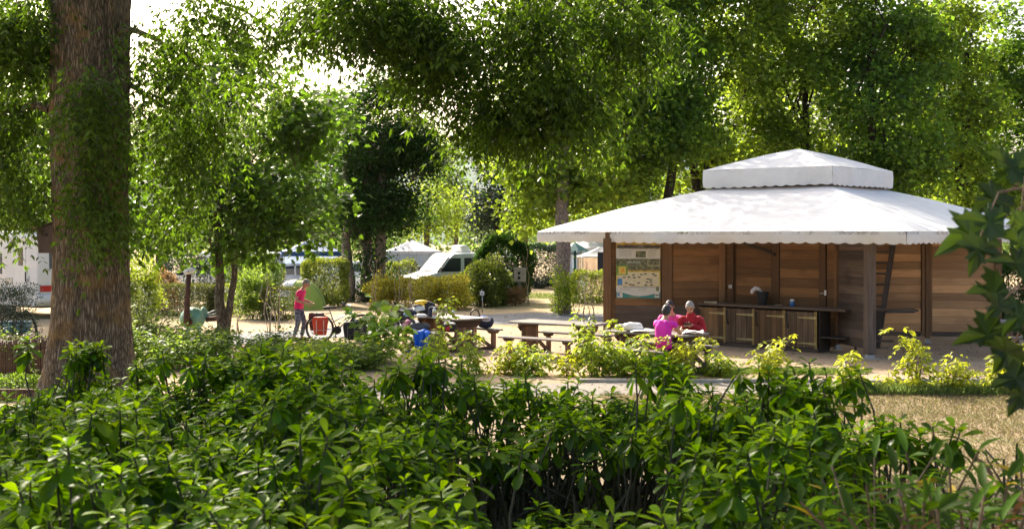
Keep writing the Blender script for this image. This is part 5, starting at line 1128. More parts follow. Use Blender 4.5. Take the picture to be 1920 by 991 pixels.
paper('paper', 'crumpled white paper beside the white bag', 1207, 23.85, .26, .17, 1, M_WCLOTH, .07); paper('paper', 'white wrapping paper spread before the red jumper', 1297, 23.45, .20, .16, 2, M_WCLOTH, .08); paper('paper', 'yellowish paper wrapper near the magenta elbow', 1284, 23.7, .10, .09, 3, simple('yellow_paper', (.70,.72,.35), .7), .10)
for k, (px, Y) in enumerate(((1304, 23.35), (1315, 23.5))): paper('paper_cup', ('crumpled white paper ball at the table corner', 'second crumpled white ball at the very corner of the table')[k], px, Y, .06, .06, 5+k, M_WCLOTH, .09)
# ------------------------------------------------------------------ bicycles
M_TYRE = simple('tyre_rubber', (.02,.02,.02), .8); M_ALU = simple('brushed_frame', (.42,.45,.47), .35, .6); M_CHAIN = simple('chainring', (.03,.03,.03), .5, .5); M_PANR = simple('red_pannier_cloth', (.62,.055,.02), .5, var=.15, bump=.2); M_BFRAME = simple('dark_frame', (.03,.035,.05), .4, .3)
def wheel(par, x, r=.34):
    w_ = MB(); n = 36; w_.tube([(x+r*math.cos(2*math.pi*k/n), 0, r+r*math.sin(2*math.pi*k/n)) for k in range(n+1)], .021, 8, cap=False); t = w_.build('tyre', M_TYRE, par, smooth=True)
    rm = MB().tube([(x+(r-.03)*math.cos(2*math.pi*k/n), 0, r+(r-.03)*math.sin(2*math.pi*k/n)) for k in range(n+1)], .012, 6, cap=False)
    for k in range(16):
        a = 2*math.pi*k/16; rm.tube([(x, (.02 if k % 2 else -.02), r), (x+(r-.035)*math.cos(a), 0, r+(r-.035)*math.sin(a))], .002, 4, cap=False)
    rm.build('rim', M_ALU, t, smooth=True); MB().tube([(x,-.05,r),(x,.05,r)], .022, 10).build('hub', M_ALU, t, smooth=True)
def bicycle(label, p, rz, fm):
    t = thing('bicycle', label, 'bicycle', p, rz, 'bicycles'); wheel(t, -.5); wheel(t, .56)
    bbk = (-.06, 0, .30); st = (-.20, 0, .62); hd0, hd1 = (.33, 0, .60), (.27, 0, .80)
    f = MB().tube([bbk, (-.17,0,.56), (-.235,0,.74)], .017, 8).tube([(.31,0,.66), bbk], .022, 8).tube([(.285,0,.76), (-.17,0,.50)], .017, 8).tube([hd0, hd1], .024, 8)
    for s in (-.05, .05): f.tube([(-.5,s,.34), (bbk[0],s*.6,bbk[2])], .011, 6).tube([(-.5,s,.34), (-.20,s*.4,.58)], .009, 6)
    f.build('frame', fm, t, smooth=True)
    MB().tube([(-.235,0,.74), (-.268,0,.83)], .013, 8).build('seat_post', M_ALU, t, smooth=True)
    MB().ell((-.31,0,.865), (.13,.09,.035)).ell((-.18,0,.865), (.11,.035,.028)).build('saddle', M_BLACK, t, smooth=True)
    fk = MB()
    for s in (-.055, .055): fk.tube([(.34,s*.6,.60), (.42,s,.50), (.56,s,.34)], .013, 7)
    fk.build('fork', fm, t, smooth=True)
    MB().tube([(.27,0,.80), (.24,0,.88), (.28,0,.91)], .014, 8).build('stem', M_ALU, t, smooth=True)
    MB().tube([(.05,-.30,.97), (.15,-.27,.94), (.26,-.15,.91), (.28,0,.91), (.26,.15,.91), (.15,.27,.94), (.05,.30,.97)], .013, 8).build('handlebar', M_ALU, t, smooth=True)
    for s in (-1, 1):
        MB().tube([(.15,s*.27,.94), (.03,s*.305,.975)], .019, 8).build('grip', M_BLACK, t, smooth=True); MB().tube([(.16,s*.25,.93), (.27,s*.29,.88)], .008, 6).build('brake_lever', M_BLACK, t, smooth=True)
    MB().lathe([(.02,0),(.10,.0),(.105,.004),(.10,.008),(.02,.008)], 24, c=(bbk[0],-.05,bbk[2]), M=Matrix.Rotation(R(90), 3, 'X')).build('chainring', M_CHAIN, t, smooth='auto')
    for s, dz in ((-1, -.165), (1, .165)):
        c = MB().beam((bbk[0],s*.075,bbk[2]), (bbk[0]+.05*s,s*.08,bbk[2]+dz), .014, .025).build('crank', M_CHAIN, t); MB().box((bbk[0]+.05*s, s*.13, bbk[2]+dz), (.09,.08,.022)).build('pedal', M_BLACK, c)
    rk_ = MB()
    for s in (-.07, .07): rk_.tube([(-.5,s,.34), (-.62,s,.72), (-.24,s,.72)], .007, 6).tube([(-.5,s,.34), (-.40,s,.72)], .007, 6)
    for x in (-.6, -.48, -.36): rk_.tube([(x,-.07,.722), (x,.07,.722)], .006, 5)
    rk_.build('rear_rack', M_CHAIN, t, smooth=True)
    for x, nm in ((-.5, 'rear_mudguard'), (.56, 'front_mudguard')):
        n = 14; a0, a1 = (.15, 2.9) if x < 0 else (.5, 2.6); vs = []
        for k in range(n+1):
            a = a0+(a1-a0)*k/n
            for s in (-.03, .03): vs.append((x+.385*math.cos(a), s, .34+.385*math.sin(a)))
        MB().add(vs, [(2*k, 2*k+1, 2*k+3, 2*k+2) for k in range(n)]).build(nm, M_CHAIN, t, smooth=True)
    return t
BP = (gx(637, 30.3), 30.3, 0); BR = R(4)
bicycle('silver touring bicycle with a red pannier beside the standing woman', BP, BR, M_ALU)
def pannier(label, p, rz, m, tilt=0, trim=None):
    t = thing('pannier', label, 'pannier', p, rz)
    MB().prism([(-.16,0),(.14,0),(.19,.36),(.17,.43),(-.19,.43),(-.21,.36)], -.085, .085).build('pannier_body', m, t, bevel=.035, seg=2, smooth=True)
    MB().prism([(-.205,.36),(.185,.36),(.17,.46),(-.19,.46)], -.10, .095).build('lid', m, t, bevel=.03, seg=2, smooth=True)
    for x in (-.1, .08): MB().box((x,-.09,.2), (.025,.012,.36)).build('strap', trim or M_BLACK, t)
    MB().box((-.01,-.09,.13), (.30,.01,.012)).build('reflective_strip', trim or M_BLACK, t); return t
def onb(x, y, z): c, s = math.cos(BR), math.sin(BR); return (BP[0]+x*c-y*s, BP[1]+x*s+y*c, z)
pannier('bright red pannier hanging from the rear rack of the silver bicycle', onb(-.46,-.20,.19), BR, M_PANR, trim=simple('pale_trim', (.62,.45,.40), .5)); pannier('dark red pannier on the far side of the silver bicycle rack', onb(-.60,.22,.27), BR, simple('dark_red_cloth', (.16,.03,.03), .6), trim=M_BLACK)
pannier('black pannier hanging low at the fork of the silver bicycle', onb(.30,-.16,.06), BR+R(8), M_BLACK, trim=M_GREYB); pannier('black pannier on the far side of the silver bicycle fork', onb(.48,.17,.10), BR, M_BLACK, trim=M_GREYB)
B2 = (gx(752, 29.3), 29.3, 0)
bicycle('dark bicycle with a black handlebar bag standing at the loaded table', B2, R(-62), M_BFRAME)
hb = thing('handlebar_bag', 'black handlebar bag on the dark bicycle by the loaded table', 'bag', (B2[0]+.14, B2[1]-.35, .55), R(-20))
MB().prism([(-.19,.36),(.20,.28),(.16,.08),(.03,-.08),(-.05,-.05),(-.17,.14)], -.11, .11).build('bag_body', M_BLACK, hb, bevel=.03, seg=2, smooth=True); MB().tube([(-.17,0,.36),(-.26,0,.46),(-.31,0,.53)], .022, 8).build('grip', M_BLACK, hb, smooth=True); MB().beam((-.16,-.115,.2), (.14,-.115,.13), .01, .02).build('strap', M_GREYB, hb)
softp('black_sack', 'round black sack on the ground beside the front wheel of the silver bicycle', 'bag', 681, 30.6, 0.16, (.13,.12,.12), M_BLACK, 31, parts=lambda t: MB().tube([(-.05,0,.22),(0,0,.27),(.05,0,.22)], .01, 6).build('handle', M_BLACK, t)); bpy.context.view_layer.update()
softp('grey_box', 'grey folded groundsheet beneath the round black sack', 'cloth', 684, 30.6, 0, (.22,.15,.085), M_SILV, 32); softp('dark_helmet_bag', 'dark round bag hanging at the fork of the dark bicycle', 'bag', 735, 29.8, .42, (.11,.10,.10), M_NAVY, 33, parts=lambda t: MB().tube([(-.05,0,.17),(0,0,.30),(.05,0,.17)], .008, 6).build('strap', M_BLACK, t))
# ------------------------------------------------------------------ people
def skin_mesh(nodes, edges, root=0, sub=2):
    me = bpy.data.meshes.new('tmp'); me.from_pydata([n[0] for n in nodes], edges, []); o = bpy.data.objects.new('tmp', me); scene.collection.objects.link(o)
    md = o.modifiers.new('skin', 'SKIN'); md.branch_smoothing = .6; sv = me.skin_vertices[0].data
    for i, n in enumerate(nodes): r_ = n[1]; sv[i].radius = r_ if hasattr(r_, '__len__') else (r_, r_); sv[i].use_root = (i == root)
    s = o.modifiers.new('sub', 'SUBSURF'); s.levels = s.render_levels = sub
    bpy.context.view_layer.update(); ev = o.evaluated_get(bpy.context.evaluated_depsgraph_get()); out = bpy.data.meshes.new_from_object(ev)
    bpy.data.objects.remove(o); bpy.data.meshes.remove(me); out.polygons.foreach_set('use_smooth', [True]*len(out.polygons)); return out
def skin_obj(name, nodes, edges, m, parent=None, root=0, sub=2):
    me = skin_mesh(nodes, edges, root, sub); me.name = name; me.materials.append(m); return link(bpy.data.objects.new(name, me), parent)
M_SKIN = simple('sun_tanned_skin', (.50,.27,.18), .5, var=.08, spec=.4); M_HAIRG = simple('grey_hair', (.26,.24,.235), .6, var=.35, scale=40, bump=.6); M_HAIRD = simple('dark_hair', (.028,.024,.03), .5, var=.5, scale=40, bump=.6); M_HAIRS = simple('silver_hair', (.30,.285,.28), .55, var=.35, scale=45, bump=.6)
M_PINK = simple('hot_pink_shirt', (.80,.015,.17), .75, var=.1, scale=7, bump=.25); M_MAG = simple('magenta_shirt', (.76,.02,.50), .75, var=.08, scale=6, bump=.25); M_PINK2 = simple('pink_shirt', (.80,.06,.34), .75, var=.08); M_REDJ = simple('red_jumper', (.36,.012,.028), .85, var=.12, scale=8, bump=.25); M_BLKT = simple('black_shorts', (.012,.012,.016), .7)
def leggings():
    def b(N, L):
        tc = N('ShaderNodeTexCoord'); no = N('ShaderNodeTexNoise', Scale=14.0, Detail=3.0, Distortion=1.5); L(tc.outputs['Object'], no.inputs['Vector'])
        rp = ramp(N, [(.40, (.025,.03,.06)), (.5, (.10,.12,.20)), (.58, (.30,.32,.42)), (.66, (.05,.055,.10))]); L(no.outputs['Fac'], rp.inputs[0])
        p = N('ShaderNodeBsdfPrincipled', Roughness=.7); L(rp.outputs[0], p.inputs['Base Color']); return p.outputs[0]
    return mat('patterned_leggings', b)
def V(*a): return Vector(a)
def hand(nodes, edges, wi, w, d, side, up, curl=.6, s=1.0, thumb=1):
    """palm, four fingers and a thumb grown from the wrist node wi; d = pointing, side = across the knuckles towards the thumb, up = back of the hand"""
    d, side, up = V(*d).normalized(), V(*side).normalized(), V(*up).normalized()
    k0 = len(nodes); nodes.append((tuple(w+d*.045*s), (.034*s, .017*s))); edges.append((wi, k0)); k1 = len(nodes); nodes.append((tuple(w+d*.085*s), (.040*s, .014*s))); edges.append((k0, k1))
    for q, ln in zip((-1.5, -.5, .5, 1.5), (.058, .072, .078, .068)):
        prev = k1; p = w+d*.09*s+side*q*.0205*s; dd = d.copy()
        for j, r_ in enumerate((.0095, .0085, .0075)):
            dd = (dd-up*curl*(.35+.25*j)).normalized() if j else (dd-up*curl*.3).normalized()
            p = p+dd*ln*s*(.46, .32, .25)[j]; nodes.append((tuple(p), r_*s)); edges.append((prev, len(nodes)-1)); prev = len(nodes)-1
    p = w+d*.03*s+side*.03*s*thumb; prev = k0
    for j in range(2):
        p = p+(d*.7+side*.6*thumb-up*.4*curl).normalized()*(.034, .028)[j]*s; nodes.append((tuple(p), (.0115, .0095)[j]*s)); edges.append((prev, len(nodes)-1)); prev = len(nodes)-1
def face(par, c, fwd, up, s, hair, hairlen, glasses=None, lips=(.35,.12,.10)):
    """nose, mouth, eyes, ears and hair on the head centred at c"""
    f, u = fwd.normalized(), up.normalized(); sd_ = u.cross(f).normalized(); u = f.cross(sd_); M = Matrix((f, sd_, u)).transposed()
    P = lambda x, y, z: c+M@V(x, y, z)*s
    MB().tube([P(.080,0,.022), P(.094,0,-.002), P(.104,0,-.022), P(.088,0,-.034)], [.008*s, .011*s, .016*s, .011*s], 8).build('nose', M_SKIN, par, smooth=True)
    MB().tube([P(.079,-.022,-.056), P(.089,0,-.057), P(.079,.022,-.056)], [.003*s, .006*s, .003*s], 6).build('mouth', simple('lips', lips, .5), par, smooth=True)
    for k in (-1, 1):
        MB().ell(P(.074,k*.030,.012), (.013*s, .016*s, .010*s), 8, 6, M).build('eye', simple('eye_dark', (.05,.035,.03), .3), par, smooth=True)
        MB().ell(P(-.005,k*.079,-.005), (.020*s, .010*s, .032*s), 8, 6, M).build('ear', M_SKIN, par, smooth=True)
    rng = np.random.default_rng(int(abs(c.x)*100)); vs = []; nu, nv = 40, 20
    for i in range(nv+1):
        for j in range(nu):
            ph = 2*math.pi*j/nu; back = .5-.5*math.cos(ph); thm = (.33+.40*back**.7)*math.pi*(1+hairlen*back); th = thm*i/nv
            k = 1+.05*mnoise.noise((math.cos(ph)*3+c.x*9, math.sin(ph)*3, th*3))+.10*mnoise.noise((math.cos(ph)*13+c.x, math.sin(ph)*13, th*5+c.x))
            th *= 1+.10*mnoise.noise((ph*5, c.x*7, 1)) if i > nv-5 else 1; e = 1 if i < nv else .90
            vs.append(P(-.010+.099*k*e*math.sin(th)*math.cos(ph), .083*k*e*math.sin(th)*math.sin(ph), .012+.114*k*math.cos(th)))
    MB().add(vs, [(i*nu+j, (i+1)*nu+j, (i+1)*nu+(j+1) % nu, i*nu+(j+1) % nu) for i in range(nv) for j in range(nu)]).build('hair', hair, par, smooth=True)
    if glasses:
        g = MB()
        for k in (-1, 1):
            g.tube([P(.093, k*.031+.022*math.cos(a), .010+.017*math.sin(a)) for a in np.linspace(0, 2*math.pi, 13)], .0026*s, 5, cap=False); g.tube([P(.090,k*.052,.014), P(.05,k*.076,.014), P(-.01,k*.084,.01)], .0024*s, 5)
        g.tube([P(.094,-.009,.012), P(.094,.009,.012)], .0024*s, 5); g.build('glasses', glasses, par, smooth=True)
def head_nodes(nodes, edges, ni, neck, c, fwd, up, s):
    f, u = fwd.normalized(), up.normalized(); a = len(nodes)
    nodes += [(tuple(c-u*.075*s+f*.012*s), (.058*s, .060*s)), (tuple(c-u*.02*s+f*.012*s), (.074*s, .084*s)), (tuple(c+u*.045*s-f*.006*s), (.078*s, .092*s)), (tuple(c+u*.095*s-f*.012*s), (.045*s, .055*s))]
    edges += [(ni, a), (a, a+1), (a+1, a+2), (a+2, a+3)]
def person(label, p, rz, J, top_m, bot_m, hair, hairlen, glasses=None, sleeve=.5, long_legs=True, fwd=(1,0,-.35), up=(.3,0,1), sc=1.0, shoe=True, hands=None, hem=.07, wide=.28, collar=.0):
    """J: joints in the person's own frame (x forward, y to the left, z up)"""
    Jv = {k: V(*v)*sc for k, v in J.items()}; nodes = []; edges = []; idx = {}
    def nd(k, r_): idx[k] = len(nodes); nodes.append((tuple(Jv[k]), r_ if hasattr(r_, '__len__') else r_*sc)); return idx[k]
    for k, r_ in (('pelvis', .125), ('waist', .105), ('chest', .118), ('neck0', .062), ('neck1', .050)): nd(k, r_)
    edges += [(0, 1), (1, 2), (2, 3), (3, 4)]
    head = Jv['head']; head_nodes(nodes, edges, idx['neck1'], Jv['neck1'], head, V(*fwd), V(*up), sc)
    for s in 'LR':
        nd('sh'+s, .050); nd('el'+s, .040); nd('wr'+s, .026); edges += [(2, idx['sh'+s]), (idx['sh'+s], idx['el'+s]), (idx['el'+s], idx['wr'+s])]
        mid = (Jv['el'+s]*.6+Jv['wr'+s]*.4); nodes.append((tuple(mid), .039*sc)); m_ = len(nodes)-1; edges.remove((idx['el'+s], idx['wr'+s])); edges += [(idx['el'+s], m_), (m_, idx['wr'+s])]
        h = (hands or {}).get(s)
        if h: hand(nodes, edges, idx['wr'+s], Jv['wr'+s], *h, s=sc)
        nd('hip'+s, .088); nd('kn'+s, .056); nd('an'+s, .038); nd('toe'+s, .034); mid = Jv['kn'+s]*.65+Jv['an'+s]*.35; nodes.append((tuple(mid), .055*sc)); m_ = len(nodes)-1
        edges += [(0, idx['hip'+s]), (idx['hip'+s], idx['kn'+s]), (idx['kn'+s], m_), (m_, idx['an'+s]), (idx['an'+s], idx['toe'+s])]
    body = skin_obj('person', nodes, edges, M_SKIN); body.location = p; body.rotation_euler = (0, 0, rz); tag(body, label, 'person', None)
    me = body.data; me.update(); co = np.zeros(len(me.vertices)*3); me.vertices.foreach_get('co', co); co = co.reshape(-1, 3)
    # which bone each point of the body belongs to
    bones = [('t', 'pelvis', 'waist'), ('t', 'waist', 'chest'), ('t', 'chest', 'neck0'), ('n', 'neck0', 'neck1'), ('h', 'neck1', 'head')]
    for q in 'LR': bones += [('t', 'chest', 'sh'+q), ('u'+q, 'sh'+q, 'el'+q), ('f'+q, 'el'+q, 'wr'+q), ('l', 'pelvis', 'hip'+q), ('l', 'hip'+q, 'kn'+q), ('c', 'kn'+q, 'an'+q), ('s', 'an'+q, 'toe'+q)]
    D_ = []; T_ = []; K_ = [b[0] for b in bones]
    for k, a, b in bones:
        a, b = np.array(Jv[a]), np.array(Jv[b]); ab = b-a; t_ = np.clip(((co-a)@ab)/max(1e-9, ab@ab), 0, 1); D_.append(np.linalg.norm(co-a-t_[:, None]*ab, axis=1)/{'t': 1.35, 'l': 1.15}.get(k[0], 1)); T_.append(t_)
    D_ = np.array(D_); T_ = np.array(T_); near = D_.argmin(0); kind = np.array([K_[i] for i in near]); tt = T_[near, np.arange(len(co))]
    # broaden the trunk sideways
    wt_ = np.exp(-(np.maximum(0, D_[[0, 1]].min(0)*1.35-.10)/.05)**2)*np.isin(kind, ['t', 'l']); co[:, 1] *= 1+wide*wt_; co[:, 2] -= .03*np.exp(-(np.maximum(0, D_[[5, 12]].min(0)-.03)/.04)**2)*(kind == 't'); me.vertices.foreach_set('co', co.ravel()); me.update()
    no_ = np.zeros(len(me.vertices)*3); me.vertices.foreach_get('normal', no_); no_ = no_.reshape(-1, 3)
    tri = [tuple(pl.vertices) for pl in me.polygons]
    def cloth(name, sel, off, m, seed):
        fs = [f for f in tri if all(sel[v] for v in f)]; us = sorted({v for f in fs for v in f}); mp = {v: i for i, v in enumerate(us)}
        vs = [tuple(co[v]+no_[v]*(off+.007*mnoise.noise((co[v][0]*14+seed, co[v][1]*14, co[v][2]*14))+.006*mnoise.noise((co[v][0]*6+seed, co[v][1]*6, co[v][2]*9)))) for v in us]
        o = MB().add(vs, [tuple(mp[v] for v in f) for f in fs]).build(name, m, body, smooth=True); md = o.modifiers.new('thickness', 'SOLIDIFY'); md.thickness = .006; md.offset = -1; return o
    zlow = Jv['pelvis'].z-hem*sc; up_ = np.char.startswith(kind, 'u'); fo_ = np.char.startswith(kind, 'f')
    sh_sel = (((kind == 't') & ~((near == 2) & (tt > .72) & (collar <= 0))) | ((kind == 'l') & (co[:, 0] < Jv['pelvis'].x+.10))) & (co[:, 2] > zlow) | (up_ & (tt < sleeve)) | (fo_ & (tt < sleeve-1) & (sleeve > 1)) | ((kind == 'n') & (tt < collar))
    cloth('shirt', sh_sel, .016, top_m, 3)
    ln_ = (kind == 'l') | ((kind == 't') & (near == 0) & (tt < .5)) | ((kind == 'c') & (tt < (.9 if long_legs else -1)))
    cloth('trousers', ln_, .009, bot_m, 8)
    for s in 'LR':
        an, to = Jv['an'+s], Jv['toe'+s]; dd = (to-an); dd.z = 0; dd.normalize()
        q0 = V(an.x, an.y, 0)-dd*.04; MB().tube([q0+V(0,0,.05), q0+dd*.10+V(0,0,.048), q0+dd*.20+V(0,0,.040), q0+dd*.25+V(0,0,.034)], [.042, .046, .044, .028], 10).build('shoe', M_BLACK, body, smooth=True)
    face(body, head, V(*fwd), V(*up), sc, hair, hairlen, glasses)
    return body
M_GLASS = simple('dark_spectacles', (.02,.02,.02), .3)
# standing woman, bending slightly over the bicycle, seen from the side
J = dict(pelvis=(-.03,0,.86), waist=(-.01,0,1.03), chest=(.05,0,1.22), neck0=(.09,0,1.35), neck1=(.12,0,1.385), head=(.165,0,1.455), shL=(.07,.165,1.30), elL=(.02,.22,1.05), wrL=(.25,.16,.97), shR=(.05,-.165,1.30), elR=(-.05,-.21,1.05), wrR=(.20,-.15,.96),
         hipL=(-.02,.085,.82), knL=(.10,.09,.47), anL=(.02,.09,.09), toeL=(.15,.10,.035), hipR=(-.04,-.085,.82), knR=(-.02,-.09,.46), anR=(-.13,-.09,.10), toeR=(.00,-.10,.035))
person('woman with short grey hair and glasses in a pink shirt standing at the bicycle', (gx(562, 30.6), 30.6, 0), R(-4), J, M_PINK, leggings(), M_HAIRG, .10, M_GLASS, .62, True, (1,-.05,-.48), (.45,0,1), 1.0,
       hands={'L': ((.8,-.3,-.25), (-.2,-.5,.8), (.2,.6,.5), .9), 'R': ((.9,.2,-.45), (0,.4,.8), (.2,-.6,.5), .9)})
def seated(lean=0.0, head=(0,0), wr=None, el=None):
    z = .56
    return dict(pelvis=(0,0,z), waist=(.02+lean*.3,0,z+.17), chest=(.05+lean*.7,0,z+.36), neck0=(.075+lean,0,z+.50), neck1=(.095+lean*1.1,0,z+.535), head=(.125+lean*1.2+head[0],head[1],z+.615),
        shL=(.06+lean*.85,.175,z+.44), shR=(.06+lean*.85,-.175,z+.44), elL=(el or {}).get('L', (.17+lean,.26,z+.22)), elR=(el or {}).get('R', (.17+lean,-.26,z+.22)), wrL=(wr or {}).get('L', (.38+lean,.13,z+.27)), wrR=(wr or {}).get('R', (.38+lean,-.13,z+.27)),
        hipL=(.05,.09,z-.02), hipR=(.05,-.09,z-.02), knL=(.44,.11,z-.03), knR=(.44,-.11,z-.03), anL=(.40,.10,.09), anR=(.40,-.10,.09), toeL=(.53,.11,.035), toeR=(.53,-.11,.035))
hd = {'L': ((.8,-.5,-.1), (.2,.3,.8), (.1,.7,.4), .6), 'R': ((.8,.5,-.1), (.2,-.3,.8), (.1,-.7,.4), .6)}
fa = A3+R(90)      # facing of one who sits on the bench nearer to the camera
p1 = loc(T3, A3, .72, -.82, 0); J1 = seated(.02)
person('dark-haired woman in a magenta T-shirt and black shorts sitting back to camera', p1, fa, J1, M_MAG, M_BLKT, M_HAIRD, .22, None, .45, False, (1,.1,-.1), (.1,0,1), 1.06, wide=.36, hands=hd)
p2 = loc(T3, A3, -.13, .80, 0); J2 = seated(.10)
person('dark-haired person in a pink shirt mostly hidden behind the magenta shirt', p2, fa+R(180)+R(18), J2, M_PINK2, M_BLKT, M_HAIRD, .15, M_GLASS, .5, False, (1,.25,-.35), (.3,0,1), 1.06, hands=hd)
p3 = loc(T3, A3, .33, .80, 0); J3 = seated(.06, wr={'L': (.30,.05,.85), 'R': (.32,-.06,.83)}, el={'L': (.12,.27,.74), 'R': (.14,-.25,.74)})
person('silver-haired woman in a red jumper looking down at the phone in her hands', p3, fa+R(180)+R(22), J3, M_REDJ, M_BLKT, M_HAIRS, .05, M_GLASS, 1.93, True, (1,.1,-.5), (.5,0,1), 1.06, hem=.16, collar=.75, hands={'L': ((.7,-.6,.1), (.3,.2,.9), (.2,.8,.2), .7), 'R': ((.7,.6,.1), (.3,-.2,.9), (.2,-.8,.2), .7)})
a3 = fa+R(202); c3, s3 = math.cos(a3), math.sin(a3)
ph = thing('phone', 'flat dark phone held by the woman in the red jumper', 'phone', (p3.x+.46*c3, p3.y+.46*s3, .93), a3)
MB().box((0,0,0), (.09,.16,.010), rot=Matrix.Rotation(R(-25), 3, 'Y')).build('case', M_BLACK, ph, bevel=.004); MB().box((-.004,0,.0075), (.075,.145,.003), rot=Matrix.Rotation(R(-25), 3, 'Y')).build('screen', simple('screen_glass', (.04,.05,.06), .1), ph)
# ------------------------------------------------------------------ nest box, bird sculpture, planters, signs, box
nb = thing('nest_box', 'weathered wooden nest box with sloping lid hung on the big ash trunk', 'nest box', (gx(92,19.8), 19.8, gz(474,19.8)), R(4))
W_NEST = wood('nest_wood', (.12,.085,.07), (.21,.16,.14), 2)
MB().prism([(-.13,0),(.15,0),(.15,.50),(-.15,.40)], -.14, .14).build('box_body', W_NEST, nb, bevel=.006)
MB().beam((-.26,0,.385), (.18,0,.535), .34, .025).build('lid', W_NEST, nb); MB().box((.165,0,.26), (.02,.10,.62)).build('hanging_batten', W_NEST, nb); MB().lathe([(.028,0),(.028,.004),(.0,.004)], 14, c=(0,-.141,.30), M=Matrix.Rotation(R(90), 3, 'X')).build('entrance_hole', M_BLACK, nb)
BY = 29.0; bs = thing('bird_sculpture', 'scrap metal bird with a brown pole neck, white head and green barrel body', 'sculpture', (gx(360,BY), BY, 0), R(0))
M_GRNP = simple('green_paint', (.20,.38,.27), .45, .2, var=.25, scale=8); M_RUST = simple('rusty_pipe', (.11,.05,.03), .75, .2, var=.4, scale=12)
bz = gz(597, BY); 
MB().ell((0,.05,bz), (.30,.36,.28), 24, 14).build('barrel_body', M_GRNP, bs, smooth=True); MB().lathe([(.0,0),(.10,.0),(.115,.02),(.07,.05),(0,.055)], 18, c=(-.01,-.30,bz-.06), M=Matrix.Rotation(R(90), 3, 'X')).build('neck_collar', M_RUST, bs, smooth='auto')
MB().tube([(-.03,-.34,bz-.10), (-.035,-.35,bz+.05), (-.02,-.34,bz+.55), (.01,-.32,gz(512,BY))], [.085,.075,.062,.058], 14).build('neck', M_RUST, bs, smooth=True)
hz = gz(509, BY); MB().ell((.02,-.33,hz+.02), (.17,.11,.075), 16, 10, Matrix.Rotation(R(-18), 3, 'Y')).build('head', M_WHITE, bs, smooth=True); MB().ell((-.15,-.36,hz-.035), (.11,.06,.035), 12, 8, Matrix.Rotation(R(-10), 3, 'Y')).build('beak', M_BLACK, bs, smooth=True)
for sx in (-1, 1): MB().ell((.03,-.33+sx*.10,hz+.02), .018, 8, 6).build('eye', M_BLACK, bs, smooth=True)
for sx, nm in ((-1, 'wing'), (1, 'wing')):
    MB().ell((sx*.25,.30,bz+.08), (.045,.30,.20), 16, 10, Matrix.Rotation(R(-sx*18), 3, 'Y')).build(nm, M_GRNP, bs, smooth=True)
MB().ell((.13,-.28,bz+.02), (.05,.03,.05), 10, 8).build('knob', M_GRNP, bs, smooth=True); MB().box((.42,.25,bz-.02), (.24,.3,.11)).build('tail_block', M_RUST, bs, bevel=.02); MB().beam((.25,.3,bz+.05), (.50,.35,bz+.10), .09, .03).beam((.25,.35,bz+.09), (.46,.4,bz+.18), .07, .025).build('tail_plate', M_STEEL, bs)
for x in (.15, -.12): l_ = MB().tube([(x,.1,bz-.2), (x,.1,.02)], .05, 10).build('leg', M_STEEL, bs, smooth=True); MB().ell((x,.04,.03), (.10,.17,.035)).build('foot', M_STEEL, l_, smooth=True)
M_WILLOW = simple('willow_cane', (.16,.095,.06), .8, var=.35, scale=10)
rp_ = random.Random(3)
def planter(label, c, r, h, seed, flat=False):
    t = thing('planter', label, 'planter', (c[0], c[1], 0)); n = int(2*math.pi*r/.034); canes = []
    key = ('cane', h); me = MB().tube([(0,0,.0),(0,0,h)], .016, 6).mesh('cane', M_WILLOW, smooth=True)
    for k in range(n):
        a = 2*math.pi*k/n; o = bpy.data.objects.new('cane', me); link(o, t); o.location = (r*math.cos(a), r*math.sin(a), .02*rp_.random()); o.rotation_euler = (rp_.uniform(-.015,.015), rp_.uniform(-.015,.015), rp_.random()*6); o.scale = (1, 1, rp_.uniform(.97, 1.02))
    for z in (h*.25, h*.8): MB().tube([((r+.017)*math.cos(a), (r+.017)*math.sin(a), z) for a in np.linspace(0, 2*math.pi, 41)], .006, 5, cap=False).build('binding_wire', M_RUST, t)
    MB().lathe([(r-.03,.02),(r-.03,h-.06),(0,h-.05)], 28).build('soil', simple('soil', (.05,.035,.025), .95), t)
    return t
planter('round planter clad in brown willow canes, set apart from the ash trunk', (gx(0,22), 22.0), .47, .80, 1); planter('round willow cane planter tucked against the ash trunk', (gx(76,22.3), 22.3), .33, .80, 2)
sapling('planter_herbs', 'fresh green herbs spilling from the willow planter set apart from the ash', (gx(0,22), 22.0), .98, 16, 500, .07, .03, L_WEED, 300, None, .62, 'herbs', .2, low=.8)
sapling('planter_lavender', 'dense dark green herbs in the planter tucked against the ash', (gx(76,22.3), 22.3), .96, 16, 500, .05, .015, L_HERB, 301, None, .45, 'herbs', .1, low=.78)
sapling('nettle', 'upright nettle stem between planter and ash bark', (gx(66,20.4), 20.4), .85, 2, 70, .07, .03, L_HERB, 302, None, .10, 'plant', .4)
bush('herb_bed', 'low green herbs inside the willow-edged bed below the planters', (gx(25,20.2), 20.2), (.62, .3, .32), 1600, .06, .03, L_HERB, 303, cat='herbs', shell=.3)
wf = thing('willow_edging', 'low willow edging around the herb bed at the foot of the ash', 'edging', (gx(30,19.6), 19.6, 0))
mc = MB().tube([(0,0,0),(0,0,.20)], .014, 6).mesh('cane', M_WILLOW, smooth=True)
for k in range(46): o = bpy.data.objects.new('cane', mc); link(o, wf); o.location = (-.75+k*.032, .02*math.sin(k*.5), 0); o.rotation_euler = (0, 0, k)
MB().box((0,-.02,.19), (1.5,.03,.02)).build('top_rod', M_WILLOW, wf)
hs = MB().tube([(-.18,0,.0),(-.12,0,.35),(.0,-.02,.62),(.14,-.03,.74),(.22,-.03,.70)], .035, 8).build('black_hose', M_BLACK, smooth=True, loc=(gx(58,31), 31, 0), rz=R(180)); tag(hs, 'curved black hose standing up behind the planters', 'hose')
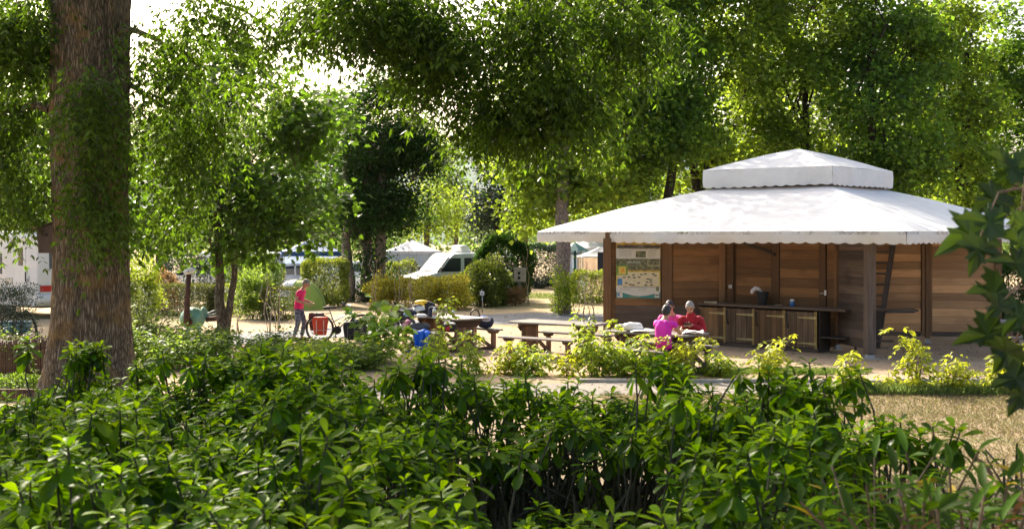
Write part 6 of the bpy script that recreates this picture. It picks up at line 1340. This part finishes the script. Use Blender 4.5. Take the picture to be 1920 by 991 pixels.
tb = thing('teal_box', 'pale teal plastic trough near the black hose', 'trough', (gx(28,33), 33, 0)); M_TEAL = simple('teal_plastic', (.14,.33,.42), .4); MB().prism([(-.34,0),(.34,0),(.40,.30),(-.40,.30)], -.2, .2).build('trough_body', M_TEAL, tb, bevel=.03, seg=2, smooth=True); MB().box((0,0,.31), (.84,.46,.03)).build('trough_rim', M_TEAL, tb, bevel=.01)
sg_ = thing('pitch_sign', 'small white pitch number sign on a thin post before the bushes', 'sign', (gx(905,41.6), 41.6, 0)); MB().tube([(0,0,0),(-.02,0,.72)], .012, 8).build('post', M_STEEL, sg_, smooth=True); MB().box((-.02,-.02,.66), (.15,.012,.14)).build('plate', M_WHITE, sg_, bevel=.004); text('36', -.085, .615, .11, M_INK, sg_, loc_y=-.028, name='number')
MB().ell((-.03,-.02,.75), .02, 8, 6).build('knob', M_WHITE, sg_, smooth=True)
eb = thing('electricity_box', 'grey electricity cabinet on a post in front of the dark shrub', 'cabinet', (gx(975,46.3), 46.3, 0)); MB().box((0,0,1.12), (.48,.32,.50)).build('cabinet', simple('grey_cabinet', (.38,.36,.34), .5), eb, bevel=.02); MB().box((-.02,0,.42), (.13,.13,.86)).build('post', simple('grey_post', (.14,.14,.14), .6), eb)
for k in (-1, 1): MB().box((-.04,-.175,1.12+k*.09), (.10,.03,.11)).build('socket', M_BLACK, eb, bevel=.008)
MB().box((0,-.02,1.385), (.53,.38,.03)).build('cabinet_lid', M_STEEL, eb)
# ------------------------------------------------------------------ vehicles
M_VW = simple('white_paint', (.72,.74,.77), .25, var=.03, scale=2, spec=.6); M_GLS = simple('vehicle_glass', (.03,.04,.05), .06, spec=.9); M_GLSB = simple('bright_glass', (.07,.09,.12), .16, spec=.5); M_TRIM = simple('dark_trim', (.03,.03,.032), .6); M_LAMPR = simple('red_lens', (.50,.02,.02), .25); M_LAMPO = simple('amber_lens', (.55,.18,.03), .3); M_LAMPC = simple('clear_lens', (.6,.62,.62), .15)
def vwheel(par, x, y, r, w_=.2):
    s = -1 if y < 0 else 1
    t = MB().lathe([(r*.6,-w_/2),(r*.95,-w_/2),(r,-w_*.3),(r,w_*.3),(r*.95,w_/2),(r*.6,w_/2)], 24, c=(x,y,r), M=Matrix.Rotation(R(90), 3, 'X')).build('wheel', M_TYRE, par, smooth='auto')
    MB().lathe([(r*.62,-w_*.46),(r*.5,-w_*.3),(r*.15,-w_*.36),(.0,-w_*.36)] if s < 0 else [(.0,w_*.36),(r*.15,w_*.36),(r*.5,w_*.3),(r*.62,w_*.46)], 20, c=(x,y,r), M=Matrix.Rotation(R(-90), 3, 'X') if s > 0 else Matrix.Rotation(R(-90), 3, 'X')).build('rim', M_STEEL, t, smooth='auto')
def pane(name, m, par, pts3, th=.012):
    """a window from four or more corner points in space, set slightly proud"""
    P = [V(*p) for p in pts3]; n = (P[1]-P[0]).cross(P[2]-P[0]).normalized(); k = len(P)
    mb = MB().add([p+n*th for p in P]+[p-n*th for p in P], [tuple(range(k)), tuple(reversed(range(k, 2*k)))]+[(i, i+k, (i+1) % k+k, (i+1) % k) for i in range(k)]); return mb.build(name, m, par)
def van(name, label, cat, p, rz, ln=4.75, h=1.94, wd=1.84, hood=.95, roofbox=True, grp=None):
    """x forward: nose at +ln/2"""
    t = thing(name, label, cat, p, rz, grp); f = ln/2; b = -ln/2; hz_ = .5
    pr_ = [(b, .35), (b+.02, 1.0), (b+.10, h-.14), (b+.26, h-.02), (0, h), (f-hood-.72, h-.02), (f-hood-.58, h-.10), (f-hood+.02, 1.18), (f-.14, .98), (f-.02, .80), (f, .35), (f-.1, .24), (b+.08, .24)]
    o = MB().prism(pr_, -wd/2, wd/2).build('body', M_VW, t, bevel=.07, seg=3, smooth=True)
    ws0, ws1 = (f-hood-.50, h-.17), (f-hood+.01, 1.20); y_ = wd/2-.10
    pane('windscreen_seal', M_TRIM, t, [(ws1[0]+.022,-y_-.07,ws1[1]-.03), (ws1[0]+.022,y_+.07,ws1[1]-.03), (ws0[0]-.005,y_-.02,ws0[1]+.03), (ws0[0]-.005,-y_+.02,ws0[1]+.03)], .014)
    pane('windscreen', M_GLSB, t, [(ws1[0]+.022,-y_-.02,ws1[1]), (ws1[0]+.022,y_+.02,ws1[1]), (ws0[0]+.012,y_-.06,ws0[1]), (ws0[0]+.012,-y_+.06,ws0[1])], .022)
    for s in (-1, 1):
        y = s*(wd/2+.001)
        def side(nm, m, pts): return pane(nm, m, t, [(x, y, z) for x, z in pts], .006)
        dr_ = side('side_window', M_GLS, [(f-hood-.06,1.19), (f-hood-.50,h-.20), (f-hood-.98,h-.20), (f-hood-.98,1.19)]); side('side_window', M_GLS, [(f-hood-1.14,1.20), (f-hood-1.14,h-.20), (f-hood-2.30,h-.20), (f-hood-2.30,1.20)]); side('side_window', M_GLS, [(f-hood-2.46,1.20), (f-hood-2.46,h-.20), (b+.25,h-.20), (b+.20,1.20)])
        for x in (f-hood+.02, f-hood-1.06, f-hood-2.38): MB().box((x, y, .78), (.008, .006, .85)).build('door_seam', M_TRIM, t)
        MB().box((f-hood-.92, y+s*.015, 1.06), (.14,.03,.03)).build('door_handle', M_TRIM, t); MB().box((0, y+s*.006, .62), (ln*.62,.02,.07)).build('side_moulding', M_VW, t, bevel=.008)
        mr = MB().box((f-hood-.06, y+s*.13, 1.28), (.09,.17,.20)).build('wing_mirror', M_TRIM, t, bevel=.03, seg=2, smooth=True)
        vwheel(t, f-.85, s*(wd/2-.10), .31); vwheel(t, b+.90, s*(wd/2-.10), .31)
        MB().lathe([(.36,0),(.40,.0),(.40,.02),(.36,.02)], 24, c=(f-.85, y-(.01 if s > 0 else -.01)+(-.01), .31), M=Matrix.Rotation(R(90), 3, 'X')).build('wheel_arch', M_TRIM, t)
        MB().box((f-.03, s*.66, .84), (.06,.28,.16)).build('headlight', M_LAMPC, t, bevel=.02); MB().box((f-.06, s*.86, .84), (.10,.08,.15)).build('indicator', M_LAMPO, t, bevel=.02); MB().box((b+.02, s*.82, 1.05), (.06,.14,.40)).build('tail_light', M_LAMPR, t, bevel=.02)
    MB().box((f-.01, 0, .84), (.05, 1.0, .13)).build('grille', M_TRIM, t, bevel=.01); MB().box((f-.02, 0, .48), (.16, wd-.06, .22)).build('bumper', M_TRIM, t, bevel=.04, seg=2, smooth=True); MB().box((f+.062, 0, .52), (.012,.50,.11)).build('number_plate', M_WHITE, t)
    pane('rear_window', M_GLS, t, [(b+.055,-.65,1.2), (b+.055,.65,1.2), (b+.105,.6,h-.25), (b+.105,-.6,h-.25)])
    for s in (-.3, .3): MB().tube([(f-hood+.02, s-.28, 1.235), (f-hood-.10, s+.25, 1.33)], .01, 5).build('wiper', M_TRIM, t)
    if roofbox: MB().prism([(-.25,0),(.22,.0),(.36,.30),(.02,.33)], -.42, .42).build('roof_hatch', M_WHITE, t, bevel=.02, loc=(f-hood-1.55, 0, h-.01))
    return t
VY = 49.5; van('camper_van', 'white camper van with raised roof hatch parked behind the golden shrub', 'van', (gx(862,VY), VY+.3, 0), R(180+30))
van('white_van', 'white van with a red tail lamp glimpsed behind the maple and the bird head', 'van', (gx(428,50), 50, 0), R(150), ln=4.6, h=2.0, roofbox=False)
def car(label, p, rz):
    t = thing('parked_car', label, 'car', p, rz); ln, wd = 4.2, 1.72; f, b = ln/2, -ln/2
    MB().prism([(b,.42),(b+.03,.80),(b+.16,.93),(.55,.93),(f-.18,.80),(f-.02,.62),(f,.40),(f-.12,.22),(b+.12,.22)], -wd/2, wd/2).build('body', M_VW, t, bevel=.07, seg=3, smooth=True)
    MB().prism([(b+.10,.90),(b+.42,1.36),(b+.80,1.45),(.05,1.45),(.42,1.30),(1.02,.90)], -wd/2+.10, wd/2-.10).build('cabin', M_VW, t, bevel=.05, seg=3, smooth=True)
    pane('windscreen', M_GLSB, t, [(1.0,-.62,.95),(1.0,.62,.95),(.47,.58,1.30),(.47,-.58,1.30)])
    for s in (-1, 1):
        y = s*(wd/2-.096); pane('side_window', M_GLS, t, [(.84,y,.97),(.38,y,1.28),(-.30,y,1.36),(-.30,y,.97)], .006); pane('side_window', M_GLS, t, [(-.38,y,.97),(-.38,y,1.36),(b+.85,y,1.36),(b+.45,y,.97)], .006)
        vwheel(t, f-.80, s*(wd/2-.10), .30); vwheel(t, b+.78, s*(wd/2-.10), .30); MB().box((.85, s*(wd/2+.06), 1.0), (.12,.16,.12)).build('wing_mirror', M_TRIM, t, bevel=.03, seg=2, smooth=True); MB().box((f-.12, s*.62, .66), (.2,.30,.12)).build('headlight', M_LAMPC, t, bevel=.03); MB().box((b+.04, s*.68, .78), (.08,.26,.14)).build('tail_light', M_LAMPR, t, bevel=.02); MB().box((-.22, s*(wd/2+.005), .80), (.15,.02,.03)).build('door_handle', M_VW, t)
        for x in (.80, -.34, -1.15): MB().box((x, s*(wd/2+.001), .60), (.008,.006,.5)).build('door_seam', M_TRIM, t)
    MB().box((f-.0,0,.45), (.08,wd-.3,.18)).build('grille', M_TRIM, t, bevel=.02); return t
car('white car half hidden by the ivy covered trunks', (gx(686,55), 55, 0), R(-14))
car2 = car('pale car with a bluish window behind the small green tent', (gx(548,52), 52, 0), R(175))
def motorhome():
    a = R(-126)   # the tail faces the camera and the trunk
    Yc = 38.0; t = thing('motorhome', 'white motorhome with its tail towards the big ash trunk', 'motorhome', (gx(70,Yc), Yc, 0), R(145)); L_, wd, h = 6.6, 2.25, 2.82
    # own frame: x runs forward along the near side from the tail corner, y across the tail to the right
    pr_ = [(0,.50),(.02,.95),(-.03,1.2),(.0,2.55),(.10,h-.06),(.3,h),(L_-1.6,h),(L_-.9,h-.15),(L_-.2,2.2),(L_-.15,1.5),(L_+.5,1.1),(L_+.6,.5),(L_+.5,.38),(.1,.40)]
    MB().prism(pr_, -wd, 0).build('body', M_VW, t, bevel=.07, seg=3, smooth=True)
    y = .004
    def onside(nm, m, x0, z0, x1, z1, th=.02, bev=.03): return MB().box(((x0+x1)/2, y, (z0+z1)/2), (x1-x0, th*2, z1-z0)).build(nm, m, t, bevel=min(bev, th*.8))
    onside('side_window', M_GLSB, 1.95, 1.42, 3.1, 2.1); onside('side_window', M_GLSB, 3.7, 1.42, 4.6, 2.1); dr_ = onside('side_door', M_VW, .62, .62, 1.22, 2.45, .016); onside('door_window', M_GLS, .74, 1.70, 1.02, 2.28, .026)
    onside('vent_grille', M_STEEL, 1.35, 1.12, 1.75, 1.32); MB().tube([(.62,.02,1.5),(.58,.05,1.45),(.57,.05,1.25),(.61,.02,1.2)], .02, 6).build('door_handle', M_TRIM, t)
    MB().lathe([(.0,0),(.10,0),(.10,.03),(.06,.05),(0,.05)], 14, c=(1.45,.0,2.40), M=Matrix.Rotation(R(-90), 3, 'X')).build('side_lamp', M_LAMPC, t)
    MB().prism([(1.1,1.0),(1.9,.72),(2.8,.62),(2.8,.54),(1.8,.58),(.95,.86),(.55,1.12),(.5,1.22)], .003, .012).build('grey_stripe', simple('grey_decal', (.30,.33,.40), .4), t); MB().prism([(.9,1.02),(.6,1.25),(.42,1.4),(.40,1.32),(.55,1.12),(.8,.94)], .014, .018).build('grey_stripe', simple('light_grey_decal', (.45,.48,.55), .4), t)
    MB().box((3.2,.0,2.58), (6.0,.10,.12)).build('awning_case', M_VW, t, bevel=.03)
    rw = MB().box((-.01,-wd*.48,1.90), (.05,1.35,.62)).build('rear_window', M_GLSB, t, bevel=.02)
    for s in (-.30, -wd+.30): MB().box((-.02,s,.98), (.06,.42,.20)).build('tail_light', M_LAMPR, t, bevel=.02); 
    MB().box((-.05,-wd/2,.66), (.16,wd,.26)).build('bumper', M_VW, t, bevel=.04, seg=2, smooth=True); MB().box((-.14,-wd/2,.62), (.02,.5,.11)).build('number_plate', M_WHITE, t)
    for x in (1.9, 5.9):
        for yy in (-.16, -wd+.16): vwheel(t, x, yy, .34, .22)
    MB().box((L_*.5,-wd/2,.40), (L_*.9,wd*.7,.12)).build('chassis', M_TRIM, t)
motorhome()
# ------------------------------------------------------------------ tents and canopies on the pitches
def fabric(n, c, tr=.3): return simple(n, c, .6, var=.06, scale=3, trans=tr)
M_GZ = fabric('blue_canopy', (.035,.12,.36), .3); M_WT = fabric('white_tent_cloth', (.74,.74,.78), .3); M_LGT = fabric('lime_tent_cloth', (.42,.54,.13), .45); M_PALE = fabric('pale_blue_cloth', (.42,.50,.62), .3); M_TANC = fabric('sand_cloth', (.50,.38,.28), .3); M_TEALC = fabric('teal_cloth', (.01,.11,.12), .2)
def gazebo(name, label, p, rz, w_, d, he, hp, m, val=.2, walls=None, wm=None, wh=None):
    t = thing(name, label, 'gazebo', p, rz); n = 10; vs = []
    c4 = [(-w_/2,-d/2),(w_/2,-d/2),(w_/2,d/2),(-w_/2,d/2)]
    mb = MB(); 
    for i in range(4):
        a, b = V(*c4[i], he), V(*c4[(i+1) % 4], he); vv = []
        for j in range(n+1):
            s = 1-j/n
            for k in range(n+1):
                q_ = a.lerp(b, k/n); vv.append((q_.x*s, q_.y*s, he+(hp-he)*((1-s)**1.15)-.03*math.sin(math.pi*k/n)*s*(1-s)*4))
        mb.add(vv, [(j*(n+1)+k, j*(n+1)+k+1, (j+1)*(n+1)+k+1, (j+1)*(n+1)+k) for j in range(n) for k in range(n)])
    mb.build('roof_cloth', m, t, smooth='auto')
    vb = MB()
    for i in range(4):
        a, b = V(*c4[i], he), V(*c4[(i+1) % 4], he); vb.beam(a-V(0,0,val/2), b-V(0,0,val/2), .015, val)
    vb.build('valance', m, t)
    for x, y in c4: MB().beam((x*.98,y*.98,0), (x*.98,y*.98,he-.02), .05, .05).build('pole', M_STEEL, t)
    for i in (walls or ()):
        a, b = V(*c4[i], 0)*.96, V(*c4[(i+1) % 4], 0)*.96; ww = MB(); k = 24; vv = []
        for j in range(k+1):
            q_ = a.lerp(b, j/k); nrm = V((b-a).y, -(b-a).x, 0).normalized()*.03*math.sin(j*1.3)
            for z in (.03, wh or he-.02): vv.append((q_.x+nrm.x, q_.y+nrm.y, z))
        ww.add(vv, [(2*j, 2*j+2, 2*j+3, 2*j+1) for j in range(k)]); ww.build('side_wall', wm or m, t, smooth=True)
    return t
gazebo('gazebo', 'blue pop-up gazebo over the tall sunlit hedge', (gx(580,50), 50.5, 0), R(12), 2.5, 2.5, 2.0, 2.5, M_GZ, .20, (2,), M_PALE)
gazebo('marquee', 'white peaked marquee with pale walls beside the camper van', (gx(772,60), 60.5, 0), R(8), 2.7, 2.7, 1.85, 2.42, M_WT, .14, (0, 1, 3), M_PALE)
gazebo('awning', 'pale blue awning tent hidden behind the maple leaves', (gx(500,56), 56, 0), R(-10), 2.4, 2.4, 1.7, 2.0, M_PALE, .12, (0, 1), M_PALE)
gazebo('tent_canopy', 'big white peaked tent under the corner of the pavilion canopy', (gx(1128,58), 58.5, 0), R(20), 3.4, 3.0, 2.05, 2.75, M_WT, .08, (2, 3), M_PALE)
gazebo('tent_porch', 'smaller white tent porch with sand-coloured side next to the pavilion post', (gx(1126,54), 54, 0), R(5), 1.9, 1.6, 1.72, 2.15, M_WT, .06, (1, 2), M_TANC)
ht = thing('lime_tent', 'small lime green dome tent behind the standing woman', 'tent', (gx(560,43.5), 43.5, 0), R(6)); vs = []; nu, nv = 24, 12
for j in range(nv+1):
    for i in range(nu):
        a = 2*math.pi*i/nu; r_ = math.cos(math.pi/2*j/nv)**.8; q_ = (abs(math.cos(a))**2.4+abs(math.sin(a))**2.4)**(-1/2.4); vs.append((1.0*q_*r_*math.cos(a), .75*q_*r_*math.sin(a), 1.05*math.sin(math.pi/2*j/nv)**1.15))
mb = MB().add(vs, [(j*nu+i, j*nu+(i+1) % nu, (j+1)*nu+(i+1) % nu, (j+1)*nu+i) for j in range(nv) for i in range(nu)]); mb.build('inner_tent', M_LGT, ht, smooth=True)
fs = MB(); vv = [V(*v)*1.015 for v in vs if v[2] > .45]; k0 = [i for i, v in enumerate(vs) if v[2] > .45][0]//nu
fs.add([V(*v)*1.02 for v in vs[k0*nu:]], [(j*nu+i, j*nu+(i+1) % nu, (j+1)*nu+(i+1) % nu, (j+1)*nu+i) for j in range(nv-k0) for i in range(nu) if 7 < i < 17]); fs.build('white_fly', M_WT, ht, smooth=True)
for s in (1, -1): MB().tube([(1.02*math.cos(a)*.95, s*.72*math.cos(a)*.95, 1.07*math.sin(a)**1.1 if math.sin(a) > 0 else 0) for a in np.linspace(0, math.pi, 15)], .012, 6).build('tent_pole', M_GREYB, ht, smooth=True)
um = thing('parasol', 'dark teal garden parasol with a thick mast beside the plane trunk', 'parasol', (gx(1078,50), 50, 0)); vs = [(0,0,2.38)]; 
for i in range(8): a = 2*math.pi*i/8+.2; vs.append((.62*math.cos(a), .62*math.sin(a), 2.02))
MB().add(vs, [(0, 1+i, 1+(i+1) % 8) for i in range(8)]).build('parasol_cloth', M_TEALC, um); MB().tube([(0,0,0),(0,0,2.3)], .05, 10).build('mast', M_TEALC, um, smooth=True)
for i in range(8): a = 2*math.pi*i/8+.2; MB().tube([(.60*math.cos(a),.60*math.sin(a),2.03),(.05*math.cos(a),.05*math.sin(a),1.85)], .012, 5).build('rib', M_TEALC, um)
MB().lathe([(.0,0),(.28,0),(.28,.06),(.0,.08)], 18).build('foot', M_CONC, um)
cl = thing('washing_line', 'dark navy towel hung on a line by the pavilion post', 'laundry', (gx(1128,50), 50, 0)); vv = []; nn = 14
for j in range(nn+1):
    for i in range(9): x = (i/8-.5)*.34; vv.append((x, .02*math.sin(i*1.7+j*.3), 1.95-j/nn*.95))
o = MB().add(vv, [(j*9+i, j*9+i+1, (j+1)*9+i+1, (j+1)*9+i) for j in range(nn) for i in range(8)]).build('towel', M_NAVY, cl, smooth=True)
MB().tube([(-.9,0,1.96),(.9,0,1.96)], .006, 5).build('line', M_GREYB, cl)
for x in (-.9, .9): MB().tube([(x,0,0),(x,0,2.0)], .02, 8).build('line_post', M_STEEL, cl, smooth=True)
for x in (-.12, .12): MB().box((x,0,1.985), (.02,.02,.07)).build('peg', M_BLACK, cl)
pc = thing('folding_chair', 'folded white garden chair in front of the white tents', 'chair', (gx(1098,49), 49, 0), R(20))
MB().box((0,-.02,.42), (.42,.40,.03)).build('seat', M_WHITE, pc, bevel=.01); MB().box((0,.22,.78), (.42,.03,.48), rot=Matrix.Rotation(R(-14), 3, 'X')).build('backrest', M_WHITE, pc, bevel=.01)
for x in (-.19, .19):
    for y in (-.2, .18): MB().beam((x,y,0), (x,-y*.2,.42), .03, .03).build('leg', M_WHITE, pc)
fw = thing('striped_windbreak', 'sand-coloured slatted windbreak behind the maple trunk', 'windbreak', (gx(466,51), 51, 0), R(5))
for k in range(10): piece('slat', (.10,.02,1.35), M_TANC, fw, (-.6+k*.125, 0, .70), bevel=.004)
for x in (-.65, .62): MB().beam((x,.03,0), (x,.03,1.5), .05, .05).build('stake', M_GREYB, fw)
# ------------------------------------------------------------------ the air: thin haze that pales the far trees and the hill
hm = bpy.data.materials.new('air'); hm.use_nodes = True; ht_ = hm.node_tree; ht_.nodes.clear()
pv = ht_.nodes.new('ShaderNodeVolumePrincipled'); pv.inputs['Color'].default_value = (.86, .92, 1, 1); pv.inputs['Density'].default_value = .00003; pv.inputs['Anisotropy'].default_value = .35
ho = ht_.nodes.new('ShaderNodeOutputMaterial'); ht_.links.new(pv.outputs[0], ho.inputs['Volume'])
hz_ = MB().box((0, 320, 24), (1900, 840, 50)).build('haze', hm, kind='stuff'); tag(hz_, 'thin pale summer haze over the whole place', 'haze')
